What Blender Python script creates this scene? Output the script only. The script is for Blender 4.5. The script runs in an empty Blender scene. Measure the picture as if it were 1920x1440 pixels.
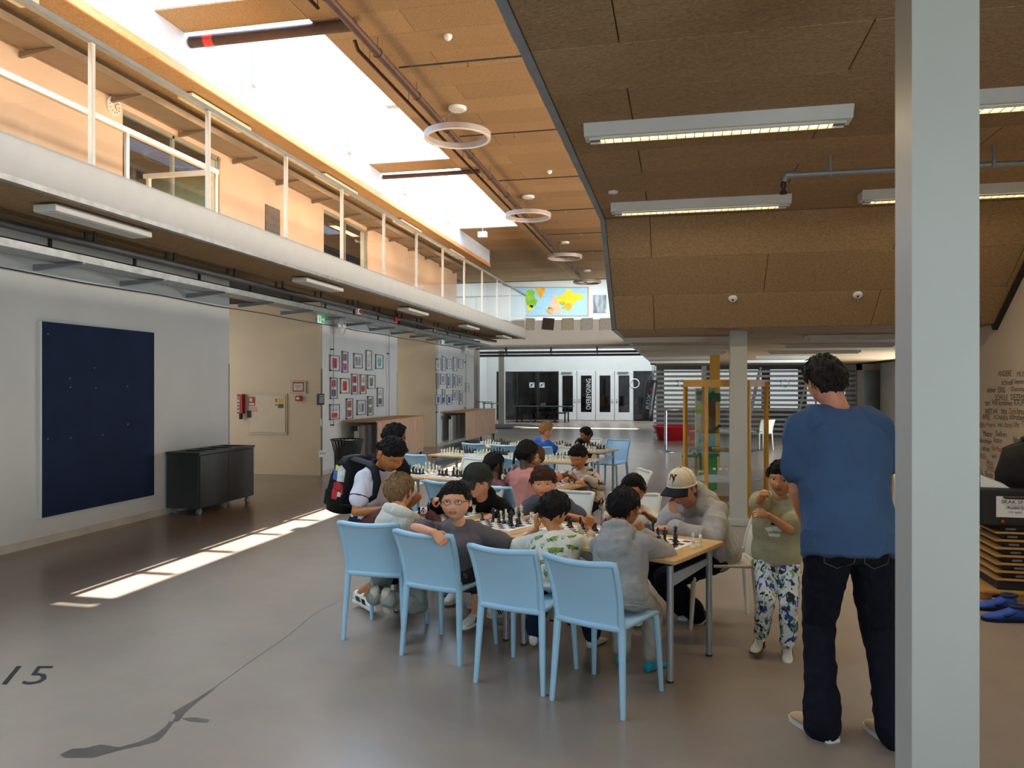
import bpy, bmesh, math, random
import numpy as np
from mathutils import Vector, Matrix, noise
from mathutils.bvhtree import BVHTree
random.seed(7)
SC = bpy.context.scene
COL = SC.collection
PI = math.pi
# ------------------------------------------------------------------ camera
F = 1440.0; HZ = 725.0; H = 1.70; YAW = math.radians(12.34)
SN, CS = math.sin(YAW), math.cos(YAW)
cam = bpy.data.cameras.new('camera'); camo = bpy.data.objects.new('camera', cam); COL.objects.link(camo)
cam.sensor_width = 36; cam.lens = 27; cam.shift_y = 5/1920; cam.clip_start = .05; cam.clip_end = 300
camo.location = (0, 0, H); camo.rotation_euler = (PI/2, 0, YAW)
SC.camera = camo
# ------------------------------------------------------------------ view, world, sun, daylight
SC.view_settings.view_transform = 'Standard'; SC.view_settings.look = 'None'
SC.view_settings.gamma = 1; SC.view_settings.use_curve_mapping = False
SC.view_settings.exposure = 0.66
SC.cycles.max_bounces = 5; SC.cycles.diffuse_bounces = 3; SC.cycles.glossy_bounces = 3; SC.cycles.transmission_bounces = 4; SC.cycles.transparent_max_bounces = 12; SC.cycles.caustics_reflective = False; SC.cycles.caustics_refractive = False; SC.cycles.use_adaptive_sampling = True; SC.cycles.adaptive_threshold = .03
W = bpy.data.worlds.new('sky'); SC.world = W; W.use_nodes = True
bg = W.node_tree.nodes['Background']; bg.inputs[0].default_value = (.84, .93, 1.0, 1); bg.inputs[1].default_value = .38
sl = bpy.data.lights.new('sun', 'SUN'); sl.energy = 16; sl.angle = .009; sl.color = (1, .95, .84)
so = bpy.data.objects.new('sun', sl); COL.objects.link(so)
SUND = Vector((.058, -.605, -1.0))
so.rotation_euler = SUND.to_track_quat('-Z', 'Y').to_euler(); so.location = (-5, 14, 12)
XW_ = -6.7
def area(name, loc, size, energy, color, rot=(0, 0, 0)):
    l = bpy.data.lights.new(name, 'AREA'); l.shape = 'RECTANGLE'; l.size, l.size_y = size; l.energy = energy; l.color = color
    o = bpy.data.objects.new(name, l); COL.objects.link(o); o.location = loc; o.rotation_euler = rot
    return o
for i, (y0, y1) in enumerate(((-4, 8.34), (8.95, 15.07), (15.74, 21.8))):
    area('skylight_daylight', (-5.66, (y0+y1)/2, 8.15), (1.3, y1-y0-.1), 42*(y1-y0), (.70, .86, 1.0))
area('upper_fill_light', (5.8, 13, 4.32), (.95, 24), 1500, (1.0, .85, .70), (0, math.radians(90), 0))  # added fill for the hall ceiling and upstairs wall; no window here
for y in (12.05, 19.15): area('passage_fill_light', (XW_-3.7, y, 1.9), (2.2, 2.6), 28, (1.0, .95, .88), (0, math.radians(-90), 0))  # added fill in front of each closed passage end
area('side_fill_light', (3.3, -3.4, 1.8), (2.6, 8), 250, (.80, .92, 1.0), (0, math.radians(90), 0))  # unseen fill behind the view, added to light the left wall cool
area('far_side_fill_light', (5.8, 18.6, 1.35), (1.9, 5), 300, (.80, .92, 1.0), (0, math.radians(90), 0))  # unseen fill under the low slab, added for the far left walls
area('clerestory_daylight', (-2.5, 35.3, 7.3), (9, 2.2), 420, (.86, .94, 1.0))
# ------------------------------------------------------------------ pixel <-> place helpers
def ray(px, py):
    a = (px-960)/F; b = (HZ-py)/F
    return Vector((-SN+CS*a, CS+SN*a, b))
def atd(px, py, d): return Vector((0, 0, H))+ray(px, py)*d
def onX(px, py, X): r = ray(px, py); return Vector((0, 0, H))+r*(X/r.x)
def onY(px, py, Y): r = ray(px, py); return Vector((0, 0, H))+r*(Y/r.y)
def onZ(px, py, z): r = ray(px, py); return Vector((0, 0, H))+r*((z-H)/r.z)
def V(*a): return Vector(a)
# ------------------------------------------------------------------ materials
def lin(c):
    if isinstance(c, str):
        c = tuple(int(c[i:i+2], 16)/255 for i in (0, 2, 4))
    return tuple(x/12.92 if x <= .04045 else ((x+.055)/1.055)**2.4 for x in c)
MATS = {}
def mat(name, col, rough=.6, metal=0., var=.06, scale=6., bump=0., bscale=60., emit=None, es=0., stretch=(1, 1, 1), spec=.5, trans=0., alpha=1., coat=0., sub=0., coords='Object'):
    if name in MATS: return MATS[name]
    m = bpy.data.materials.new(name); m.use_nodes = True; nt = m.node_tree; b = nt.nodes['Principled BSDF']
    c = lin(col); MATS[name] = m
    b.inputs['Roughness'].default_value = rough; b.inputs['Metallic'].default_value = metal
    b.inputs['Specular IOR Level'].default_value = spec
    if trans: b.inputs['Transmission Weight'].default_value = trans
    if alpha < 1: b.inputs['Alpha'].default_value = alpha
    if coat: b.inputs['Coat Weight'].default_value = coat; b.inputs['Coat Roughness'].default_value = .12
    if sub: b.inputs['Subsurface Weight'].default_value = sub; b.inputs['Subsurface Radius'].default_value = (.012, .005, .003); b.inputs['Subsurface Scale'].default_value = 1
    tc = nt.nodes.new('ShaderNodeTexCoord'); mp = nt.nodes.new('ShaderNodeMapping'); mp.inputs['Scale'].default_value = stretch
    nt.links.new(tc.outputs[coords], mp.inputs[0])
    nz = nt.nodes.new('ShaderNodeTexNoise'); nz.inputs['Scale'].default_value = scale; nz.inputs['Detail'].default_value = 4
    nt.links.new(mp.outputs[0], nz.inputs['Vector'])
    rp = nt.nodes.new('ShaderNodeValToRGB')
    lo = [max(0, x*(1-var*1.6)) for x in c]; hi = [min(1, x*(1+var*1.6)) for x in c]
    rp.color_ramp.elements[0].color = (*lo, 1); rp.color_ramp.elements[0].position = .3
    rp.color_ramp.elements[1].color = (*hi, 1); rp.color_ramp.elements[1].position = .7
    nt.links.new(nz.outputs[0], rp.inputs[0]); nt.links.new(rp.outputs[0], b.inputs['Base Color'])
    if bump:
        n2 = nt.nodes.new('ShaderNodeTexNoise'); n2.inputs['Scale'].default_value = bscale; n2.inputs['Detail'].default_value = 5
        nt.links.new(mp.outputs[0], n2.inputs['Vector'])
        bp = nt.nodes.new('ShaderNodeBump'); bp.inputs['Strength'].default_value = bump; bp.inputs['Distance'].default_value = .01
        nt.links.new(n2.outputs[0], bp.inputs['Height']); nt.links.new(bp.outputs[0], b.inputs['Normal'])
    if emit:
        b.inputs['Emission Color'].default_value = (*lin(emit), 1); b.inputs['Emission Strength'].default_value = es
    return m
def woodwool(name, c0, c1, stretch):
    m = bpy.data.materials.new(name); m.use_nodes = True; nt = m.node_tree; b = nt.nodes['Principled BSDF']; MATS[name] = m
    b.inputs['Roughness'].default_value = .92; b.inputs['Specular IOR Level'].default_value = .15
    tc = nt.nodes.new('ShaderNodeTexCoord'); mp = nt.nodes.new('ShaderNodeMapping'); mp.inputs['Scale'].default_value = stretch
    geo = nt.nodes.new('ShaderNodeObjectInfo')
    va = nt.nodes.new('ShaderNodeVectorMath'); va.operation = 'ADD'
    nt.links.new(tc.outputs['Object'], mp.inputs[0]); nt.links.new(mp.outputs[0], va.inputs[0]); nt.links.new(geo.outputs['Location'], va.inputs[1])
    n = nt.nodes.new('ShaderNodeTexNoise'); n.inputs['Scale'].default_value = 34; n.inputs['Detail'].default_value = 6; n.inputs['Roughness'].default_value = .72; n.inputs['Distortion'].default_value = .8
    nt.links.new(va.outputs[0], n.inputs['Vector'])
    rp = nt.nodes.new('ShaderNodeValToRGB'); rp.color_ramp.elements[0].position = .34; rp.color_ramp.elements[1].position = .62
    rp.color_ramp.elements[0].color = (*lin(c0), 1); rp.color_ramp.elements[1].color = (*lin(c1), 1)
    nt.links.new(n.outputs[0], rp.inputs[0])
    hs = nt.nodes.new('ShaderNodeHueSaturation')
    mr = nt.nodes.new('ShaderNodeMapRange'); mr.inputs['To Min'].default_value = .9; mr.inputs['To Max'].default_value = 1.1
    nt.links.new(geo.outputs['Random'], mr.inputs['Value']); nt.links.new(mr.outputs[0], hs.inputs['Value'])
    nt.links.new(rp.outputs[0], hs.inputs['Color']); nt.links.new(hs.outputs[0], b.inputs['Base Color'])
    bp = nt.nodes.new('ShaderNodeBump'); bp.inputs['Strength'].default_value = .5; bp.inputs['Distance'].default_value = .008
    nt.links.new(n.outputs[0], bp.inputs['Height']); nt.links.new(bp.outputs[0], b.inputs['Normal'])
    return m
def wood(name, c0, c1, rough=.45, stretch=(1, 14, 14), scale=3.):
    m = mat(name, c0, rough)
    nt = m.node_tree
    for n in nt.nodes:
        if n.type == 'MAPPING': n.inputs['Scale'].default_value = stretch
        if n.type == 'TEX_NOISE': n.inputs['Scale'].default_value = scale; n.inputs['Distortion'].default_value = .6
        if n.type == 'VALTORGB':
            n.color_ramp.elements[0].color = (*lin(c1), 1); n.color_ramp.elements[1].color = (*lin(c0), 1)
    return m
def glass(name, col, alpha=.12, rough=.03):
    """thin pane: mostly see-through, a clear reflection on top"""
    m = bpy.data.materials.new(name); m.use_nodes = True; nt = m.node_tree; MATS[name] = m
    out = nt.nodes['Material Output']; nt.nodes.remove(nt.nodes['Principled BSDF'])
    tr = nt.nodes.new('ShaderNodeBsdfTransparent'); tr.inputs[0].default_value = (*[1-(1-x)*alpha*2 for x in lin(col)], 1)
    gl = nt.nodes.new('ShaderNodeBsdfGlossy'); gl.inputs['Roughness'].default_value = rough
    nz = nt.nodes.new('ShaderNodeTexNoise'); nz.inputs['Scale'].default_value = 3
    fr = nt.nodes.new('ShaderNodeFresnel'); ge = nt.nodes.new('ShaderNodeNewGeometry')
    io = nt.nodes.new('ShaderNodeMapRange'); io.inputs['To Min'].default_value = 1.45; io.inputs['To Max'].default_value = 1/1.45
    nt.links.new(ge.outputs['Backfacing'], io.inputs['Value']); nt.links.new(io.outputs[0], fr.inputs[0])
    ad = nt.nodes.new('ShaderNodeMath'); ad.operation = 'MULTIPLY_ADD'; ad.inputs[1].default_value = alpha*.3
    nt.links.new(nz.outputs[0], ad.inputs[0]); nt.links.new(fr.outputs[0], ad.inputs[2])
    mx = nt.nodes.new('ShaderNodeMixShader'); nt.links.new(ad.outputs[0], mx.inputs[0]); nt.links.new(tr.outputs[0], mx.inputs[1]); nt.links.new(gl.outputs[0], mx.inputs[2])
    nt.links.new(mx.outputs[0], out.inputs[0])
    return m
# ------------------------------------------------------------------ mesh builder
class MB:
    def __init__(s): s.v = []; s.f = []; s.mi = []; s.sm = []
    def add(s, vs, fs, mi=0, smooth=False):
        o = len(s.v); s.v += [tuple(p) for p in vs]; s.f += [tuple(i+o for i in f) for f in fs]
        s.mi += [mi]*len(fs); s.sm += [smooth]*len(fs); return s
    def box(s, x0, x1, y0, y1, z0, z1, mi=0):
        x0, x1 = sorted((x0, x1)); y0, y1 = sorted((y0, y1)); z0, z1 = sorted((z0, z1))
        return s.add([(x0, y0, z0), (x1, y0, z0), (x1, y1, z0), (x0, y1, z0), (x0, y0, z1), (x1, y0, z1), (x1, y1, z1), (x0, y1, z1)],
                     [(3, 2, 1, 0), (4, 5, 6, 7), (0, 1, 5, 4), (1, 2, 6, 5), (2, 3, 7, 6), (3, 0, 4, 7)], mi)
    def obox(s, c, size, M=None, mi=0):
        """box centred at c, axes from the 3x3 matrix M"""
        M = M or Matrix.Identity(3); c = Vector(c); hx, hy, hz = [q/2 for q in size]
        vs = [c+M@Vector((x*hx, y*hy, z*hz)) for z in (-1, 1) for x, y in ((-1, -1), (1, -1), (1, 1), (-1, 1))]
        return s.add(vs, [(3, 2, 1, 0), (4, 5, 6, 7), (0, 1, 5, 4), (1, 2, 6, 5), (2, 3, 7, 6), (3, 0, 4, 7)], mi)
    def rbox(s, x0, x1, y0, y1, z0, z1, r=.01, mi=0):
        """box with chamfered vertical and horizontal edges"""
        bm = bmesh.new(); bmesh.ops.create_cube(bm, size=1)
        for v in bm.verts: v.co = ((x0+x1)/2+v.co.x*(x1-x0), (y0+y1)/2+v.co.y*(y1-y0), (z0+z1)/2+v.co.z*(z1-z0))
        bmesh.ops.bevel(bm, geom=bm.edges[:], offset=r, segments=2, affect='EDGES', profile=.5)
        bm.verts.ensure_lookup_table(); bm.verts.index_update()
        s.add([v.co[:] for v in bm.verts], [[v.index for v in f.verts] for f in bm.faces], mi); bm.free(); return s
    def tube(s, path, rad, seg=10, mi=0, cap=True, smooth=True, ref=None):
        path = [Vector(p) for p in path]; n = len(path)
        rad = list(rad) if hasattr(rad, '__len__') else [rad]*n
        vs = []; pr = None
        for i, p in enumerate(path):
            t = (path[min(i+1, n-1)]-path[max(i-1, 0)]).normalized()
            if pr is None:
                a = Vector(ref) if ref else (Vector((0, 0, 1)) if abs(t.z) < .9 else Vector((1, 0, 0)))
                u = (a-t*a.dot(t)).normalized()
            else:
                u = (pr-t*pr.dot(t)).normalized()
            pr = u; w = t.cross(u); r = rad[i]; ru, rw = r if hasattr(r, '__len__') else (r, r)
            for k in range(seg):
                a = 2*PI*k/seg; vs.append(p+u*(math.cos(a)*ru)+w*(math.sin(a)*rw))
        fs = []
        for i in range(n-1):
            for k in range(seg):
                k2 = (k+1) % seg; fs.append((i*seg+k, i*seg+k2, (i+1)*seg+k2, (i+1)*seg+k))
        s.add(vs, fs, mi, smooth)
        if cap:
            s.add(vs[:seg], [tuple(reversed(range(seg)))], mi, False); s.add(vs[-seg:], [tuple(range(seg))], mi, False)
        return s
    def cyl(s, p0, p1, r, r1=None, seg=12, mi=0, cap=True): return s.tube([p0, p1], [r, r if r1 is None else r1], seg, mi, cap)
    def lathe(s, prof, c=(0, 0, 0), seg=16, mi=0, smooth=True, M=None):
        c = Vector(c); n = len(prof); vs = []
        for r, z in prof:
            for k in range(seg):
                a = 2*PI*k/seg; p = Vector((r*math.cos(a), r*math.sin(a), z)); vs.append(c+(M@p if M else p))
        fs = [(i*seg+k, i*seg+(k+1) % seg, (i+1)*seg+(k+1) % seg, (i+1)*seg+k) for i in range(n-1) for k in range(seg)]
        s.add(vs, fs, mi, smooth)
        s.add(vs[:seg], [tuple(reversed(range(seg)))], mi); s.add(vs[-seg:], [tuple(range(seg))], mi); return s
    def ell(s, c, r, M=None, seg=16, rings=10, mi=0):
        c = Vector(c); vs = []; fs = []
        for i in range(rings+1):
            t = PI*i/rings
            for k in range(seg):
                a = 2*PI*k/seg; p = Vector((r[0]*math.sin(t)*math.cos(a), r[1]*math.sin(t)*math.sin(a), -r[2]*math.cos(t)))
                vs.append(c+(M@p if M else p))
        for i in range(rings):
            for k in range(seg):
                fs.append((i*seg+k, i*seg+(k+1) % seg, (i+1)*seg+(k+1) % seg, (i+1)*seg+k))
        return s.add(vs, fs, mi, True)
    def prism(s, poly, ext, mi=0):
        """poly: 3D points of one planar outline, ext: extrusion vector"""
        n = len(poly); a = [Vector(p) for p in poly]; b = [p+Vector(ext) for p in a]
        return s.add(a+b, [tuple(reversed(range(n))), tuple(range(n, 2*n))]+[(i, (i+1) % n, n+(i+1) % n, n+i) for i in range(n)], mi)
    def torus(s, c, R, r, M=None, seg=40, rs=10, mi=0, rz=None):
        c = Vector(c); vs = []; rz = rz or r
        for i in range(seg):
            a = 2*PI*i/seg
            for k in range(rs):
                b = 2*PI*k/rs; q = R+r*math.cos(b); p = Vector((q*math.cos(a), q*math.sin(a), rz*math.sin(b))); vs.append(c+(M@p if M else p))
        fs = [(i*rs+k, ((i+1) % seg)*rs+k, ((i+1) % seg)*rs+(k+1) % rs, i*rs+(k+1) % rs) for i in range(seg) for k in range(rs)]
        return s.add(vs, fs, mi, True)
    def mesh(s, name, mats, M=None):
        me = bpy.data.meshes.new(name)
        vs = [M@Vector(p) for p in s.v] if M else s.v
        me.from_pydata(vs, [], s.f)
        for m in (mats if isinstance(mats, (list, tuple)) else [mats]): me.materials.append(m)
        me.polygons.foreach_set('material_index', s.mi); me.polygons.foreach_set('use_smooth', s.sm)
        me.update(); return me
    def build(s, name, mats, parent=None, kind=None, label=None, cat=None, group=None):
        return link(name, s.mesh(name, mats, PMI.get(parent.name) if parent else None), parent, kind, label, cat, group)
PMI = {}   # inverse world matrix of each parent, so parts can be given in world space
def link(name, me, parent=None, kind=None, label=None, cat=None, group=None):
    o = bpy.data.objects.new(name, me); COL.objects.link(o)
    if parent: o.parent = parent; PMI[o.name] = PMI.get(parent.name, Matrix.Identity(4))
    else: PMI[o.name] = Matrix.Identity(4)
    if kind: o['kind'] = kind
    if label: o['label'] = label
    if cat: o['category'] = cat
    if group: o['group'] = group
    return o
def thing(name, label, cat, loc=(0, 0, 0), rz=0., group=None, kind=None):
    o = bpy.data.objects.new(name, None); COL.objects.link(o); o.empty_display_size = .1
    o.location = loc; o.rotation_euler = (0, 0, rz); PMI[o.name] = (Matrix.Translation(loc)@Matrix.Rotation(rz, 4, 'Z')).inverted()
    if label: o['label'] = label
    if cat: o['category'] = cat
    if group: o['group'] = group
    if kind: o['kind'] = kind
    return o
def copy_thing(src, loc, rz, label=None, group=None, mats=None):
    def cp(o, par):
        c = o.copy(); COL.objects.link(c)
        if par: c.parent = par
        for ch in o.children: cp(ch, c)
        return c
    c = cp(src, None); c.location = loc; c.rotation_euler = (0, 0, rz)
    if label: c['label'] = label
    if group: c['group'] = group
    return c
# ------------------------------------------------------------------ lettering, made once: name -> (verts, faces), origin bottom left
_txt = {}
def make_texts(items):
    obs = []
    for key, s in items.items():
        cu = bpy.data.curves.new('t', 'FONT'); cu.body = s; cu.size = 1; cu.resolution_u = 2
        o = bpy.data.objects.new('t', cu); COL.objects.link(o); obs.append((key, o, cu))
    dg = bpy.context.evaluated_depsgraph_get()
    for key, o, cu in obs:
        me = bpy.data.meshes.new_from_object(o.evaluated_get(dg))
        vs = [v.co[:] for v in me.vertices]; fs = [tuple(p.vertices) for p in me.polygons]
        if vs:
            x0 = min(v[0] for v in vs); x1 = max(v[0] for v in vs); y0 = min(v[1] for v in vs); y1 = max(v[1] for v in vs)
            _txt[key] = ([((x-x0), (y-y0)) for x, y, z in vs], fs, x1-x0, y1-y0)
        bpy.data.meshes.remove(me); bpy.data.objects.remove(o); bpy.data.curves.remove(cu)
WORDS = ['ANDERE', 'MÜSSEN', 'schnell', 'September', 'immer', 'EINS', 'Dienstag', 'SCHULE', 'DEZEMBER', 'tun', 'WIR', 'kommen', 'KAUFEN', 'WEIT', 'juli', 'neu', 'Zehn', 'brauchen', 'APRIL', 'KÖNNEN',
         'schreiben', 'GERN', 'August,', 'viel,', 'dann', 'Uhr', 'Tag', 'Mutter', 'Sieben', 'November', 'kann', 'fahren', 'dürfen', 'sehen', 'WANN', 'Aus', 'SPIEL', 'und', 'Ende']
make_texts({**{w: w for w in WORDS}, '15': '15', 'OVERBYGNING': 'OVERBYGNING', 'SKAK SFO': 'SKAK SFO', 'Kasse 2': 'Kasse 2', '10 spil': '10 spil',
            'NY': 'NY', '0001': '0001', '0004': '0004', '007': '007', '0020': '0020', 'RDX': 'RDX', 'N': 'N', 'Y': 'Y', 'A': 'A', 'xx': 'I DINO', 'RAWR': 'I RAWR'})
def text_on(mb, key, origin, right, up, height, mi=0, width=None, lift=None, shear=0.):
    """flat lettering laid on a surface; origin is the lower left corner"""
    vs, fs, w, h = _txt[key]; s = height/h; sx = (width/w) if width else s
    o = Vector(origin); r = Vector(right).normalized(); u = Vector(up).normalized(); n = r.cross(u)*(lift or .002)
    mb.add([o+n+r*(x*sx+shear*y*s)+u*(y*s) for x, y in vs], fs, mi)
# ================================================================== THE SETTING
XW, XB, XU, XE = -6.70, -5.10, -7.50, -.807      # left wall, balcony edge, upstairs wall, edge of the low slab
ZS, ZL, ZC = 3.43, 2.39, 6.35                     # slab soffit, low soffit, hall ceiling
white = mat('white_wall_paint', 'dfe3e2', .75, var=.025, scale=1.2, bump=.05, bscale=120)
trimw = mat('white_lacquer', 'e6e9ea', .4, var=.02)
beige = mat('beige_wall_paint', 'dccbb2', .75, var=.03, scale=1.1, bump=.05, bscale=120)
cream = mat('upper_wall_warm_light_tint', 'dfc2a8', .75, var=.04, scale=1.5)  # upstairs wall: the warm bounced light is put into its colour
wwool = woodwool('wood_wool_panel', '786248', 'c0a27c', (1.2, 5.5, 5.5))
joint = mat('dark_joint', '2a2018', .95)
steel = mat('galvanised_steel', '9aa3a8', .38, .9, var=.12, scale=9)
steel2 = mat('grey_painted_steel', '8d9499', .45, .3, var=.06)
dpipe = mat('dark_grey_pipe', '4a4d50', .5, .4, var=.1)
rust = mat('red_brown_painted_pipe', '4c3428', .55, .1, var=.1)
whitelamp = mat('lamp_housing_white', 'd9dcd8', .5, var=.02)
skirt = mat('skirting_paint', 'd3cdbf', .55, var=.06, scale=4)
darkglass = glass('dark_tinted_glass', '2c3436', .42, .04)
clearglass = glass('clear_glass', 'dfeae6', .06, .02)
black = mat('matt_black', '141516', .55, var=.1)
# ---- floor
def floor_mat():
    m = mat('polished_concrete', '95826f', .3, var=.05, scale=.8)
    nt = m.node_tree; b = nt.nodes['Principled BSDF']; b.inputs['Specular IOR Level'].default_value = .55
    n = nt.nodes.new('ShaderNodeTexNoise'); n.inputs['Scale'].default_value = 2.2; n.inputs['Detail'].default_value = 8; n.inputs['Roughness'].default_value = .65
    tc = nt.nodes.new('ShaderNodeTexCoord'); nt.links.new(tc.outputs['Object'], n.inputs['Vector'])
    r = nt.nodes.new('ShaderNodeMapRange'); r.inputs['From Min'].default_value = .3; r.inputs['From Max'].default_value = .7; r.inputs['To Min'].default_value = .24; r.inputs['To Max'].default_value = .32
    b.inputs['Roughness'].default_value = .27
    n2 = nt.nodes.new('ShaderNodeTexNoise'); n2.inputs['Scale'].default_value = 4.5; n2.inputs['Detail'].default_value = 10; n2.inputs['Roughness'].default_value = .7
    nt.links.new(tc.outputs['Object'], n2.inputs['Vector'])
    rp = [x for x in nt.nodes if x.type == 'VALTORGB'][0]
    mx = nt.nodes.new('ShaderNodeMix'); mx.data_type = 'RGBA'; mx.blend_type = 'OVERLAY'; mx.inputs[0].default_value = .13
    nt.links.new(rp.outputs[0], mx.inputs[6]); nt.links.new(n2.outputs[1], mx.inputs[7])
    hs = nt.nodes.new('ShaderNodeHueSaturation'); hs.inputs['Saturation'].default_value = .75; nt.links.new(mx.outputs[2], hs.inputs['Color'])
    nt.links.new(hs.outputs[0], b.inputs['Base Color'])
    return m
fl = MB().box(-13, 8, -7, 44, -.2, 0).build('floor', floor_mat(), kind='structure', label='polished grey-brown concrete floor of the hall')
ink = mat('floor_number_black', '121213', .6)
t = MB(); a = onZ(2, 1284, 0); e = onZ(92, 1284, 0); r = (e-a); n = V(-r.y, r.x, 0).normalized()
text_on(t, '15', (a.x, a.y, 0), r, onZ(60, 1262, 0)-onZ(36, 1284, 0), .30, width=r.length*.86, lift=.001, shear=-.12)
t.build('number_lettering', ink, fl, label='black number 15 painted on the floor')
stainm = mat('floor_stain', '5a5148', .35, var=.12, scale=9); crackm = mat('floor_crack', '655a4f', .6)
def floor_poly(mb, pts, lift=.0008): mb.add([(*onZ(x, y, 0).xy, lift) for x, y in pts], [tuple(range(len(pts)))])
t = MB()
for pts in ([(112, 1415), (135, 1404), (160, 1403), (190, 1396), (225, 1402), (205, 1412), (175, 1421), (120, 1421)],
            [(205, 1412), (225, 1401), (262, 1391), (293, 1376), (312, 1360), (318, 1352), (326, 1354), (312, 1374), (296, 1390), (262, 1399), (236, 1404)],
            [(322, 1337), (340, 1326), (362, 1314), (398, 1291), (402, 1293), (368, 1318), (346, 1338), (336, 1352), (323, 1354), (330, 1341)],
            [(340, 1347), (366, 1345), (394, 1350), (388, 1355), (356, 1353)]):
    floor_poly(t, pts[::-1])
t.build('stain', stainm, fl)
t = MB(); cr = [(398, 1292), (470, 1240), (540, 1192), (590, 1150), (640, 1125), (700, 1090)]
for (x0, y0), (x1, y1) in zip(cr, cr[1:]):
    p, q = onZ(x0, y0, 0), onZ(x1, y1, 0); w = V(-(q-p).y, (q-p).x, 0).normalized()*.004
    t.add([(*(p-w).xy, .0007), (*(p+w).xy, .0007), (*(q+w).xy, .0007), (*(q-w).xy, .0007)], [(3, 2, 1, 0)])
t.build('crack', crackm, fl)
# ---- left side, ground floor: three wall blocks with two passages between them
BL = ((-7, 10.5), (13.6, 17.6), (20.7, 24.7))
for y0, y1 in BL:
    w = MB().box(XW-1.9, XW, y0, y1, 0, 3.32).build('wall_left', [white], kind='structure')
    MB().box(XW-.001, XW+.012, max(y0, 2), y1-.02, 0, .085).build('baseboard_left', skirt, kind='structure')
for i, y in enumerate((13.6, 20.7)):      # beige end walls that face down the hall
    MB().box(XW-4, XW-.02, y-.03, y+.0, 0, 3.32).build('wall_passage', beige, kind='structure')
    MB().box(XW-4, XW-.02, y-.045, y-.029, 0, .07).build('baseboard_passage', beige, kind='structure')
    MB().box(XW-4.2, XW-4, y-3.2, y, 0, 3.32).build('wall_passage_end', beige, kind='structure')
for y in (10.49, 13.6, 17.59, 20.7):
    MB().box(XW-.03, XW+.004, y-.012, y+.012, 0, 2.05).build('trim_corner', steel2, kind='structure')
MB().box(-9.9, -9.8, 24, 38.6, 0, 7.6).build('wall_left_far', white, kind='structure')
MB().box(XW-3, XW-1.9, 24.6, 24.7, 0, 3.3).build('wall_left_return', white, kind='structure')
# ---- balcony slab and its soffit panels
bal = MB().box(-9.9, XB-.02, -7, 25.4, 3.335, 3.655).build('balcony_slab', joint, kind='structure')
fas = mat('fascia_white', 'b4bbbf', .45, var=.02)
MB().box(XB-.02, XB, -7, 25.42, 3.345, 3.67).build('fascia_board', fas, bal)
MB().box(-9.9, XB, 25.4, 25.42, 3.345, 3.67).build('fascia_end_board', fas, bal)
MB().box(XB-.06, XB+.006, -7, 25.43, 3.30, 3.346).build('edge_profile', steel, bal)
_pm = {}
def panel(sx, sy, m, th=.02):
    k = (round(sx, 3), round(sy, 3), m.name)
    if k not in _pm:
        c = .004; hx, hy = sx/2-.0025, sy/2-.0025
        b = MB(); b.add([(-hx, -hy, th), (hx, -hy, th), (hx, hy, th), (-hx, hy, th), (-hx, -hy, c), (hx, -hy, c), (hx, hy, c), (-hx, hy, c),
                         (-hx+c, -hy+c, 0), (hx-c, -hy+c, 0), (hx-c, hy-c, 0), (-hx+c, hy-c, 0)],
                        [(0, 1, 2, 3), (0, 4, 5, 1), (1, 5, 6, 2), (2, 6, 7, 3), (3, 7, 4, 0), (4, 8, 9, 5), (5, 9, 10, 6), (6, 10, 11, 7), (7, 11, 8, 4), (11, 10, 9, 8)])
        _pm[k] = b.mesh('panel', m)
    return _pm[k]
def panels(parent, x0, x1, y0, y1, z, row, ln, start, m=wwool, odd=.5, rot=0., origin=None, along='x'):
    """rows of boards; the lower face lies at z. rows step along y, boards run along x (or the other way round)"""
    if along == 'y': a0, a1, b0, b1 = y0, y1, x0, x1
    else: a0, a1, b0, b1 = x0, x1, y0, y1
    k = 0; b = b0
    while b < b1-.02:
        be = min(b+row, b1); a = start+(k % 2)*ln*odd
        while a > a0: a -= ln
        while a < a1-.01:
            s, e = max(a, a0), min(a+ln, a1)
            if e-s > .03:
                if along == 'y': me = panel(be-b, e-s, m); c = V((b+be)/2, (s+e)/2, z)
                else: me = panel(e-s, be-b, m); c = V((s+e)/2, (b+be)/2, z)
                o = link('panel', me, parent)
                if rot: o.rotation_euler = (rot, 0, 0); o.location = Vector(origin)+Matrix.Rotation(rot, 3, 'X')@(c-V(0, 0, z))+V(0, 0, 0)
                else: o.location = c
            a += ln
        b = be; k += 1
panels(bal, XW+.0, XB-.06, 2.4, 25.4, 3.315, .8, 2.4, 2.4, along='y')
# ---- upstairs: wall, soffit, wood edge
wu = MB()
OPEN = ((9.19, 11.5), (15.3, 17.7))
ys = [-7, OPEN[0][0], OPEN[0][1], OPEN[1][0], OPEN[1][1], 25.4]
for i in (0, 2, 4): wu.box(XU-.2, XU, ys[i], ys[i+1], 3.655, 5.86)
for a, b in OPEN: wu.box(XU-.2, XU, a, b, 5.53, 5.86)
wu.build('wall_upper_left', cream, kind='structure')
for i, (a, b) in enumerate(OPEN):
    w = thing(f'window_{i+1}', None, None, (XU, a, 3.655), kind='structure')
    fr = MB()
    for yy in (a, (a+b)/2, b): fr.box(XU-.1, XU-.05, yy-.025, yy+.025, 3.66, 5.53)
    fr.box(XU-.1, XU-.05, a, b, 5.48, 5.53); fr.build('window_frame', mat('window_frame_grey', '8c8f86', .5), w)
    for s, e in ((a+.025, (a+b)/2-.025), ((a+b)/2+.025, b-.025)): MB().box(XU-.078, XU-.07, s, e, 3.66, 5.48).build('pane', clearglass, w)
for y in (10.3, 16.5):
    area('classroom_lamp_light', (XU-1.6, y, 5.8), (1.2, 1.2), 150, (.95, 1.0, .85))
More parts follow.
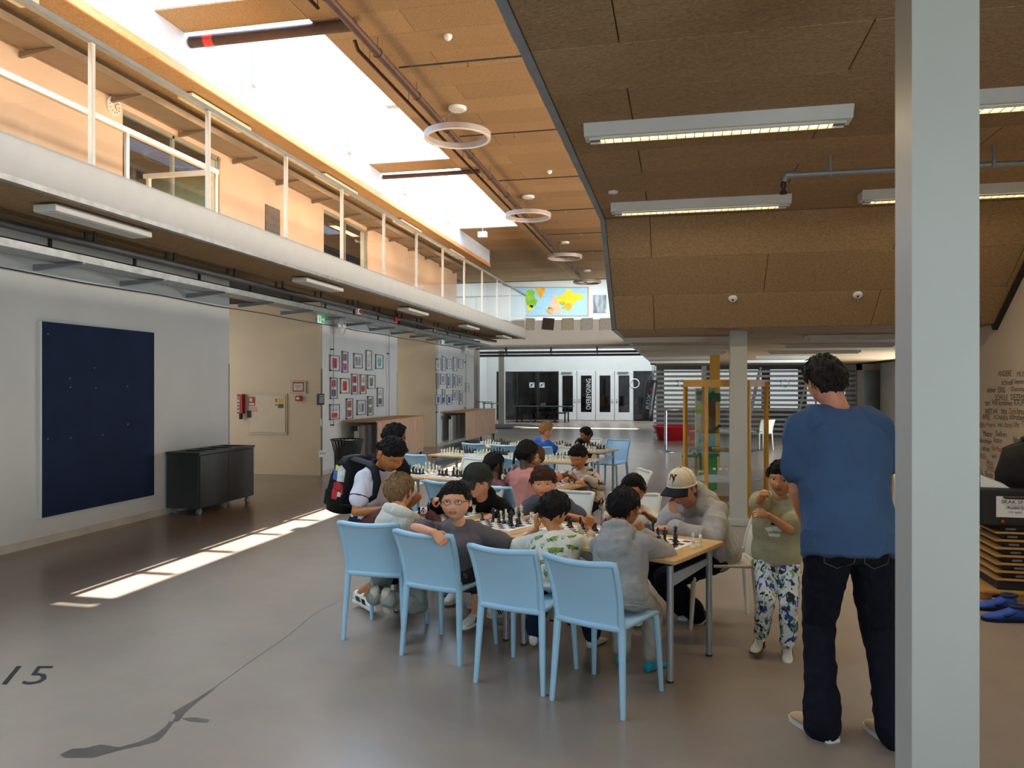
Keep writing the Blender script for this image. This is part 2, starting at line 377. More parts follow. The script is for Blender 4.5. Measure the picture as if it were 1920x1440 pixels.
room = mat('classroom_wall', 'a9ab8c', .8, var=.05)
MB().box(XU-3.2, XU-3.1, 7, 20, 3.655, 5.9).build('wall_classroom', room, kind='structure')
MB().box(XU-3.2, XU-.2, 13.3, 13.4, 3.655, 5.9).build('wall_classroom_divider', room, kind='structure')
MB().box(XU-3.2, XU-.2, 7, 20, 5.86, 5.9).build('ceiling_classroom', mat('classroom_ceiling', '9c9a80', .9), kind='structure')
cu = MB().box(-12, -6.5, -7, 25.5, 5.822, 6.1).build('ceiling_upper_left', joint, kind='structure')
panels(cu, XU, -6.37, 2.4, 25.4, 5.802, .6, 2.4, 2.4, along='y')
oak = wood('pale_oak_edge', 'd9a970', 'c8935c', .5, (6, 1, 6))
MB().box(-6.372, -6.34, -7, 25.5, 5.79, 5.9).build('trim_skylight_edge', oak, kind='structure')
# ---- skylight shafts
shaft = mat('skylight_shaft_sky_tint', 'c6d3e6', .8, var=.01)  # white shaft; the blue of the sky's light is put into its colour
MB().box(-6.50, -6.36, -7, 21.8, 5.9, 8.3).build('wall_skylight_left', shaft, kind='structure')
MB().prism([(-4.59, -7, 6.37), (-4.93, -7, 8.3), (-4.75, -7, 8.3), (-4.42, -7, 6.37)], (0, 28.8, 0)).build('wall_skylight_sun_trim', shaft, kind='structure')  # unseen side, slanted to set the edge of the sun patch
for y0, y1 in ((8.34, 8.95), (15.07, 15.74), (21.8, 22.0)):
    MB().box(-6.5, -4.42, y0, y1, 6.37, 8.3).build('wall_skylight_cross', shaft, kind='structure')
MB().box(-6.5, -6.36, 21.8, 25.5, 5.9, 6.5).build('wall_skylight_left', shaft, kind='structure')
sf = thing('skylight_glazing', 'roof glazing with white cross bars over the skylight shafts', 'skylight', (-5.66, 10, 8.2))
b = 5.10+.605*8.22
for k in range(-9, 19):
    y = b+.08+k*.955
    if y < 21.8 and not any(a-.05 < y < c+.05 for a, c in ((8.34, 8.95), (15.07, 15.74))):
        MB().box(-6.36, -4.95, y-.03, y+.03, 8.18, 8.26).build('glazing_bar', trimw, sf)
# ---- hall ceiling
ce = MB()
ce.box(-4.59, 8, -7, 33.2, ZC+.022, 6.7); ce.box(-6.36, -4.42, 8.36, 8.93, ZC+.022, 6.7); ce.box(-6.36, -4.42, 15.09, 15.72, ZC+.022, 6.7); ce.box(-12, -4.42, 21.82, 33.2, ZC+.022, 6.7)
ce = ce.build('ceiling', joint, kind='structure')
panels(ce, -4.59, 1.2, 5.9, 33.2, ZC, .61, 2.4, -4.59)
for a, b in ((8.34, 8.95), (15.07, 15.74)): panels(ce, -6.36, -4.59, a, b, ZC, b-a, 2.4, -6.36)
panels(ce, -9.39, -4.59, 21.8, 33.2, ZC, .61, 2.4, -9.39)
rf = MB(); rf.box(-12, 8, 33.2, 35.35, 7.55, 7.75); rf.box(-12, 8, 36.35, 44, 7.55, 7.75); rf.box(-12, -7.2, 35.35, 36.35, 7.55, 7.75); rf.box(-2.1, 8, 35.35, 36.35, 7.55, 7.75)
rf.box(-12, 8, 33.1, 33.2, 6.37, 7.75); rf.box(-12, -6.5, -7, 25.5, 6.1, 6.2)
rf.build('roof_far_end', white, kind='structure')
MB().box(-9.9, 8, 33.19, 33.24, 6.33, 6.42).build('trim_ceiling_end', black, kind='structure')
# ---- low slab on the right: flat, folded down, low
def slab_poly(x): return [(x, -7, ZS+.022), (x, 7.94, ZS+.022), (x, 9.33, ZL+.022), (x, 26.2, ZL+.022), (x, 26.2, 3.67), (x, -7, 3.67)]
slb = MB().prism(slab_poly(XE+.02), (8-XE, 0, 0)).build('ceiling_right', joint, kind='structure')
panels(slb, XE+.05, 3.4, 1.5, 7.92, ZS, .6, 2.4, .9)
ang = math.atan2(ZL-ZS, 9.33-7.94); L = math.hypot(1.39, ZS-ZL)
panels(slb, XE+.05, 3.4, 0, L, 0, L/3, 2.4, -.3, rot=ang, origin=(0, 7.94, ZS))
panels(slb, XE+.05, 5.2, 9.35, 26, ZL, .6, 2.4, -.3)
edge = MB()
p = [(XE, y, z) for x, y, z in slab_poly(0)[:4]]
for a, b in zip(p, p[1:]):
    a, b = Vector(a), Vector(b); d = (b-a).normalized(); n = V(0, d.z, -d.y) if d.z == 0 else V(0, d.z, -d.y)
    edge.add([a+n*.03, b+n*.03, b-n*.04, a-n*.04]+[q+V(.05, 0, 0) for q in (a+n*.03, b+n*.03, b-n*.04, a-n*.04)], [(0, 1, 2, 3), (7, 6, 5, 4), (0, 4, 5, 1), (3, 2, 6, 7)])
edge.build('edge_profile', steel2, slb)
lw = mat('upper_floor_bounce', 'd2a877', .6, var=.03)  # pale unseen floors, added to bounce light up to the ceiling
MB().box(XE+.05, 5.9, -7, 31, 3.671, 3.68).build('floor_upper_bounce', lw, kind='structure'); MB().box(XU, XB-.06, -7, 25.3, 3.656, 3.665).build('floor_balcony_bounce', lw, kind='structure')
# ---- columns
colm = mat('column_paint', 'b4b6ae', .5, var=.02, scale=2)
for n, (x0, y0, w, z1, mm) in enumerate(((.767, 2.83, .207, ZS, colm), (.60, 9.75, .2, ZL, colm), (.62, 16.7, .2, ZL, mat('column_warm_light_tint', 'e0b24a', .5, var=.02)))):  # third column: the warm light on it is put into its yellow colour
    MB().box(x0, x0+w, y0, y0+w, 0, z1+.01).build('column', mm, kind='structure')
MB().rbox(.57, .83, 9.72, 9.98, 0, .09, .01).build('trim_column_foot', colm, kind='structure')
for x, y in ((-7.95, 29.6), (-7.95, 34.2)): MB().box(x-.13, x+.13, y-.13, y+.13, 0, 3.35).build('column', colm, kind='structure')
# ---- right wall with printed words
wr = MB().box(3.4, 3.6, -7, 11.2, 0, 3.45).build('wall_right', mat('warm_grey_wall_paint', 'cbbfae', .8, var=.03, scale=1.2), kind='structure')
MB().obox((3.38, 8.63, 2.93), (.06, 1.9, .1), Matrix.Rotation(ang, 3, 'X')).build('trim_slope', mat('dark_brown_trim', '2b2320', .6), kind='structure')
wc = [mat('word_charcoal', '2e2d2f', .7), mat('word_brown', '6b4432', .7), mat('word_rust', 'a4563a', .7)]
t = MB()
ROWS = [(706, [('ANDERE', 1872, 1897, 1), ('MÜSSEN', 1907, 1936, 1)]), (722, [('schnell', 1878, 1899, 0), ('September', 1902, 1935, 0)]), (736, [('immer', 1851, 1868, 1), ('EINS', 1872, 1885, 0), ('Dienstag', 1896, 1924, 1)]),
        (750, [('SCHULE', 1866, 1890, 1), ('DEZEMBER', 1896, 1934, 0)]), (760, [('tun', 1847, 1856, 0), ('WIR', 1860, 1871, 1), ('kommen', 1873, 1898, 0), ('KAUFEN', 1902, 1930, 0)]),
        (776, [('WEIT', 1847, 1861, 0), ('juli', 1862, 1870, 0), ('neu', 1878, 1888, 0), ('Zehn', 1892, 1906, 2), ('brauchen', 1908, 1936, 0)]), (786, [('APRIL', 1842, 1857, 1), ('KÖNNEN', 1865, 1890, 1), ('schreiben', 1893, 1922, 0)]),
        (801, [('GERN', 1833, 1847, 1), ('August,', 1849, 1868, 2), ('viel,', 1871, 1881, 0), ('dann', 1883, 1898, 2), ('Uhr', 1901, 1912, 1), ('Tag', 1916, 1926, 1)]), (817, [('Mutter', 1844, 1861, 0), ('Sieben', 1867, 1888, 0)]),
        (829, [('November', 1835, 1860, 1), ('kann', 1864, 1879, 1), ('fahren', 1900, 1918, 0)]), (844, [('dürfen', 1859, 1880, 2), ('sehen', 1841, 1856, 0)]), (858, [('WANN', 1832, 1849, 2), ('und', 1860, 1868, 0)]), (870, [('Aus', 1850, 1862, 1)]),
        (882, [('SPIEL', 1851, 1866, 2)]), (893, [('Ende', 1848, 1862, 0)])]
for yb, ws in ROWS:
    for w, xa, xb, c in ws:
        k = (yb-725)/(1280-1870)            # lines of lettering run level on the wall
        a = onX(xa, yb, 3.4); b = onX(xb, yb, 3.4)
        text_on(t, w, (3.4, a.y, a.z), (0, -1, 0), (0, 0, 1), .062 if w[0].isupper() or len(w) > 3 else .05, c, abs(b.y-a.y))
t.build('word_lettering', wc, wr, label='German words printed over the wall in brown and grey')
MB().box(5.9, 6.1, -7, 40, 3.67, 6.5).build('wall_upper_right', white, kind='structure')
MB().box(5.9, 6.1, 11.2, 30, 0, 3.5).build('wall_right_far', white, kind='structure')
MB().box(3.4, 6.1, 11.1, 11.2, 0, 3.4).build('wall_right_return', white, kind='structure')
# ---- far end: bridge, glazed end wall, map
br = MB(); br.box(-12, 8, 31.0, 31.25, 3.42, 4.42); br.box(-12, 8, 31.25, 33, 3.42, 3.67)
br.build('bridge', white, kind='structure')
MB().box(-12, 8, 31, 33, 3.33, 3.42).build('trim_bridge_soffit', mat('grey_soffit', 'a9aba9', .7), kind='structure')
YB = 38.6
xs = [onY(x, 700, YB).x for x in (932, 1047, 1188, 1226)]
ZG = 2.48
wb = MB(); wb.box(-12, 3, YB, YB+.2, ZG, 7.6); wb.box(-12, xs[0], YB, YB+.2, 0, ZG); wb.box(xs[3], 3, YB, YB+.2, 0, ZG)
wb.build('wall_back', white, kind='structure')
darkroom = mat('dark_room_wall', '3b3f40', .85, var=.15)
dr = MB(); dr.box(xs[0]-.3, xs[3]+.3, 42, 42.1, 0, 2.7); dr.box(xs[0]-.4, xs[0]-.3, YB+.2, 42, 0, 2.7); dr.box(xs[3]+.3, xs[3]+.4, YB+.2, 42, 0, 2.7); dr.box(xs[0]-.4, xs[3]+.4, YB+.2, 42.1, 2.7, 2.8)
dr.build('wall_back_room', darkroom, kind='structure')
w = thing('window_3', None, None, ((xs[0]+xs[1])/2, YB, 0), kind='structure')
gx = [xs[0]+(xs[1]-xs[0])*k/3 for k in range(4)]
for a, b in zip(gx, gx[1:]): MB().box(a+.03, b-.03, YB+.05, YB+.06, .05, ZG-.05).build('pane', darkglass, w)
f = MB()
for x in gx: f.box(x-.03, x+.03, YB, YB+.12, 0, ZG)
f.box(gx[0], gx[-1], YB, YB+.12, 0, .05); f.box(gx[0], gx[-1], YB, YB+.12, ZG-.05, ZG); f.build('window_frame', mat('dark_frame', '2b2e30', .5), w)
w = thing('window_4', None, None, ((xs[2]+xs[3])/2, YB, 0), kind='structure')
MB().box(xs[2]+.04, xs[3]-.04, YB+.05, YB+.06, .05, ZG-.05).build('pane', darkglass, w)
f = MB(); f.box(xs[2], xs[2]+.04, YB, YB+.12, 0, ZG); f.box(xs[3]-.04, xs[3], YB, YB+.12, 0, ZG); f.box(xs[2], xs[3], YB, YB+.12, ZG-.05, ZG); f.build('window_frame', MATS['dark_frame'], w)
dw = (xs[2]-xs[1])/4
for k in range(4):
    x0 = xs[1]+dw*k; x1 = x0+dw
    d = thing(f'door_{k+1}', None, None, ((x0+x1)/2, YB, 0), kind='structure')
    f = MB(); f.box(x0+.02, x0+.2, YB-.02, YB+.06, .02, ZG); f.box(x1-.2, x1-.02, YB-.02, YB+.06, .02, ZG); f.box(x0+.2, x1-.2, YB-.02, YB+.06, .02, .42); f.box(x0+.2, x1-.2, YB-.02, YB+.06, ZG-.22, ZG)
    f.build('door_leaf', trimw, d); MB().box(x0+.2, x1-.2, YB+.01, YB+.02, .42, ZG-.22).build('pane', darkglass, d)
    hx = x1-.1 if k % 2 == 0 else x0+.1
    h = MB(); h.cyl((hx, YB-.02, 1.05), (hx, YB-.09, 1.05), .012); h.cyl((hx, YB-.08, 1.05), (hx+(-.13 if k % 2 == 0 else .13), YB-.08, 1.05), .011); h.cyl((hx, YB-.02, .92), (hx, YB-.04, .92), .03)
    h.build('door_handle', steel, d)
    if k == 1:
        l = MB(); text_on(l, 'OVERBYGNING', (x1-.24, YB-.004, .55), (0, 0, 1), (-1, 0, 0), .24, width=1.55); l.build('door_lettering', trimw, d, label='white vertical lettering OVERBYGNING')
    if k in (0, 3):
        c = MB(); c.rbox(x0+.15, x1-.25, YB-.08, YB-.02, ZG-.1, ZG-.03, .008); c.build('door_closer', steel2, d)
MB().box(xs[1]-.05, xs[2]+.05, YB+.06, YB+.1, 0, ZG).build('trim_door_frame', trimw, kind='structure')
# room behind the louvred screen: wall with window openings to daylight
rw = MB(); wx = [-.9, 1.0, 1.35, 3.2, 3.5, 6]
rw.box(-.9, 6, 30.2, 30.3, 0, .9); rw.box(-.9, 6, 30.2, 30.3, 2.35, 3.4)
for a in (-.9, .9, 2.1, 3.0, 4.3, 5.6): rw.box(a, a+.3, 30.2, 30.3, .9, 2.35)
rw.build('wall_stair_room', mat('stair_room_grey', '8a8d8e', .8), kind='structure')
MB().box(-.9, 6, 26.2, 30.3, 2.6, 2.7).build('ceiling_stair_room', darkroom, kind='structure')
d5 = thing('door_5', None, None, (4.15, 25.6, 0), kind='structure')
xa, xb = onY(1607, 700, 25).x, onY(1672, 700, 25).x
f = MB(); f.box(xa, xa+.13, 24.95, 25.1, 0, ZL); f.box(xb-.13, xb, 24.95, 25.1, 0, ZL); f.box(xa, xb, 24.95, 25.1, 2.2, ZL); f.box(xa, xb, 24.95, 25.1, 0, .3)
f.build('door_leaf', mat('door_taupe', '8d7d6a', .6), d5); MB().box(xa+.13, xb-.13, 25, 25.02, .3, 2.2).build('pane', glass('frosted_pane', '8f968c', .4, .2), d5)
# world map on the end wall above the bridge
mw = thing('world_map', 'large coloured world map board high on the end wall', 'map', onY(1030, 588, YB-.1))
def mp(x, y, dy=0.): q = onY(x, y, YB-.05-dy); return (q.x, q.y, q.z)
MB().prism([mp(958, 592), mp(1102, 592), mp(1102, 539), mp(958, 539)], (0, .04, 0)).build('map_sheet', mat('map_sea_blue', 'a9d2ea', .6, var=.05), mw)
fr = MB()
for a, b, c, d in ((957, 1103, 538, 539.5), (1101.5, 1103, 538, 592)): fr.prism([mp(a, d, .02), mp(b, d, .02), mp(b, c, .02), mp(a, c, .02)], (0, .05, 0))
fr.build('map_frame', wood('map_frame_wood', 'c99a6a', 'b5825a'), mw)
yl = mat('map_yellow', 'f2dc1a', .6, var=.12, scale=2); gr = mat('map_green', '8fc83c', .6, var=.2, scale=3); og = mat('map_orange', 'f2b02a', .6, var=.15, scale=3); pk = mat('map_pink', 'e8c0a0', .6)
def land(m, pts): MB().prism([mp(x, y, .012) for x, y in pts], (0, .01, 0)).build('continent', m, mw)
land(gr, [(985, 550), (990, 544), (997, 542), (1003, 548), (1001, 555), (1007, 563), (1006, 570), (1000, 576), (994, 578), (988, 572), (985, 560)])
land(yl, [(987, 572), (993, 571), (1000, 573), (997, 580), (993, 584), (988, 580)])
land(og, [(1004, 540), (1022, 540), (1021, 548), (1013, 560), (1009, 552)])
land(pk, [(1029, 585), (1028, 574), (1034, 566), (1036, 554), (1041, 551), (1043, 562), (1048, 570), (1054, 578), (1052, 588), (1036, 589)])
land(og, [(1024, 583), (1027, 577), (1034, 576), (1039, 581), (1037, 589), (1028, 589)])
land(yl, [(1041, 562), (1046, 555), (1054, 553), (1060, 547), (1064, 541), (1071, 543), (1073, 549), (1083, 550), (1092, 553), (1096, 557), (1090, 561), (1083, 562), (1079, 568), (1068, 570), (1056, 569), (1047, 568)])
land(og, [(1056, 571), (1066, 568), (1074, 570), (1072, 579), (1066, 584), (1059, 578)])
land(gr, [(1048, 566), (1056, 564), (1060, 569), (1054, 573)]); land(gr, [(1053, 575), (1059, 575), (1057, 583)])
pm = MB()
for q in ([mp(1112, 553), mp(1137, 553), mp(1137, 586), mp(1112, 586)],): pm.prism(q[::-1], (0, .04, 0))
pm.build('grey_poster', mat('grey_poster_print', '8e979c', .7, var=.5, scale=1.4, stretch=(4, 1, 1)), label='grey forest-like poster beside the world map', cat='poster')
# ---- five square mandala pictures on the bridge parapet
def mandala(name, c0, c1):
    m = mat(name, c0, .6); nt = m.node_tree; b = nt.nodes['Principled BSDF']
    tc = nt.nodes.new('ShaderNodeTexCoord'); g = nt.nodes.new('ShaderNodeTexWave'); g.wave_type = 'RINGS'; g.rings_direction = 'SPHERICAL'; g.inputs['Scale'].default_value = 5; g.inputs['Distortion'].default_value = 6; g.inputs['Detail'].default_value = 3
    nt.links.new(tc.outputs['Object'], g.inputs['Vector'])
    r = nt.nodes.new('ShaderNodeValToRGB'); r.color_ramp.elements[0].color = (*lin(c0), 1); r.color_ramp.elements[1].color = (*lin(c1), 1)
    nt.links.new(g.outputs[1], r.inputs[0]); nt.links.new(r.outputs[0], b.inputs['Base Color']); return m
for x, c0, c1, rot, lab in ((992, 'c9cfc8', '9fa39a', 4, 'pale square mandala picture next to the balcony corner'), (1028, '2a2728', '5b4a44', 6, 'black square mandala picture hanging askew on the bridge'), (1065, '9db0aa', 'd8cfae', 0, 'green-grey mandala picture with a cream rosette on the bridge'),
                            (1101, 'a8b6bd', 'd9dcd6', 0, 'fine-lined blue-grey mandala picture on the bridge'), (1136, '9fa9ae', 'e0e2de', 0, 'mandala picture on the bridge half hidden by the slab')):
    c = onY(x, 607.5, 31)
    o = MB().rbox(-.24, .24, -.03, 0, -.24, .24, .006).build('mandala_picture', mandala('mandala_print', c0, c1), label=lab, cat='picture', group='mandala pictures on the bridge')
    MATS.pop('mandala_print'); o.location = (c.x, 30.995, c.z); o.rotation_euler = (0, math.radians(rot), 0)
# ---- balcony railing
def railing(name, label, x, ys, ztop, zb, m, pane=True, mid=None, rail_r=.022):
    t = thing(name, label, 'railing', (x, ys[0], zb))
    for y in ys: MB().box(x-.028, x+.012, y-.022, y+.022, zb, ztop).build('post', m, t)
    MB().box(x-.04, x+.03, ys[0]-.02, ys[-1]+.02, ztop, ztop+.045).build('top_rail', steel2 if pane else m, t)
    if pane:
        for a, b in zip(ys, ys[1:]): MB().box(x+.013, x+.021, a+.01, b-.01, zb-.02, ztop-.01).build('glass_pane', clearglass, t)
    return t
rw_ = mat('railing_white', 'e8e4dc', .4, var=.02)
YR = [5.87+1.722*k for k in range(-3, 12)]
YR = [y for y in YR if y < 24.5]+[25.36]
railing('balcony_railing', 'long glazed balcony railing with white posts and grey top rail', XB, YR, 4.75, 3.67, rw_)
t = thing('end_railing', 'short glazed railing across the far end of the balcony', 'railing', (-6, 25.37, 3.67))
for x in (-5.95, -6.8, -7.65): MB().box(x-.02, x+.02, 25.34, 25.38, 3.67, 4.75).build('post', rw_, t)
MB().box(-7.7, XB-.05, 25.33, 25.4, 4.75, 4.79).build('top_rail', steel2, t)
for a, b in ((-5.95, XB-.05), (-6.8, -5.95), (-7.65, -6.8)): MB().box(a+.01, b-.01, 25.385, 25.393, 3.66, 4.74).build('glass_pane', clearglass, t)
t = thing('stair_railing', 'inner white stair railing behind the balcony glass', 'railing', (-6.27, 5, 3.67))
for y in (2.5, 4.4, 6.0, 7.75, 9.5): MB().box(-6.29, -6.25, y-.02, y+.02, 3.67, 4.66).build('post', rw_, t)
MB().box(-6.30, -6.24, 2.4, 9.53, 4.64, 4.70).build('top_rail', rw_, t)
MB().box(-7.4, -6.27, 9.47, 9.53, 4.64, 4.70).build('end_rail', rw_, t); MB().box(-7.35, -7.31, 9.47, 9.53, 3.67, 4.64).build('post', rw_, t)
for a, b in ((2.5, 4.4), (4.4, 6.0), (6.0, 7.75), (7.75, 9.5)): MB().box(-6.274, -6.266, a+.02, b-.02, 3.72, 4.64).build('glass_pane', clearglass, t)
# ---- upstairs clock, notice, desks seen through the glass
cl = thing('wall_clock', 'round cream wall clock upstairs beside the classroom window', 'clock', (XU, 9.0, 5.5))
Mx = Matrix.Rotation(PI/2, 3, 'Y')
MB().lathe([(.13, 0), (.13, .03), (.118, .035), (.112, .028)], (XU, 9.0, 5.5), 28, M=Mx).build('rim', trimw, cl)
MB().lathe([(.112, .02), (.112, .029)], (XU, 9.0, 5.5), 28, M=Mx).build('dial', mat('clock_dial', 'e9dcc4', .5), cl)
h = MB()
for k in range(12):
    a = k*PI/6; h.obox((XU+.031, 9.0+math.sin(a)*.09, 5.5+math.cos(a)*.09), (.003, .008, .024), Matrix.Rotation(-a, 3, 'X'))
h.build('hour_marks', black, cl, kind='stuff')
h = MB(); h.obox((XU+.033, 9.0+.018, 5.5-.024), (.003, .009, .06), Matrix.Rotation(-2.5, 3, 'X')); h.obox((XU+.035, 9.0+.03, 5.5+.025), (.003, .006, .085), Matrix.Rotation(-.9, 3, 'X')); h.build('hands', black, cl)
MB().rbox(XU, XU+.02, 12.9, 13.42, 4.52, 5.08, .004).build('dark_notice', mat('notice_dark', '5f5751', .6, var=.2, scale=20), label='dark framed notice on the upstairs wall', cat='notice')
o = MB(); o.rbox(XU+.02, XU+.5, 14.3, 15.1, 3.67, 4.16, .01); o.build('wooden_bench_box', wood('bench_wood', '9b6a44', '7d5233'), label='low brown wooden box bench against the upstairs wall', cat='bench')
# ---- long ceiling lamps
louv = mat('lamp_louvre_lit', 'ffe6a8', .4, emit='ffdb94', es=2.2); warmtube = mat('lamp_tube_warm', 'fff0d0', .4, emit='ffd9a0', es=1.2); darkend = mat('lamp_socket', '77736a', .5)
def strip_lamp(cx, cy, z, ln, label, lit=True, group='strip lamps under the low slab', power=11):
    t = thing('strip_lamp', label, 'ceiling lamp', (cx, cy, z), 0, group)
    w = .105; x0, x1 = cx-ln/2, cx+ln/2; z = z if lit else z+.03
    b = MB()       # trapezoid housing, open louvre below
    b.prism([(x0, cy-w, z), (x0, cy+w, z), (x0, cy+w-.035, z-.075), (x0, cy-w+.035, z-.075)], (ln, 0, 0)).build('housing', whitelamp, t)
    zz = z-.0765
    MB().box(x0+.1, x1-.1, cy-.025, cy+.055, zz-.004, zz+.002).build('louvre_tray', louv if lit else whitelamp, t)
    MB().box(x0+.03, x0+.1, cy-.025, cy+.055, zz-.004, zz+.002).build('socket', darkend, t); MB().box(x1-.1, x1-.03, cy-.025, cy+.055, zz-.004, zz+.002).build('socket', darkend, t)
    fins = MB(); n = int(ln/.065)
    for k in range(n): xx = x0+.1+(ln-.2)*(k+.5)/n; fins.box(xx-.003, xx+.003, cy-.025, cy+.055, zz-.014, zz-.004)
    fins.box(x0+.03, x1-.03, cy-.032, cy-.026, zz-.016, zz); fins.box(x0+.03, x1-.03, cy+.055, cy+.061, zz-.016, zz)
    fins.build('louvre_fins', whitelamp, t)
    if lit:
        l = bpy.data.lights.new('lamp_light', 'AREA'); l.shape = 'RECTANGLE'; l.size = ln-.2; l.size_y = .07; l.energy = power; l.color = (1, .82, .55)
        lo = bpy.data.objects.new('lamp_light', l); COL.objects.link(lo); lo.parent = t; lo.location = (0, .015, -.1)
    return t
strip_lamp(.21, 5.13, ZS, 1.66, 'long lit strip lamp with louvre, nearest on the slab soffit')
strip_lamp(.17, 7.36, ZS, 1.62, 'shorter-looking lit strip lamp in front of the ceiling fold')
strip_lamp(2.45, 5.05, ZS, 1.66, 'lit strip lamp cut off by the frame behind the near white column, upper one')
strip_lamp(2.4, 7.36, ZS, 1.66, 'lit strip lamp passing behind the near white column by the fold')
k = 0
for y, nm in ((11.0, 'first'), (13.2, 'second'), (15.6, 'third'), (18.2, 'fourth'), (21, 'fifth')):
    for x, s in ((.05, 'hall side'), (2.5, 'wall side')):
        strip_lamp(x, y, ZL, 1.66, f'unlit strip lamp under the low soffit, {nm} beyond the fold, {s}', False)
        k += 1
def box_lamp(x, y, z, label, ln=1.25, m=whitelamp, group='box lamps under the balcony'):
    t = thing('box_lamp', label, 'ceiling lamp', (x, y, z), 0, group)
    MB().rbox(x-.12, x+.12, y-ln/2, y+ln/2, z-.085, z-.02, .01).build('housing', m, t)
    MB().box(x-.08, x+.08, y-ln/2+.1, y+ln/2-.1, z-.02, z+.0).build('mounting_plate', darkend, t)
    MB().box(x-.085, x+.085, y-ln/2+.05, y+ln/2-.05, z-.089, z-.085).build('diffuser', mat('lamp_diffuser_off', 'cfd4d2', .4), t)
for y, nm in zip((6.3, 10.9, 15.2, 19.5, 23.6), ('nearest', 'second', 'third', 'fourth', 'farthest')): box_lamp(-5.42, y, 3.315, f'white box lamp under the balcony, {nm} in the row')
for y, nm in zip((6.1, 10.2, 14.3, 18.4, 22.5), ('nearest', 'second', 'third', 'fourth', 'farthest')):
    box_lamp(-6.72, y, 5.80, f'cream box lamp on the upstairs ceiling, {nm} in the row', 1.5, mat('upstairs_lamp_housing', 'f0dcbc', .5), 'box lamps on the upstairs ceiling')
    l = bpy.data.lights.new('upstairs_lamp_light', 'AREA'); l.shape = 'RECTANGLE'; l.size = .2; l.size_y = 1.4; l.energy = 7; l.color = (1, .68, .40)
    lo = bpy.data.objects.new('upstairs_lamp_light', l); COL.objects.link(lo); lo.location = (-6.72, y, 5.70)
# ---- ring lamps
ringm = mat('ring_lamp_shell', 'a9a3a0', .45, .2); ringl = mat('ring_lamp_diffuser', 'efe9e4', .5)
for k, nm in enumerate(('nearest', 'second', 'third', 'fourth')):
    y = 12.3+6.1*k; x = -3.62
    t = thing('ring_lamp', f'grey ring pendant lamp over the hall, {nm} in the line', 'pendant lamp', (x, y, 5.8), 0, 'ring pendants over the hall')
    R = .545
    MB().lathe([(R-.045, 5.83), (R-.045, 5.93), (R+.015, 5.93), (R+.015, 5.83)], (x, y, 0), 64, smooth=False).build('ring_shell', ringm, t) if False else None
    sh = MB(); seg = 72; pr = [(R-.05, 5.83), (R-.05, 5.92), (R+.01, 5.92), (R+.01, 5.83)]
    vs = [(x+r*math.cos(2*PI*i/seg), y+r*math.sin(2*PI*i/seg), z) for i in range(seg) for r, z in pr]
    sh.add(vs, [(i*4+j, i*4+(j+1) % 4, ((i+1) % seg)*4+(j+1) % 4, ((i+1) % seg)*4+j) for i in range(seg) for j in range(4)]); sh.build('ring_shell', ringm, t)
    dv = MB(); pr = [(R-.045, 5.822), (R-.045, 5.832), (R+.005, 5.832), (R+.005, 5.822)]
    vs = [(x+r*math.cos(2*PI*i/seg), y+r*math.sin(2*PI*i/seg), z) for i in range(seg) for r, z in pr]
    dv.add(vs, [(i*4+j, i*4+(j+1) % 4, ((i+1) % seg)*4+(j+1) % 4, ((i+1) % seg)*4+j) for i in range(seg) for j in range(4)]); dv.build('diffuser', ringl, t)
    MB().lathe([(.15, ZC), (.15, ZC-.035), (.13, ZC-.05)][::-1], (x, y, 0), 28).build('canopy', trimw, t)
    for a in (0, 2.1, 4.2): MB().cyl((x+.03*math.cos(a), y+.03*math.sin(a), ZC-.05), (x+(R-.02)*math.cos(a), y+(R-.02)*math.sin(a), 5.92), .003, seg=5).build('wire', steel2, t)
# ---- pipes under the hall ceiling
def pipe(name, path, r, m, label, cat='pipe', seg=12, group=None): return MB().tube(path, r, seg).build(name, m, label=label, cat=cat, group=group)
tm_ = thing('main_pipe', 'thick brown pipe running the length of the hall ceiling', 'pipe', (-3.93, 5.6, 6.14)); MB().tube([(-3.93, 5.6, 6.14), (-3.93, 32.9, 6.14)], .058, 12).build('run', rust, tm_)
t = thing('branch_pipe', 'thinner brown pipe beside the thick one with hangers', 'pipe', (-4.17, 6, 6.16))
MB().tube([(-4.17, 5.6, 6.16), (-4.17, 8.2, 6.16), (-4.17, 8.35, 6.16)], .024).build('run', rust, t)
MB().tube([(-4.17, 9.4, 6.24), (-4.17, 9.5, 6.16), (-4.17, 26, 6.16)], .026).build('run', rust, t)
for y in [6.5+1.55*k for k in range(16)]:
    MB().torus((-3.93, y, 6.14), .064, .006, Matrix.Rotation(PI/2, 3, 'X'), 20, 6).build('hanger', dpipe, tm_); MB().cyl((-3.93, y, 6.2), (-3.93, y, ZC), .005, seg=6).build('hanger_rod', dpipe, tm_)
    MB().cyl((-4.17, y+.3, 6.18), (-4.17, y+.3, ZC), .005, seg=6).build('hanger', dpipe, t)
t = thing('cross_duct', 'brown pipe with red band across the nearest skylight beam', 'pipe', (-5.2, 9.05, 6.25))
MB().cyl((-6.34, 9.05, 6.27), (-4.0, 9.05, 6.27), .075, seg=16).build('run', rust, t)
MB().cyl((-6.13, 9.05, 6.27), (-5.99, 9.05, 6.27), .0775, seg=16).build('red_band', mat('red_band', 'd8402c', .5), t)
pipe('cross_pipe', [(-6.34, 15.8, 6.28), (-4.15, 15.8, 6.28)], .05, rust, 'brown pipe across the second skylight beam')
spr = mat('sprinkler_brass', 'a8895c', .4, .6)
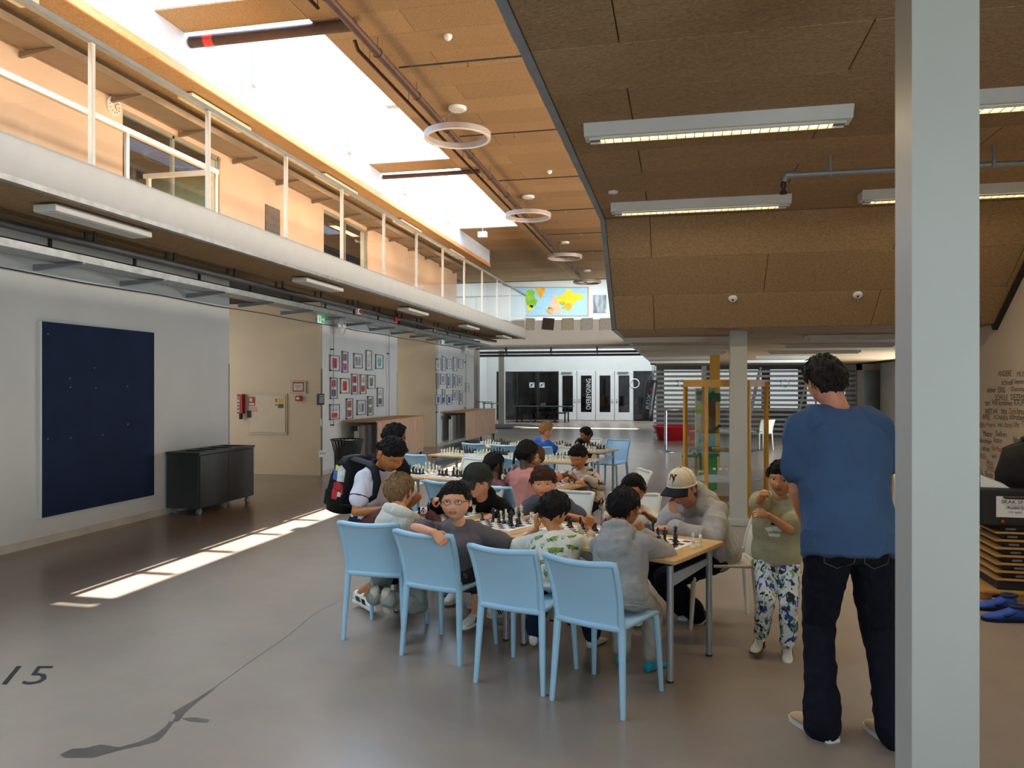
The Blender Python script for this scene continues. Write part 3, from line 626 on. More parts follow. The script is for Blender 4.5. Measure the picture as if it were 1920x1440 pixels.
for k, nm in enumerate(('nearest', 'second', 'third', 'fourth', 'fifth', 'sixth')):
    y = 10.4+3.1*k
    t = thing('sprinkler_line', f'thin sprinkler pipe across the hall ceiling, {nm} from the front', 'pipe', (-2.4, y, 6.28), 0, 'sprinkler lines')
    MB().cyl((-3.93, y, 6.27), (-.6, y, 6.27), .014, seg=8).build('run', dpipe, t)
    MB().lathe([(.012, 0), (.02, -.03), (.008, -.05), (.028, -.075), (.028, -.08)][::-1], (-2.9, y, 6.26), 10).build('sprinkler_head', spr, t)
for x, y, nm in ((-3.0, 9.75, 'nearest the brown pipe'), (-2.75, 16.35, 'beyond the first ring lamp')):
    t = thing('smoke_detector', f'round cream smoke detector on the hall ceiling, {nm}', 'smoke detector', (x, y, ZC)); MB().lathe([(.055, 0), (.055, -.02), (.045, -.045), (.02, -.05)][::-1], (x, y, ZC), 18).build('body', trimw, t); MB().lathe([(.03, -.045), (.03, -.062), (.015, -.066)][::-1], (x, y, ZC), 14).build('sensor', trimw, t)
for px, py, nm in ((1150, 359, 'left of the strip lamps'), ):
    p = onZ(px, py, ZS); MB().lathe([(.045, 0), (.045, -.012), (.03, -.02)][::-1], (p.x, p.y, ZS), 18).build('ceiling_cap', trimw, label='round white ceiling cap near the slab edge', cat='ceiling cap')
Ms = Matrix.Rotation(ang, 3, 'X')
for px, py, nm in ((1374, 559, 'left one, with a dark dot'), (1608, 552, 'near the big column')):
    r = ray(px, py); nrm = V(0, -(ZL-ZS), 9.33-7.94)   # plane through the fold
    p0 = V(0, 7.94, ZS); tt = (p0-V(0, 0, H)).dot(nrm)/r.dot(nrm); p = V(0, 0, H)+r*tt
    t = thing('smoke_detector', f'white disc detector on the sloping soffit, {nm}', 'smoke detector', p); MB().lathe([(.05, 0), (.05, -.015), (.035, -.028)][::-1], p, 18, M=Ms).build('body', trimw, t); MB().lathe([(.012, -.028), (.012, -.034)][::-1], p, 10, M=Ms).build('sensor', black, t)
# speaker boxes high up
for px, py, d, nm in ((738, 192, 13.1, 'beside the second skylight'), (905, 440, 22.5, 'beyond the last skylight')):
    p = atd(px, py, d)
    t = thing('wall_lamp_box', f'small white box fitting {nm}', 'light fitting', p); MB().rbox(p.x-.13, p.x+.13, p.y-.08, p.y+.08, p.z-.08, p.z+.08, .01).build('body', trimw, t); MB().cyl(p, (p.x, p.y, max(p.z+.1, ZC)), .012).build('stem', steel2, t)
for (px, py0, py1, d, red) in ((473, 80, 158, 10.6, False), (652, 120, 285, 13.4, True), (757, 330, 362, 17.4, False), (838, 320, 416, 20, False)):
    Y = atd(px, py0, d).y; a = onX(px, py1, -6.30)
    t = thing('sprinkler_drop', 'thin grey drop pipe on the white skylight shaft'+(' with a red tag' if red else f', {["nearest","","third","farthest"][(473,652,757,838).index(px)]}'), 'pipe', a, 0)
    MB().tube([(a.x, a.y, 8.0), (a.x, a.y, a.z), (a.x+.05, a.y-.03, a.z-.02)], .014, 8).build('run', steel2, t)
    MB().lathe([(.03, -.03), (.03, 0), (.015, .03)], (a.x+.05, a.y-.03, a.z-.03), 10).build('sprinkler_head', mat('red_tag', 'd86a5a', .5) if red else spr, t)
# pipe with elbow under the slab
t = thing('sprinkler_pipe', 'grey pipe with elbow and sprinkler head under the slab', 'pipe', (.77, 6.12, 3.3))
MB().tube([(3.39, 6.16, 3.3), (.83, 6.12, 3.3), (.78, 6.12, 3.29), (.765, 6.12, 3.25)], [.02]*4, 12).build('run', steel2, t)
for x in (.81, ): MB().lathe([(.027, -.03), (.027, .03)], (x, 6.12, 3.3), 12, M=Matrix.Rotation(PI/2, 3, 'Y')).build('elbow', steel2, t)
MB().lathe([(.02, 0), (.024, -.03), (.012, -.06), (.03, -.085), (.03, -.09)][::-1], (.765, 6.12, 3.25), 12).build('sprinkler_head', black, t)
for x in (1.1, 2.2, 3.1): MB().tube([(x, 6.12, 3.27), (x, 6.12, ZS)], .012, 8).add([], []).build('hanger', steel2, t)
# ---- trays and pipes along the left wall
t = thing('cable_tray', 'galvanised cable tray on brackets along the left wall', 'cable tray', (-6.35, 9, 3.0))
MB().box(-6.42, -6.10, 2.4, 24.6, 3.0, 3.006).build('tray_floor', steel, t)
for x in (-6.42, -6.10): MB().box(x-.004, x+.004, 2.4, 24.6, 3.0, 3.075).build('tray_side', steel, t)
b = MB().prism([(-6.698, -.02, 2.995), (-6.08, -.02, 2.995), (-6.08, -.02, 2.98), (-6.698, -.02, 2.93)], (0, .04, 0)).mesh('bracket', steel2)
for k in range(17):
    y = 4.3+1.29*k; o = link('bracket', b, t); o.location = Vector((0, y, 0))-t.location
for i, (x, z, r, nm) in enumerate(((-5.95, 3.17, .04, 'thick dark pipe'), (-6.06, 3.2, .022, 'thin dark pipe'), (-6.5, 3.15, .03, 'dark pipe hugging the wall'))):
    q = thing('service_pipe', f'{nm} running above the cable tray under the balcony', 'pipe', (x, 2.4, z))
    MB().tube([(x, 2.4, z), (x, 23.6, z), (x+.12, 24.2, z)], r, 12).build('run', dpipe, q)
    for k in range(15): MB().box(x-.012, x+.012, 4.3+1.29*k-.018, 4.3+1.29*k+.018, z, 3.32).build('hanger', dpipe, q)
pipe('alarm_cable', [(-6.66, 3, 2.90)]+[(-6.66, 3+1.3*k+.65, 2.885 if k % 2 else 2.9) for k in range(16)], .007, black, 'thin black cable clipped to the left wall below the tray', 'cable', 6)
t = thing('upper_cable_tray', 'dull cable tray on brackets along the upstairs wall', 'cable tray', (-7.3, 9, 5.5))
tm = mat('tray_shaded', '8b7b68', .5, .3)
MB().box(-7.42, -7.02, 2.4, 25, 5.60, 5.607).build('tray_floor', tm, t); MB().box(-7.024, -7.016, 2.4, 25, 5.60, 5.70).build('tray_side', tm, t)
b = MB().prism([(-7.495, -.02, 5.595), (-7.0, -.02, 5.595), (-7.0, -.02, 5.58), (-7.495, -.02, 5.52)], (0, .04, 0)).mesh('bracket', tm)
for k in range(15): o = link('bracket', b, t); o.location = Vector((0, 4.6+1.45*k, 0))-t.location
# far hall pipes
for z, y, nm in ((3.12, 31.2, 'upper'), (3.0, 31.4, 'lower')):
    q = thing('far_pipe', f'{nm} dark pipe under the far bridge', 'pipe', (-5, y, z)); MB().tube([(-9.5, y, z), (-1, y, z)], .05).build('run', dpipe, q)
    for k in range(5): MB().box(-9+1.9*k-.02, -9+1.9*k+.02, y-.02, y+.02, z, 3.34).build('hanger', dpipe, q)
# ================================================================== FURNITURE AND FITTINGS
blue = mat('light_blue_plastic', 'a0c9e2', .42, var=.02, scale=3); ivory = mat('off_white_plastic', 'd8d6c8', .45, var=.02, scale=3)
beech = wood('beech_laminate', 'd8b176', 'c99d62', .38, (2, 14, 14), 2.5); legm = mat('grey_table_steel', 'a7adb2', .38, .55, var=.05); capm = mat('black_plastic', '1b1b1c', .5)
# ---- stacking chair: seat, framed back, four splayed legs (facing +y, origin on the floor under the seat)
def chair_proto(m, name, label):
    t = thing(name, label, 'chair')
    n, k = 12, 9
    # backrest: a curved panel inside a rounded rim that flows into the rear legs
    def back(u, v):       # u -1..1 across, v 0..1 up
        z = .455+v*.335-(.018*(u*u))*(1 if v > .9 else 0)*0
        hw = .192+.016*v
        y = -.205-.02*v-.085*v*v-.035*(1-u*u)*(.35+.65*v)
        return V(u*hw, y, z+.012*(u*u)*v)
    vs = []
    for s in (0, 1):
        for j in range(k+1):
            for i in range(n+1): vs.append(back(-1+2*i/n, j/k)+V(0, -.012*s, 0))
    W_ = n+1; off = W_*(k+1); fs = []
    for j in range(k):
        for i in range(n):
            a = j*W_+i; fs.append((a, a+1, a+W_+1, a+W_)); fs.append((off+a, off+a+W_, off+a+W_+1, off+a+1))
    p = MB(); p.add(vs, fs, 0, True); bk = p.build('backrest', m, t)
    rim = [back(-1, j/10)+V(0, -.006, 0) for j in range(11)]+[back(-1+2*i/14, 1)+V(0, -.006, .004) for i in range(1, 14)]+[back(1, 1-j/10)+V(0, -.006, 0) for j in range(11)]
    MB().tube(rim, [.017]*len(rim), 8, ref=(0, 1, 0)).build('back_rim', m, bk)
    # seat: slightly dished panel with rolled edge
    vs = []; n = 10
    for s in (0, 1):
        for j in range(n+1):
            for i in range(n+1):
                u, v = -1+2*i/n, -1+2*j/n
                x = u*(.205+.008*v); y = v*.225; z = .455-.016*(1-u*u)*(1-v*v)-(.012 if v > .95 else 0)-s*.022
                vs.append((x*(1-.03*s), y*(1-.02*s), z))
    W_ = n+1; off = W_*W_; fs = []
    for j in range(n):
        for i in range(n):
            a = j*W_+i; fs.append((a, a+1, a+W_+1, a+W_)); fs.append((off+a, off+a+W_, off+a+W_+1, off+a+1))
    for i in range(n):
        for q in ((i, i+1), (n*W_+i+1, n*W_+i), ((i+1)*W_, i*W_), (i*W_+n, (i+1)*W_+n)): fs.append((q[1], q[0], q[0]+off, q[1]+off))
    p = MB(); p.add(vs, fs, 0, True); p.build('seat', m, t)
    low = [back(-1+2*i/10, 0)+V(0, -.004, -.006) for i in range(11)]
    MB().tube(low, .02, 8).build('seat_rail', m, t)
    for sx in (-1, 1):
        MB().tube([(sx*.192, -.205, .50), (sx*.195, -.208, .42), (sx*.205, -.222, .2), (sx*.215, -.235, 0)], [.0185, .021, .018, .014], 10).build('leg', m, t)
        MB().tube([(sx*.188, .2, .452), (sx*.196, .205, .40), (sx*.207, .218, .2), (sx*.215, .23, 0)], [.015, .019, .017, .0135], 10).build('leg', m, t)
    return t
pb = chair_proto(blue, 'blue_chair', 'x'); pw = chair_proto(ivory, 'white_chair', 'x')
CH = [  # colour, x, y, facing angle from +y (clockwise positive), label
    ('b', -1.99, 5.03, 1, 'light blue plastic chair pulled up under the boy in the white hood'),
    ('b', -1.456, 4.777, 15, 'light blue plastic chair with a boy\'s arm hooked over its back'),
    ('b', -.88, 4.445, 15.5, 'light blue plastic chair behind the boy in the dinosaur shirt'),
    ('b', -.39, 4.25, 23, 'light blue plastic chair under the boy in the grey hoodie, closest to the viewer'),
    ('w', .28, 5.76, -96, 'off-white plastic chair under the man in the cream cap'),
    ('w', -1.80, 6.36, 192, 'off-white chair behind the boy in the black cap'),
    ('w', -1.0, 6.22, 196, 'off-white chair behind the boy in the slate T-shirt'),
    ('w', -.42, 6.2, 190, 'off-white chair under the boy with glasses and white T-shirt'),
    ('b', -1.56, 6.98, 18, 'blue chair under the girl in the pink top'),
    ('b', -2.08, 7.2, 18, 'blue chair under the girl in the mauve top'),
    ('b', -2.62, 7.40, 20, 'empty blue chair beside the backpack boy at the second row'),
    ('w', -.66, 8.2, -112, 'off-white chair at the table end beside the boy in the patterned sweater'),
    ('w', -2.55, 8.9, 198, 'off-white chair on the far side of the second table row'),
    ('b', -2.4, 9.75, 20, 'blue chair half hidden behind the black cap at the third table row'),
    ('b', -3.3, 9.9, 24, 'blue chair at the passage end of the third table row'),
    ('b', -1.85, 9.62, 18, 'blue chair beyond the girl with braids at the third table row'),
    ('w', -1.65, 10.95, 196, 'off-white chair tucked between the third and fourth table rows'),
    ('b', -3.06, 11.93, 20, 'blue chair at the outer end of the fourth table row'),
    ('b', -2.55, 11.72, 18, 'blue chair next to the boy in the bright blue shirt, empty'),
    ('b', -1.98, 11.55, 14, 'blue chair under the boy in the bright blue shirt'),
    ('b', -1.12, 12.75, 200, 'blue chair at the cabinet end of the fourth table row'),
    ('w', -1.62, 13.0, 200, 'off-white chair under the boy in the black shirt at the fourth table row')]
fb = fw = True
for c, x, y, a, lab in CH:
    src = pb if c == 'b' else pw
    first = fb if c == 'b' else fw
    if first:
        o = src; o.location = (x, y, 0); o.rotation_euler = (0, 0, -math.radians(a)); o['label'] = lab
        if c == 'b': fb = False
        else: fw = False
    else: o = copy_thing(src, (x, y, 0), -math.radians(a), lab)
    if lab.split(' ', 3)[-1].startswith(('behind the boy', 'under the boy with glasses')): o.scale = (1, 1, .86)
    o['group'] = 'light blue chairs at the chess tables' if c == 'b' else 'off-white chairs at the chess tables'
# ---- tables: local x runs along the table to the left of the row, origin at the near right corner
def table_proto():
    t = thing('folding_table', 'x', 'table', group='chess tables in rows')
    MB().rbox(-1.195, -.005, .0, .70, .694, .72, .006).build('tabletop', beech, t)
    for sx, lx in ((0, -.075), (1, -1.125)):
        for ly in (.075, .625):
            l = MB(); l.cyl((lx, ly, .01), (lx, ly, .694), .02, seg=14); lg = l.build('leg', legm, t)
            MB().cyl((lx, ly, 0), (lx, ly, .012), .021, seg=14).build('foot_cap', capm, lg)
        b = MB(); b.prism([(lx-.006, .09, .62), (lx-.006, .61, .62), (lx-.006, .61, .585), (lx-.006, .09, .545)][::-1], (.012, 0, 0)); b.build('end_brace', legm, t)
        MB().box(lx-.02, lx+.02, .04, .66, .676, .694).build('top_bracket', capm, t)
    MB().box(-1.12, -.08, .335, .365, .655, .685).build('long_rail', legm, t)
    return t
tp = table_proto()
ROWT = [((-.02, 4.41), 25.3, 2, 'front'), ((-1.087, 7.286), 20.5, 2, 'second'), ((-1.30, 9.80), 19, 2, 'third'), ((-1.16, 11.5), 19, 2, 'fourth')]
TL = {('front', 0): 'beech table at the very front, with the man in the cap at its far corner', ('front', 1): 'beech table between the boy in the white hood and the boy in the black cap', ('second', 0): 'beech table reached over by the girl in pink', ('second', 1): 'beech table lined with black pieces beyond the black-capped boy',
      ('third', 0): 'beech table end behind the boy in the patterned sweater', ('third', 1): 'beech table end pointing at the passage, third row', ('fourth', 0): 'beech table between the two farthest boys', ('fourth', 1): 'beech table at the farthest row beside two empty blue chairs'}
FR = {}
first = True
for (x, y), a, n, nm in ROWT:
    ra = -math.radians(a); R = Matrix.Rotation(ra, 3, 'Z'); FR[nm] = (V(x, y, 0), R)
    for k in range(n):
        loc = V(x, y, 0)+R@V(-1.2*k, 0, 0)
        if first: tp.location = loc; tp.rotation_euler = (0, 0, ra); tp['label'] = TL[nm, k]; first = False
        else: copy_thing(tp, loc, ra, TL[nm, k])
# ---- chess boards and men
def board_mat():
    m = mat('chess_mat_print', 'f0eee8', .6); nt = m.node_tree; b = nt.nodes['Principled BSDF']
    tc = nt.nodes.new('ShaderNodeTexCoord'); ck = nt.nodes.new('ShaderNodeTexChecker'); ck.inputs['Scale'].default_value = 1/.05
    ck.inputs['Color1'].default_value = (*lin('efece6'), 1); ck.inputs['Color2'].default_value = (*lin('3a2c33'), 1)
    ad = nt.nodes.new('ShaderNodeVectorMath'); ad.operation = 'ADD'; ad.inputs[1].default_value = (10, 10, .01)
    nt.links.new(tc.outputs['Object'], ad.inputs[0]); nt.links.new(ad.outputs[0], ck.inputs['Vector'])
    nt.links.new(ck.outputs[0], b.inputs['Base Color']); return m
bm_ = board_mat(); bwhite = mat('chess_mat_border', 'f1efe9', .6); SQ = .05
bme = MB().box(-4.6*SQ, 4.6*SQ, -4.6*SQ, 4.6*SQ, 0, .0015).mesh('mat_sheet', bwhite); bsq = MB().box(-4*SQ, 4*SQ, -4*SQ, 4*SQ, .0012, .0022).mesh('printed_squares', bm_)
pcw = mat('chess_ivory_plastic', 'eae4c4', .35, var=.03, coat=.2); pcb = mat('chess_black_plastic', '131215', .35, var=.1, coat=.2)
def piece(kind):
    b = MB(); base = [(.0155, 0), (.0165, .004), (.0155, .009), (.012, .012)]
    S = {'pawn': (base+[(.0075, .018), (.0062, .028), (.0095, .031), (.0065, .034), (.0095, .040), (.0098, .044), (.007, .050), (.001, .053)]),
         'rook': (base+[(.0092, .018), (.0082, .034), (.0125, .040), (.0125, .053), (.009, .053), (.009, .047), (.001, .047)]),
         'bishop': (base+[(.008, .02), (.0062, .044), (.0108, .048), (.0065, .051), (.0095, .058), (.0085, .066), (.0045, .073), (.0032, .077), (.0008, .080)]),
         'queen': (base+[(.009, .022), (.007, .055), (.0125, .060), (.0075, .064), (.0118, .083), (.0085, .084), (.005, .088), (.001, .092)]),
         'king': (base+[(.0095, .022), (.0075, .058), (.0132, .063), (.008, .067), (.0122, .083), (.0105, .087), (.003, .089), (.001, .090)]),
         'knight': (base+[(.0105, .016), (.010, .022)])}[kind]
    b.lathe(S, (0, 0, 0), 12)
    if kind == 'knight':
        o = [(-.009, .02), (.010, .02), (.0085, .030), (.0035, .038), (.012, .040), (.0155, .045), (.013, .052), (.005, .060), (.003, .066), (-.001, .061), (-.007, .055), (-.0115, .043), (-.011, .030)]
        b.prism([(-.0055, y, z) for y, z in o][::-1], (.011, 0, 0))
    if kind == 'king': b.box(-.0022, .0022, -.0022, .0022, .088, .102); b.box(-.006, .006, -.002, .002, .0935, .098)
    if kind == 'rook':
        for k in range(4): a = k*PI/2+.4; b.obox((.0105*math.cos(a), .0105*math.sin(a), .055), (.006, .006, .006), Matrix.Rotation(a, 3, 'Z'))
    sc = 1.12; b.v = [(x*sc, y*sc, z*sc) for x, y, z in b.v]
    return b
PCM = {(k, c): piece(k).mesh('chess_'+k, m) for k in ('pawn', 'rook', 'knight', 'bishop', 'queen', 'king') for c, m in (('white', pcw), ('black', pcb))}
BACK = ['rook', 'knight', 'bishop', 'queen', 'king', 'bishop', 'knight', 'rook']
far_stuff = MB(); stuff_n = [0]
ORD = ['first', 'second', 'third', 'fourth', 'fifth', 'sixth', 'seventh', 'eighth', 'ninth', 'tenth']
def man(kind, c, pos, label, grp, rz=0., stuff=False):
    if stuff:
        me = PCM[kind, c]; R = Matrix.Translation(pos)
        far_stuff.add([R@v.co for v in me.vertices], [tuple(p.vertices) for p in me.polygons], 0 if c == 'white' else 1, True); return
    o = link('chess_'+kind, PCM[kind, c], label=label, cat='chess piece', group=grp); o.location = pos; o.rotation_euler = (0, 0, rz); return o
def board(nm, u, v, label, where, setup, rot=0., stuff=False, extra=()):
    o, R = FR[nm]; c = o+R@V(-u, v, .7205)
    t = thing('chess_mat', label, 'chess board', c, 0, 'chess mats on the tables'); t.rotation_euler = (0, 0, R.to_euler().z+rot)
    link('mat_sheet', bme, t); link('printed_squares', bsq, t)
    sets = [((f-3.5)*SQ+random.uniform(-.004, .004), (r-3.5)*SQ+random.uniform(-.004, .004), kind, col, '') for kind, col, f, r in setup]+[(-du, dv, kind, col, 'off the mat ') for kind, col, du, dv in extra]
    same = {}
    for q in sets: same.setdefault(q[2:], []).append(q)
    for (kind, col, off), qs in same.items():
        for i, (x, y, *_) in enumerate(sorted(qs)):
            lab = f'{col} chess {kind} {off}{where}' if len(qs) == 1 else f'{ORD[i]} {col} chess {kind} from the passage side, {off}{where}'
            man(kind, col, c+R@V(x, y, .0023 if not off else 0), lab, f'chess pieces {where}', random.uniform(-.4, .4)+(PI if col == 'black' else 0), stuff)
def start(near='white'):
    far = 'black' if near == 'white' else 'white'
    return [(k, near, i, 0) for i, k in enumerate(BACK)]+[('pawn', near, i, 1) for i in range(8)]+[('pawn', far, i, 6) for i in range(8)]+[(k, far, i, 7) for i, k in enumerate(BACK)]
Bd = [('king', 'black', 6, 3), ('rook', 'black', 2, 6), ('bishop', 'black', 4, 5), ('pawn', 'black', 5, 5), ('queen', 'black', 6, 6), ('rook', 'black', 7, 4), ('knight', 'black', 3, 5), ('pawn', 'black', 1, 6), ('pawn', 'white', 3, 3), ('knight', 'white', 4, 2), ('pawn', 'white', 5, 2), ('rook', 'white', 2, 2), ('pawn', 'white', 1, 2)]
board('front', .36, .36, 'chess mat in front of the man in the cream cap', 'before the man in the cream cap', Bd, extra=(('king', 'black', -.18, -.22), ('bishop', 'white', -.27, .06), ('pawn', 'white', -.29, .02), ('knight', 'white', -.30, .10), ('bishop', 'black', .12, .29)))
Bc = [('king', 'white', 3, 2), ('rook', 'black', 5, 6), ('pawn', 'black', 6, 6), ('pawn', 'black', 4, 6), ('bishop', 'black', 7, 7), ('queen', 'black', 5, 7), ('knight', 'black', 3, 7), ('rook', 'black', 1, 7), ('pawn', 'black', 2, 6), ('pawn', 'black', 7, 6), ('pawn', 'white', 1, 4), ('bishop', 'white', 2, 3), ('knight', 'white', 6, 2)]
board('front', .95, .36, 'chess mat under the raised hand of the dinosaur-shirt boy', 'before the dinosaur-shirt boy', Bc, extra=tuple(('pawn', 'white', -.26+.035*k, -.14+.03*(k % 2)) for k in range(4))+(('rook', 'white', -.27, -.19), ('bishop', 'white', -.21, -.2), ('knight', 'white', -.15, -.2)))
Bb = [('king', 'white', 4, 7), ('bishop', 'white', 3, 7), ('rook', 'white', 6, 7), ('pawn', 'white', 7, 6), ('pawn', 'white', 1, 6), ('pawn', 'white', 0, 6), ('knight', 'white', 2, 6), ('pawn', 'white', 5, 6), ('pawn', 'white', 3, 5), ('queen', 'black', 2, 3), ('pawn', 'black', 3, 3), ('rook', 'black', 5, 3), ('bishop', 'black', 6, 4), ('king', 'black', 6, 2), ('pawn', 'black', 7, 2), ('knight', 'black', 4, 3), ('pawn', 'black', 0, 3), ('pawn', 'white', 5, 0)]
board('front', 1.52, .36, 'chess mat in the middle between the boy with glasses and the slate T-shirt boy', 'before the boy with wire glasses', Bb)
Ba = [('queen', 'black', 0, 5), ('rook', 'white', 2, 3), ('pawn', 'white', 3, 4), ('bishop', 'white', 4, 5), ('knight', 'white', 5, 6), ('pawn', 'white', 6, 5), ('rook', 'white', 7, 7), ('king', 'white', 4, 7), ('pawn', 'white', 3, 7), ('pawn', 'black', 2, 1), ('king', 'black', 4, 0), ('pawn', 'black', 1, 1)]
board('front', 2.12, .36, 'chess mat under the outstretched hand of the black-capped boy', 'before the black-capped boy', Ba)
mid = [(k, 'black', i, 1) for i, k in enumerate(BACK)]+[('pawn', 'black', i, 2) for i in range(8)]+[('pawn', 'white', i, 6) for i in range(8)]+[(k, 'white', i, 7) for i, k in enumerate(BACK)]
def thin(s, drop): return [q for i, q in enumerate(s) if i not in drop]
board('second', .36, .36, 'chess mat between the girl in pink and the boy in the patterned sweater', 'between pink girl and patterned sweater', [('pawn', 'white', i, 1) for i in (2, 3, 5, 6)]+[('rook', 'white', 7, 0), ('king', 'white', 4, 0), ('bishop', 'white', 5, 0), ('knight', 'white', 6, 2)]+[('rook', 'black', 3, 5), ('queen', 'black', 4, 6), ('pawn', 'black', 5, 5), ('king', 'black', 5, 7), ('pawn', 'black', 6, 6), ('bishop', 'black', 2, 6)])
board('second', .95, .36, 'chess mat hidden behind the girl in pink', 'behind the girl in pink', thin(start('white'), (1, 4, 9, 12, 20, 25)))
board('second', 1.52, .36, 'chess mat with massed black pieces behind the black cap', 'behind the black cap', thin(mid, (3, 10, 18, 22)))
board('second', 2.1, .36, 'chess mat at the backpack boy\'s end of the second row', 'at the backpack end, second row', thin(start('black'), (20, 26)))
for k, u in enumerate((.36, .95, 1.52, 2.1)):
    board('third', u, .36, 'chess mat set up on the third row, '+('cabinet end', 'second from the cabinet end', 'second from the passage end', 'passage end')[k], 'on the third row, '+('cabinet end', 'inner cabinet side', 'inner passage side', 'passage end')[k], start('white'))
for k, u in enumerate((.36, .95, 1.52, 2.1)):
    board('fourth', u, .36, 'chess mat set up on the farthest row, '+('by the boy in black', 'by the boy in bright blue', 'second from its outer end', 'outer end')[k], 'on the farthest row, '+('by the black-shirted boy', 'by the boy in bright blue', '', '')[k], start('white'), stuff=k > 0)
far_stuff.build('chess_men_far', [pcw, pcb], kind='stuff', label='crowd of small white and black chess men on the farthest row', cat='chess pieces')
# ---- waste sorting cabinet
bk = mat('anthracite_laminate', '3a3e3f', .45, var=.05, scale=3)
t = thing('recycling_cabinet', 'dark grey waste sorting cabinet on castors beside the blue board', 'bin', (-6.48, 9.65, 0))
x0, x1, y0, y1 = -6.66, -6.18, 8.98, 10.3
MB().rbox(x0, x1, y0, y1, .09, .80, .006).build('body', bk, t)
for a, b in ((y0+.01, (y0+y1)/2-.004), ((y0+y1)/2+.004, y1-.01)): MB().rbox(x1, x1+.018, a, b, .10, .79, .004).build('door', bk, t)
tpp = MB(); yy = [y0-.01]+[y0+.1+k*.3+s for k in range(4) for s in (0, .22)]+[y1+.01]
for k in range(0, len(yy), 2): tpp.box(x0+.08, x1-.06, yy[k], yy[k+1], .80, .835)
tpp.box(x0-.005, x0+.08, yy[0], yy[-1], .80, .835); tpp.box(x1-.06, x1+.02, yy[0], yy[-1], .80, .835); tpp.build('top_plate', bk, t)
for k in range(4): MB().box(x0+.08, x1-.06, yy[1+2*k], yy[2+2*k], .801, .804).build('opening', black, t)
cs = mat('castor_grey', '9c9fa0', .4, .4)
for x in (x0+.06, x1-.05):
    for y in (y0+.08, (y0+y1)/2, y1-.08):
        c = MB(); c.cyl((x-.018, y, .04), (x+.018, y, .04), .04, seg=14); c.box(x-.022, x+.022, y-.015, y+.015, .05, .092); c.build('castor', cs, t)
# ---- blue board
t = thing('pin_board', 'large dark blue felt pin board on the white wall', 'pin board', (XW, 7.84, .3))
MB().rbox(XW+.002, XW+.04, 6.94, 8.74, .295, 2.40, .005).build('felt_panel', mat('navy_felt', '14264a', .9, var=.1, scale=2.5, bump=.1), t)
MB().box(XW+.002, XW+.042, 6.925, 6.94, .295, 2.40).build('edge_strip', trimw, t)
pn = mat('pin_white', 'd6d8d2', .5)
for px, py in ((90, 626), (177, 690), (131, 710), (239, 725), (132, 726), (180, 727), (193, 816), (240, 795), (133, 821), (90, 823), (240, 796)):
    p = onX(px, py, XW+.045); MB().ell((XW+.044, p.y, p.z), (.005, .006, .006), seg=6, rings=4).build('pin', pn, t)
# ---- fire cabinet group on the beige end wall
YF = 13.57
def yq(px, py): return onY(px, py, YF)
def plate(name, pts, m, label=None, cat=None, th=.012, parent=None, off=0., group=None):
    (xa, ya), (xb, yb) = pts; a, b = yq(xa, ya), yq(xb, yb)
    return MB().box(a.x, b.x, YF-th-off, YF-off, a.z, b.z).build(name, m, parent, label=label, cat=cat, group=group)
red = mat('fire_red', 'b02a24', .45, var=.04)
t = thing('hose_cabinet', 'flush cream hose reel cabinet with stickers on the beige wall', 'fire cabinet', yq(502, 815))
plate('frame', ((466, 738), (539, 815)), mat('cabinet_frame_cream', 'd2c3aa', .5, var=.015), th=.02, parent=t)
plate('door', ((470, 742), (536, 811)), mat('cabinet_door_cream', 'dccdb6', .45, var=.015), th=.012, off=.02, parent=t)
for pts, m in ((((467.5, 744), (480, 761)), red), (((472, 763), (483.5, 772)), mat('sticker_pale_red', 'd9a58e', .5)), (((523, 744), (533, 747)), mat('sticker_white', 'd8d4cc', .5)), (((523, 747), (533, 757)), mat('sticker_yellow', 'd9b23a', .5)), (((523, 757.5), (533, 765)), mat('sticker_green', '4c5f4d', .5)), (((465, 770), (473, 783)), black)):
    plate('sticker', pts, m, th=.002, off=.033, parent=t)
for pts in (((469.5, 746), (474.5, 753)), ((469, 755.5), (478.5, 759.5))): plate('sticker_symbol', pts, MATS['sticker_white'], th=.002, off=.0355, parent=t)
for q in (747.5, 751, 757.5): plate('sticker_symbol', ((518, q), (521, q+3)), mat('sticker_rust', '8a5a44', .5), th=.002, off=.033, parent=t)
t = thing('fire_blanket_tube', 'red fire equipment tube with pictograms beside the hose cabinet', 'fire equipment', yq(456, 785))
a, b = yq(450, 739), yq(460, 775); MB().rbox(a.x, b.x, YF-.11, YF, b.z, a.z, .008).build('case', red, t)
a, b = yq(450.7, 744), yq(455, 772); MB().box(a.x, b.x, YF-.113, YF-.11, b.z, a.z).build('label_plate', MATS['sticker_white'], t)
for q in (745.5, 753, 759, 765): a, b = yq(451.3, q), yq(454.3, q+3.4); MB().box(a.x, b.x, YF-.115, YF-.113, b.z, a.z).build('pictogram', mat('pictogram_grey', '5b6357', .6), t)
a, b = yq(452.5, 775), yq(457, 786); MB().rbox(a.x, b.x, YF-.09, YF-.03, b.z, a.z, .01).build('grip', black, t)
t = thing('framed_notice', 'framed notice with a thick red border on the beige wall', 'notice', yq(560, 737))
plate('frame', ((546, 714), (575, 738)), mat('brushed_frame', 'b3a997', .4, .5), th=.025, parent=t); plate('mount', ((548, 717), (573, 735)), beige, th=.003, off=.025, parent=t)
plate('red_border', ((550, 716.5), (571, 734.5)), red, th=.002, off=.028, parent=t); plate('sheet', ((552, 719), (569, 732)), mat('notice_sheet', 'ded3c8', .6), th=.002, off=.030, parent=t)
for i, (q, xa, xb) in enumerate(((722, 554, 567), (725, 555, 566), (728.5, 557, 560), (728.5, 563, 567))): plate('print_line', ((xa, q), (xb, q+1.3)), mat('print_grey', '8c807a', .6), th=.001, off=.032, parent=t)
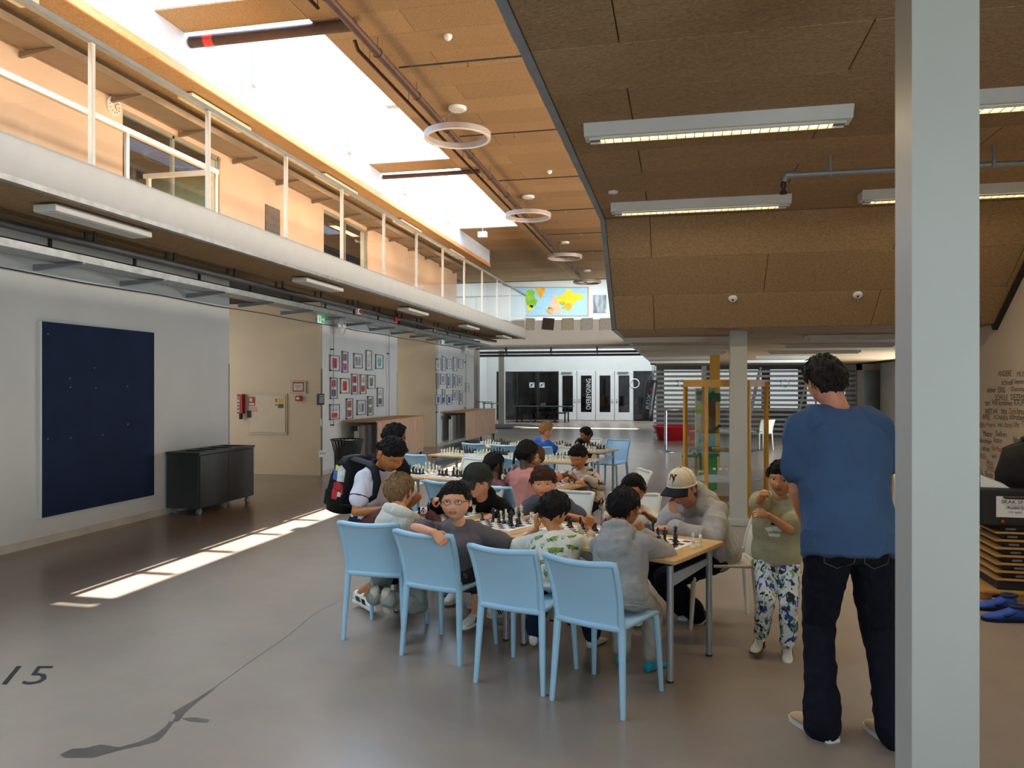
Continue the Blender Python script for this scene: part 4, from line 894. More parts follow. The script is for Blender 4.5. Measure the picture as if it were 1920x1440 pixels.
t = thing('fire_alarm_button', 'small red fire alarm call point under the framed notice', 'alarm button', yq(561, 748))
a, b = yq(556, 742), yq(567, 752); MB().rbox(a.x, b.x, YF-.06, YF, b.z, a.z, .006).build('body', red, t)
a, b = yq(558.5, 744.5), yq(564, 749); MB().box(a.x, b.x, YF-.063, YF-.06, b.z, a.z).build('glass_field', MATS['sticker_white'], t)
o = MB(); p = yq(466, 893); o.lathe([(.03, 0), (.032, .02), (.02, .05)], (p.x, YF-.1, 0), 12); o.build('door_stop', black, label='small black rubber door stop at the foot of the beige wall', cat='door stop')
# ---- wall items on the left blocks
XS = XW
def xplate(name, x0, y0, x1, y1, m, label=None, cat=None, th=.012, parent=None, off=0.):
    """a plate on the left wall between two corner pixels"""
    a, b = onX(x0, y0, XW), onX(x1, y1, XW); zt, zb = onX(x0, y0, XW).z, onX(x1, y1, XW).z
    return MB().box(XS+off, XS+off+th, a.y, b.y, zb, zt).build(name, m, parent, label=label, cat=cat)
t = thing('black_sign', 'small black room sign with pale text lines on the corner wall', 'sign', onX(600, 758, XW))
xplate('plate', 594, 738.5, 607, 759, mat('sign_black', '222426', .5), parent=t)
for q in (741, 744.5, 747.5, 750.5, 753.5): xplate('text_line', 597.5, q, 605.5, q+1.4, mat('sign_text', 'aab0b2', .6), th=.002, parent=t, off=.012)
t = thing('wall_socket', 'triple white wall socket low on the corner wall', 'socket', onX(604, 855, XW))
xplate('plate', 597, 845, 611, 855, trimw, parent=t)
for q in (599.5, 603.5, 607.5): xplate('socket_holes', q, 848.5, q+1.6, 852, mat('socket_dark', '6d7273', .5), th=.002, parent=t, off=.012)
xplate('switch_oval', 599.5, 785, 602, 799, mat('oval_plate', 'c8cccb', .5), 'oval white pull switch on the corner wall above the socket', 'switch', .015)
def exit_sign(px, py, X, label, s=1.):
    p = onX(px, py, X); t = thing('exit_sign', label, 'exit sign', p)
    MB().rbox(p.x-.02, p.x+.02, p.y-.14*s, p.y+.14*s, p.z-.0*s, p.z+.06*s, .005).build('housing', whitelamp, t)
    MB().box(p.x-.006, p.x+.006, p.y-.14*s, p.y+.14*s, p.z-.15*s, p.z).build('panel', mat('exit_panel_white', 'e6efe9', .4, emit='dff5e6', es=.25), t)
    g = mat('exit_green', '2f9a5c', .4, emit='2fae62', es=.35)
    MB().box(p.x+.006, p.x+.008, p.y+.0*s, p.y+.13*s, p.z-.14*s, p.z-.01).build('green_field', g, t)
    w = MB(); q = p.y+.065*s; zz = p.z-.075*s
    w.add([(p.x+.009, q-.045*s, zz-.012*s), (p.x+.009, q+.01*s, zz-.012*s), (p.x+.009, q+.01*s, zz-.04*s), (p.x+.009, q+.05*s, zz), (p.x+.009, q+.01*s, zz+.04*s), (p.x+.009, q+.01*s, zz+.012*s), (p.x+.009, q-.045*s, zz+.012*s)], [tuple(range(7))])
    w.build('arrow', MATS['exit_panel_white'], t)
    r = MB(); q = p.y-.075*s
    r.ell((p.x+.008, q+.02*s, zz+.05*s), (.002, .013*s, .013*s), seg=8, rings=5); r.obox((p.x+.008, q+.005*s, zz+.012*s), (.003, .028*s, .05*s), Matrix.Rotation(-.3, 3, 'X')); r.obox((p.x+.008, q-.012*s, zz-.03*s), (.003, .016*s, .05*s), Matrix.Rotation(.7, 3, 'X')); r.obox((p.x+.008, q+.022*s, zz-.03*s), (.003, .016*s, .05*s), Matrix.Rotation(-.5, 3, 'X'))
    r.build('running_figure', g, t)
    MB().cyl((p.x, p.y, p.z+.06*s), (p.x, p.y, p.z+.16*s), .006, seg=6).build('bracket_rod', steel2, t)
exit_sign(602, 591, -6.5, 'green and white exit sign at the corner of the first passage'); exit_sign(831, 636, -6.5, 'small green exit sign beside the second picture wall', .9)
for (px, py, X, lab) in ((672, 584, -5.9, 'red framed lamp indicator above the cable tray'), (742, 599, -5.9, 'red alarm beacon above the cable tray')):
    p = onX(px, py, X); t = thing('alarm_beacon', lab, 'alarm', p); MB().rbox(p.x-.03, p.x+.03, p.y-.06, p.y+.06, p.z-.05, p.z+.05, .01).build('body', red if px > 700 else trimw, t); MB().lathe([(.04, 0), (.035, .03), (.01, .045)], (p.x+.03, p.y, p.z), 12, M=Matrix.Rotation(PI/2, 3, 'Y')).build('lens', red, t); MB().box(p.x-.01, p.x+.01, p.y-.01, p.y+.01, p.z+.05, 3.32).build('stem', dpipe, t)
for (px, py, lab) in ((627, 612, 'round white wall fan by the first picture wall'), (866, 655, 'round white wall fan by the second picture wall')):
    p = onX(px, py, XW); t = thing('wall_fan', lab, 'fan', p)
    MB().torus((XW+.16, p.y, p.z), .17, .012, Mx, 28, 8).build('guard', trimw, t); MB().cyl((XW, p.y, p.z), (XW+.14, p.y, p.z), .03).build('arm', trimw, t); MB().lathe([(.05, .12), (.06, .16), (.04, .2)], (XW, p.y, p.z), 16, M=Mx).build('hub', trimw, t)
    for k in range(6): a = k*PI/3; MB().obox((XW+.16, p.y+.1*math.cos(a), p.z+.1*math.sin(a)), (.008, .15, .06), Matrix.Rotation(a, 3, 'X')).build('blade', trimw, t)
# wire-hung picture galleries
frm = mat('silver_picture_frame', '9aa1a6', .35, .5); matb = mat('picture_mount_white', 'e6e8e8', .7); art = {}
def artm(c):
    if c not in art: art[c] = mat('art_'+c, c, .7, var=.35, scale=14)
    return art[c]
G1 = [(617, 666, 635, 696, ['c43a4c']), (640, 659, 651, 699, ['8d7688', 'c46a9c']), (662, 663, 678, 691, ['9a98a6', 'a9a5ad']), (685, 657, 695.5, 694.5, ['d6d0d4']), (703, 665, 717, 692, ['8fc3c6']),
      (618, 708, 631, 748, ['c44a62', '6f6270']), (637, 709, 653.5, 738, ['d0442c']), (658, 701, 669.5, 740, ['a8404c', 'b84650']), (674, 702, 685, 739, ['cbb0a0', 'c25a44']), (688, 703, 702, 729, ['8d9470']), (706, 727, 717, 762, ['bfc1bd', '7b776a']),
      (617, 758, 635, 787, ['c9ccce', 'c8453f']), (648, 747, 660, 786, ['a86e50', 'a06a5a']), (668, 750, 684, 778, ['b4b6bc', '8f90b4']), (688, 743, 698, 779, ['8e8a6e', '8c8c80'])]
G2 = [(816, 672, 825, 695, ['ccd3dd']), (828, 668, 834, 695, ['d3d9e2']), (837, 673, 846, 692, ['d3d9e2']), (849, 670, 855.5, 696, ['d3d9e2']), (859, 674, 867, 691, ['dfe5ec']), (818, 700, 822, 728, ['8f9aa9']), (825, 701, 834, 721, ['9ca8b6']), (837, 701, 843.5, 728, ['7b8796']), (848, 701, 853, 727, ['8a96a5']), (857, 704, 865, 723, ['93a0ae']),
      (816, 740, 825, 759, ['3f58a4']), (828, 730, 833, 757, ['aab6c8', '3e4f84']), (837, 740, 846, 759, ['4760a8']), (848, 731, 856, 750, ['9aa8bb']), (860, 732, 866, 758, ['8997ab']), (872, 718, 878, 735, ['ccd6e2'])]
def gallery(G, nm, rods, grp):
    rt = thing('picture_rail_rod', f'pair of thin grey hanging rods on the {nm} picture wall', 'picture rail', onX(rods[0][0], rods[0][2], XW))
    for x, ya, yb in rods:
        a, b = onX(x, ya, XW), onX(x, yb, XW)
        MB().cyl((XW+.06, a.y, 3.0), (XW+.06, a.y, b.z+.0), .008, seg=8).build('rod', steel2, rt)
        for z in (a.z, b.z): MB().cyl((XW, a.y, z), (XW+.07, a.y, z), .014, seg=8).build('standoff', dpipe, rt)
    rows = {}
    for i, (x0, y0, x1, y1, cs) in enumerate(G):
        a, b = onX(x0, y0, XW), onX(x1, y1, XW); ym = (a.y+b.y)/2
        zt = onX((x0+x1)/2, y0, XW).z; zb = onX((x0+x1)/2, y1, XW).z
        desc = {'c43a4c': 'crimson square', '8d7688': 'mauve and pink pair', '9a98a6': 'two grey figures', 'd6d0d4': 'tall faint drawing', '8fc3c6': 'turquoise motif', 'c44a62': 'crimson and dark pair', 'd0442c': 'orange-red square', 'a8404c': 'two dark red squares', 'cbb0a0': 'tan over rust squares', '8d9470': 'olive portrait', 'bfc1bd': 'grey figure at its foot', 'c9ccce': 'red square at its foot', 'a86e50': 'two brown squares', 'b4b6bc': 'grey and lilac pair', '8e8a6e': 'two olive squares'}.get(cs[0], None)
        if nm == 'second':
            desc = ['plain pale sheet, first of the top row', 'narrow pale sheet, second of the top row', 'wide pale sheet, third of the top row', 'narrow pale sheet, fourth of the top row', 'pale sheet ending the top row', 'dim strip beside the rod', 'grey print, second of the middle row', 'dark grey strip, third of the middle row', 'grey strip, fourth of the middle row', 'grey print ending the middle row', 'royal blue print beside the rod', 'pale sheet with a navy square at its foot', 'royal blue print in the middle', 'pale blue-grey print of the bottom row', 'narrow grey strip ending the bottom row', 'pale sheet outside the rod'][i]
        t = thing('framed_picture', f'framed picture, {desc}, {nm} picture wall', 'picture', (XW, ym, zb), 0, grp)
        ya, yb = min(a.y, b.y), max(a.y, b.y); f = .022
        fr = MB(); fr.box(XS, XS+.03, ya, yb, zt-f, zt); fr.box(XS, XS+.03, ya, yb, zb, zb+f); fr.box(XS, XS+.03, ya, ya+f, zb, zt); fr.box(XS, XS+.03, yb-f, yb, zb, zt); fr.build('frame', frm, t)
        MB().box(XS, XS+.014, ya+f, yb-f, zb+f, zt-f).build('mount', matb, t)
        n = len(cs); hh = (zt-zb-2*f)
        for k, c in enumerate(cs):
            side = cs[0] in ('9a98a6', 'b4b6bc')
            if side: MB().box(XS+.014, XS+.017, ya+(yb-ya)*(.18+.36*k), ya+(yb-ya)*(.46+.36*k), zb+hh*.22, zt-hh*.25).build('artwork', artm(c), t)
            else:
                za = zt-f-hh*((k+.14)/n); ze = zt-f-hh*((k+.86)/n); mg = .2 if n > 1 else .27
                MB().box(XS+.014, XS+.017, ya+(yb-ya)*mg, yb-(yb-ya)*mg, ze, za).build('artwork', artm(c), t)
gallery(G1, 'first', [(620, 655, 797), (725, 663, 783)], 'framed pictures of the first picture wall'); gallery(G2, 'second', [(817, 674, 773), (870, 679, 765)], 'framed pictures of the second picture wall')
# radiators behind plywood covers
ply = wood('birch_plywood', 'cfae94', 'bd977a', .6, (20, 3, 1), 2.2); ply2 = wood('plywood_top', 'd8a878', 'c4905f', .5, (14, 1, 14))
for y0, y1, nm, zt in ((14.6, 17.45, 'first', .98), (21.15, 24.75, 'second', .95)):
    t = thing('radiator_cover', f'plywood radiator cover bench under the {nm} picture wall', 'radiator', (-6.3, (y0+y1)/2, 0))
    n = 3
    for k in range(n): a = y0+(y1-y0)*k/n; MB().box(-6.0, -5.98, a+.004, a+(y1-y0)/n-.004, .16, zt).build('front_panel', ply, t)
    MB().rbox(XW+.05, -5.96, y0-.12, y1, zt, zt+.03, .005).build('top_board', ply2, t)
    for k in range(9 if nm == 'first' else 9): yy = y0+.1+(y1-y0-.2)*k/8; MB().rbox(XW+.2, XW+.3, yy-.09, yy+.09, .15, zt-.08, .02).build('radiator_section', trimw, t)
    MB().cyl((XW+.25, y0-.05, .05), (XW+.25, y0-.05, zt-.12), .014).build('feed_pipe', trimw, t); MB().rbox(XW+.2, XW+.3, y0-.11, y0-.02, zt-.18, zt-.08, .015).build('valve', black, t)
    for yy in (y0+.15, (y0+y1)/2, y1-.15): MB().box(-6.02, -5.98, yy-.02, yy+.02, 0, .17).build('foot', black, t)
# slatted litter bin
p = onZ(651, 905, 0); p = atd(651, 880, 11.6); cx, cy = p.x, p.y
t = thing('litter_bin', 'black slatted metal litter bin with a flared rim beside the radiator', 'bin', (cx, cy, 0))
ztop = H-(824-HZ)/F*11.6
for k in range(26):
    a = 2*PI*k/26; c, s = math.cos(a), math.sin(a)
    MB().tube([(cx+r*c, cy+r*s, z) for r, z in ((.18, .05), (.19, ztop-.22), (.225, ztop-.06), (.245, ztop))], [(.016, .003)]*4, 6, ref=(-s, c, 0)).build('slat', black, t)
MB().torus((cx, cy, ztop), .245, .01).build('rim', black, t); MB().torus((cx, cy, .06), .185, .012).build('base_ring', black, t); MB().torus((cx, cy, ztop-.25), .192, .008).build('hoop', black, t)
MB().lathe([(.165, .03), (.17, ztop-.12), (.16, ztop-.12), (.155, .05)], (cx, cy, 0), 20).build('liner', mat('liner_grey', '3a3c3d', .6), t)
# ---- hexagonal glass display cabinet
yw = wood('honey_stained_wood', 'd8a23e', 'c48a2c', .4, (14, 14, 2), 2.5)
hc = V(.59, 10.60, 0); S6 = .52
HX = [hc+V(S6*math.cos(math.radians(a)), S6*math.sin(math.radians(a)), 0) for a in (240, 300, 0, 60, 120, 180)]
t = thing('display_cabinet', 'tall hexagonal display cabinet of honey coloured wood and glass behind the white column', 'cabinet', hc)
def hexpoly(s, z): return [hc+(p-hc)*s+V(0, 0, z) for p in HX]
MB().prism(hexpoly(1.03, .0), (0, 0, .11)).build('plinth', yw, t); MB().prism(hexpoly(.97, .11), (0, 0, .012)).build('floor_panel', mat('cabinet_floor_white', 'd9d6cc', .5), t)
MB().prism(hexpoly(1.03, 1.77), (0, 0, .02)).build('roof_panel', yw, t)
shg = glass('shelf_glass', 'cfe0d8', .25, .05)
for i in range(6):
    a, b = HX[i], HX[(i+1) % 6]; d = (b-a).normalized(); ang6 = math.atan2(d.y, d.x); R = Matrix.Rotation(ang6, 3, 'Z')
    MB().obox(a+V(0, 0, .88), (.045, .045, 1.78), R).build('post', yw, t)
    MB().obox((a+b)/2+V(0, 0, 1.735), (S6, .035, .075), R).build('top_rail', yw, t)
    MB().obox((a+b)/2+V(0, 0, .15), (S6, .03, .07), R).build('bottom_rail', yw, t)
    MB().obox((a+b)/2+V(0, 0, .94), (S6-.05, .005, 1.5), R).build('glass_pane', clearglass, t)
for z, m in ((.47, mat('shelf_white', 'dcdad2', .4)), (.86, shg), (1.1, shg)): MB().prism(hexpoly(.93, z), (0, 0, .01)).build('shelf', m, t)
fr = HX[0]+V(.06, -.028, .62); tg = MB()
for k in range(4): MB().box(fr.x+.02+k*.075, fr.x+.055+k*.075, fr.y-.003, fr.y-.001, .64, .665).build('price_tag', trimw, t)
for x, y, z, m, lab in ((.45, 10.45, 1.112, black, 'small black clay animal on the upper glass shelf'), (.72, 10.6, 1.112, mat('clay_tan', 'b08a5a', .7), 'small tan clay animal on the upper glass shelf')):
    o = thing('clay_animal', lab, 'figurine', (x, y, z)); MB().ell((x, y, z+.045), (.05, .025, .025)).build('body', m, o); MB().ell((x+.055, y, z+.07), (.022, .018, .02)).build('head', m, o)
    for dx in (-.03, .03):
        for dy in (-.014, .014): MB().cyl((x+dx, y+dy, z), (x+dx, y+dy, z+.04), .008, seg=6).build('leg', m, o)
MB().rbox(.42, .62, 10.52, 10.7, .871, .885, .003).build('straw_plate', mat('straw_yellow', 'd8bd62', .7), label='flat yellow straw plate on the middle glass shelf', cat='plate')
MB().rbox(.5, .75, 10.5, 10.62, .481, .489, .002).build('paper_sheet', trimw, label='white paper sheet on the lowest cabinet shelf', cat='paper')
# ---- children's craft pieces standing behind the cabinet
c = atd(1328, 800, 13.2); gx, gy = c.x, c.y
g1 = mat('craft_green', '2f7a3c', .7, var=.1); g2 = mat('craft_lime', 'a8c64a', .7); tbr = mat('craft_cardboard', '7a5638', .8, var=.08); sky = mat('craft_sky_blue', '7fc0c4', .7)
def zpx(py, d): return H-(py-HZ)/F*d
t = thing('cardboard_tree', 'cardboard tree with a green block crown and cream post behind the display cabinet', 'craft sculpture', (gx, gy, 0))
MB().rbox(gx-.04, gx+.12, gy-.08, gy+.08, .3, zpx(745, 13.2), .01).build('trunk', tbr, t); MB().rbox(gx-.22, gx-.12, gy-.02, gy+.08, 0, zpx(728, 13.2), .01).build('post', mat('craft_cream', 'd8cfa8', .7), t)
for dx, z, s in ((-.12, zpx(742, 13.2), .16), (.02, zpx(738, 13.2), .18), (.13, zpx(745, 13.2), .15), (-.05, zpx(750, 13.2), .14)): MB().rbox(gx+dx-s/2, gx+dx+s/2, gy-.1, gy+.06, z-s/2, z+s/2, .02).build('crown_block', g1, t)
MB().obox((gx-.17, gy-.05, zpx(768, 13.2)), (.13, .02, .13), Matrix.Rotation(PI/4, 3, 'Y')).build('leaf', g2, t)
MB().rbox(gx-.1, gx+.1, gy-.2, gy+.2, 0, .3, .02).build('foot', tbr, t)
t = thing('green_craft_box', 'bright green stacked craft box below the cardboard tree', 'box', (gx, gy-.5, 0)); z1 = zpx(853, 12.7)
MB().rbox(gx-.16, gx+.12, gy-.75, gy-.45, .03, z1, .015).build('body', mat('craft_bright_green', '2f9a44', .6), t); MB().rbox(gx-.19, gx+.15, gy-.78, gy-.42, z1, z1+.04, .01).build('lid', g1, t)
MB().rbox(gx-.2, gx+.1, gy-.70, gy-.67, z1+.04, z1+.37, .01).build('blue_sheet', sky, label='pale blue painted card leaning on the green craft box', cat='card')
for k, (dx, dz) in enumerate(((-.38, 0), (-.24, 0), (-.31, .055))):
    o = thing('paper_roll', ('outer', 'inner', 'upper')[k]+' grey paper roll stacked beside the green craft box', 'paper roll', (gx+dx, gy-.55, z1+.02+dz))
    q = MB(); q.cyl((gx+dx-.0, gy-.8, z1+.03+dz), (gx+dx, gy-.45, z1+.03+dz), .03, seg=12); q.build('roll', mat('roll_grey', 'aeb0ac', .7), o); MB().cyl((gx+dx, gy-.802, z1+.03+dz), (gx+dx, gy-.8, z1+.03+dz), .012, seg=10).build('core', black, o)
t = thing('low_stool', 'low wooden stool with a green tray top beside the craft box', 'stool', (gx-.32, gy-.6, 0)); MB().rbox(gx-.45, gx-.19, gy-.82, gy-.42, z1-.02, z1, .006).build('tray', MATS['craft_bright_green'], t)
for dx in (-.42, -.22):
    for dy in (-.78, -.46): MB().box(gx+dx-.015, gx+dx+.015, gy+dy-.015, gy+dy+.015, 0, z1-.02).build('leg', yw, t)
# ---- tall round tables
def tall_table(px, py, label, r=.35):
    p = onZ(px, py, 0); t = thing('bar_table', label, 'bar table', p)
    MB().lathe([(r, 1.09), (r, 1.115)], (p.x, p.y, 0), 32, smooth=False).build('top', mat('bar_table_top', '9a7a5c', .4, var=.08), t)
    MB().cyl((p.x, p.y, .02), (p.x, p.y, 1.09), .04, seg=16).build('column_tube', steel, t); MB().lathe([(.27, 0), (.27, .012), (.06, .03), (.045, .05)], (p.x, p.y, 0), 28).build('base_plate', steel, t)
tall_table(1248, 847, 'bar table with a brown top and steel foot in front of the louvres'); tall_table(923, 814, 'bar table with steel tube in the far hall, nearer one'); tall_table(908, 806, 'bar table in the far hall close to the white column', .33)
# ---- red tub
p = onZ(1262, 822, 0)-V(0, .8, 0); t = thing('red_tub', 'shallow bright red plastic tub on the floor by the louvres', 'tub', p)
rm = mat('red_plastic', 'c4202a', .35, var=.03)
rim = []; 
def oval(sx, sy, z, n=28): return [(p.x+.25+sx*(abs(math.cos(a))**.7)*(1 if math.cos(a) > 0 else -1), p.y+sy*(abs(math.sin(a))**.7)*(1 if math.sin(a) > 0 else -1), z) for a in [2*PI*k/n for k in range(n)]]
b = MB(); rings = [oval(.72, .42, 0), oval(.82, .5, .4), oval(.88, .55, .42), oval(.86, .53, .45), oval(.78, .46, .42), oval(.7, .4, .06)]
n = 28; b.add(sum(rings, []), [(i*n+k, i*n+(k+1) % n, (i+1)*n+(k+1) % n, (i+1)*n+k) for i in range(5) for k in range(n)]+[tuple(reversed(range(n))), tuple(range(5*n, 6*n))], 0, True); b.build('basin', rm, t)
b = MB(); b.tube(oval(.88, .55, .44)+oval(.88, .55, .44)[:1], .025, 8); b.build('rim', rm, t)
# ---- punching bag on a bracket
c = atd(1217, 750, 21.5); x, y = c.x, c.y; z0, z1 = zpx(788, 21.5), zpx(713, 21.5)
t = thing('punching_bag', 'black punching bag hanging on a chain from the slab edge', 'punching bag', (x, y, z0))
lb = mat('black_vinyl', '17171a', .4, var=.1); tilt = V(.16, 0, 1)
def bagp(f, r): return (r, z0+(z1-z0)*f)
M_ = Matrix(((1, 0, .14), (0, 1, 0), (0, 0, 1)))
b = MB(); b.lathe([(.05, 0), (.12, .02), (.15, .07), (.155, .2), (.155, z1-z0-.1), (.15, z1-z0-.02), (.135, z1-z0)], (x-.07, y, z0), 24, M=M_); b.build('bag', lb, t)
l = MB(); o = V(x-.04, y-.158, z0+.32); text_on(l, 'RDX', o+V(.05, 0, 0), (.14, 0, 1), (-1, 0, .14), .1, width=.42); l.build('bag_lettering', mat('bag_print_grey', '9a9da0', .5), t)
l = MB(); text_on(l, 'RDX', V(x+.05, y-.158, z0+.82), (1, 0, 0), (0, 0, 1), .09, width=.10); l.build('bag_emblem', mat('bag_print_red', 'c0263a', .5), t)
top = V(x+.09, y, z1)
for dx, dy in ((-.12, 0), (.12, 0), (0, .12), (0, -.12)): MB().cyl(top+V(dx, dy, 0), (top.x, top.y, z1+.22), .008, seg=6).build('strap', mat('strap_grey', '7d8084', .5), t)
MB().tube([(top.x, top.y, z1+.22), (top.x, top.y, ZL-.06)], .01, 6).build('chain', steel, t)
MB().box(top.x-.05, XE+.14, y-.05, y+.05, ZL-.08, ZL+.02).build('bracket', black, t)
# ---- louvre screen
slm = mat('louvre_grey', '9b948a', .55, var=.05); xa, xb = onY(1226, 700, 26).x, onY(1604, 700, 26).x
t = thing('louvre_screen', 'wide screen of horizontal grey louvres under the low soffit', 'screen', ((xa+xb)/2, 26, 0))
for k in range(14): z = .18+k*.155; MB().obox(((xa+xb)/2, 26, z), (xb-xa, .012, .075), Matrix.Rotation(.25, 3, 'X')).build('slat', slm, t)
for px, w in ((1227, .07), (1320, .16), (1530, .05)): x = onY(px, 700, 26.05).x; MB().box(x-w/2, x+w/2, 26.03, 26.1, 0, ZL-.01).build('post', trimw if px == 1227 else slm, t)
for pa, pb in ((1398, 1426), (1487, 1518)):
    a, b = onY(pa, 812, 26.06), onY(pb, 690, 26.06); MB().tube([(a.x, 26.06, .1), (b.x, 26.06, ZL-.06)], .05, 4).build('raking_strut', slm, t)
for px in (1279, 1472):
    c = onY(px, 719, 25.94); MB().torus((c.x, 25.94, c.z), .12, .016, Matrix.Rotation(PI/2, 3, 'X'), 28, 6).build('ring_ornament', trimw, t)
c = onY(1190, 719, YB-.06); MB().torus((c.x, YB-.03, c.z), .22, .03, Matrix.Rotation(PI/2, 3, 'X'), 28, 6).build('ring_ornament', trimw, label='white ring symbol on the dark glass beside the doors', cat='wall ornament')
o = copy_thing(pw, (*onZ(1427, 842, 0).xy, 0), .5, 'lone off-white chair seen through the display cabinet glass'); o['group'] = 'off-white chairs at the chess tables'
# ---- table tennis table and things at the far end
a = onZ(960, 790, 0); p = atd(1018, 760, 37); tt_ = mat('table_tennis_top', '24303a', .5, var=.05)
t = thing('table_tennis_table', 'dark table tennis table on wheels in front of the glazed end wall', 'table', (p.x, p.y, 0))
for s in (-1, 1): MB().box(p.x+s*.02, p.x+s*1.42, p.y-.76, p.y+.76, .74, .765).build('table_half', tt_, t)
MB().box(p.x-.004, p.x+.004, p.y-.8, p.y+.8, .765, .915).build('net', mat('net_dark', '3a3f44', .8), t)
for s in (-1, 1):
    for yy in (-.55, .55):
        MB().box(p.x+s*1.15-.03, p.x+s*1.15+.03, p.y+yy-.03, p.y+yy+.03, 0, .74).build('leg', black, t)
        MB().tube([(p.x+s*.6, p.y+yy, .74), (p.x+s*.35, p.y+yy, .12)], .025, 6).build('strut', black, t); MB().cyl((p.x+s*.5, p.y+yy-.03, .07), (p.x+s*.5, p.y+yy+.03, .07), .07, seg=12).build('wheel', mat('wheel_blue_grey', '7c8794', .5), t)
    MB().box(p.x+s*.2, p.x+s*1.1, p.y-.5, p.y+.5, .42, .46).build('undercarriage', black, t)
m = MB(); q = [onZ(x, y, 0) for x, y in ((1012, 799.5), (985, 796), (903, 796), (903, 804), (945, 804.5))]; m.prism([(v.x, v.y, 0.002) for v in q], (0, 0, .02)); m.build('floor_mat', mat('rubber_mat', '1f2122', .85), label='black rubber mat on the floor of the far hall', cat='mat')
t = thing('painted_pillar', 'bright blue painted pillar with a green foot seen through the dark glass', 'pillar', onY(985, 770, 40.4))
a, b = onY(978, 700, 40.4), onY(993, 700, 40.4); MB().box(a.x, b.x, 40.3, 40.7, 1.0, 2.6).build('blue_shaft', mat('pillar_blue', '38b0e0', .5, emit='38b0e0', es=.0), t); MB().box(a.x, b.x, 40.3, 40.7, 0, 1.0).build('green_foot', mat('pillar_green', '3f9a5c', .6, var=.2), t)
for x, lab in ((997, 'white square no-running pictogram on the dark glass'), (1016, 'white square no-football pictogram on the dark glass')):
    c = onY(x, 722, YB); t = thing('pictogram_sign', lab, 'sign', (c.x, YB, c.z)); MB().box(c.x-.13, c.x+.13, YB+.035, YB+.05, c.z-.13, c.z+.13).build('plate', trimw, t)
    g = MB(); g.obox((c.x, YB+.033, c.z), (.03, .003, .26), Matrix.Rotation(.78, 3, 'Y')); g.obox((c.x-.02, YB+.033, c.z), (.05, .003, .13), Matrix.Rotation(-.2, 3, 'Y')); g.build('symbol', black, t)
c = onZ(951, 783, 0); t = thing('blue_bin', 'light blue plastic bin by the far white column', 'bin', c); MB().lathe([(.13, 0), (.17, .42)], c, 16).build('body', mat('bin_blue', '7fb4d8', .5), t); MB().torus((c.x, c.y, .42), .17, .015).build('rim', MATS['bin_blue'], t)
# ---- trolley of chess cases by the right wall
cx, cy = 2.45, 6.78; plyt = wood('tray_plywood', 'c89a5c', 'b5854a', .5, (2, 14, 14), 2.5)
for k in range(7):
    z = .16+k*.062
    t = thing('plywood_tray', f'plywood tray with black core and grey latch, number {k+1} up the stack by the wall' if False else ('lowest', 'second lowest', 'third lowest', 'middle', 'third highest', 'second highest', 'topmost')[k]+' plywood tray with a grey latch in the stack by the word wall', 'tray', (cx+.35, cy+.25, z), 0, 'stacked plywood trays')
    MB().rbox(cx-.02*k*0, cx+.75, cy, cy+.55, z, z+.016, .004).build('board', plyt, t); MB().rbox(cx+.06, cx+.7, cy+.04, cy+.5, z+.016, z+.058, .008).build('core', black, t)
    MB().cyl((cx+.08+.012*(6-k), cy+.03, z+.036), (cx+.15+.012*(6-k), cy+.03, z+.036), .011, seg=10).build('latch', steel2, t)
MB().rbox(cx-.1, cx+.7, cy-.02, cy+.5, .06, .085, .004).build('plank', plyt, label='pale plank under the stack of plywood trays, upper one', cat='plank'); MB().rbox(cx-.16, cx+.6, cy+.02, cy+.5, .0, .06, .004).build('plank_block', plyt, label='pale timber block on the floor under the plywood trays', cat='plank')
MB().rbox(cx+.02, cx+.7, cy+.02, cy+.52, .085, .158, .006).build('dark_crate', black, label='black crate between the planks and the plywood trays', cat='crate')
zc = .16+7*.062
t = thing('chess_case', 'black carrying case with a white SKAK SFO label on the plywood trays', 'case', (cx+.3, cy+.2, zc))
MB().rbox(cx-.12, cx+.75, cy-.02, cy+.45, zc, zc+.30, .02).build('body', mat('case_black_plastic', '161718', .45), t)
h = [(cx+.05, cy-.03, zc+.235), (cx+.06, cy-.07, zc+.235), (cx+.07, cy-.075, zc+.235), (cx+.22, cy-.075, zc+.235), (cx+.23, cy-.07, zc+.235), (cx+.24, cy-.03, zc+.235)]
MB().tube(h, .011, 8).build('handle', capm, t); MB().ell((cx+.04, cy-.03, zc+.04), (.016, .012, .016), seg=10, rings=6).build('red_lock', red, t)
lb_ = MB().box(cx-.005, cx+.26, cy-.024, cy-.021, zc+.075, zc+.24).build('paper_label', trimw, t)
l = MB()
for w, z, hh, xo, ww in (('SKAK SFO', .185, .026, .03, .19), ('Kasse 2', .142, .02, .075, .11), ('10 spil', .105, .02, .085, .085)): text_on(l, w, (cx+xo, cy-.024, zc+z), (1, 0, 0), (0, 0, 1), hh, width=ww)
l.build('label_lettering', ink, t, label='black lettering SKAK SFO Kasse 2 10 spil')
t = thing('soft_black_bag', 'soft black bag slumped on top of the chess case', 'bag', (cx+.4, cy+.2, zc+.3))
b = MB(); n = 20; rr = []
for i, (s, z) in enumerate(((.0, 0), (1, 0), (1.02, .1), (.95, .25), (.82, .36), (.5, .40), (0, .40))):
    for k in range(n):
        a = 2*PI*k/n; e = .75; q = 1+.06*math.sin(3*a+z*9)
        rr.append((cx+.46-.12*z+(s*.36*q)*(abs(math.cos(a))**e)*(1 if math.cos(a) > 0 else -1), cy+.2+(s*.2*q)*(abs(math.sin(a))**e)*(1 if math.sin(a) > 0 else -1), zc+.30+z+.06*math.cos(a)*(z > .2)))
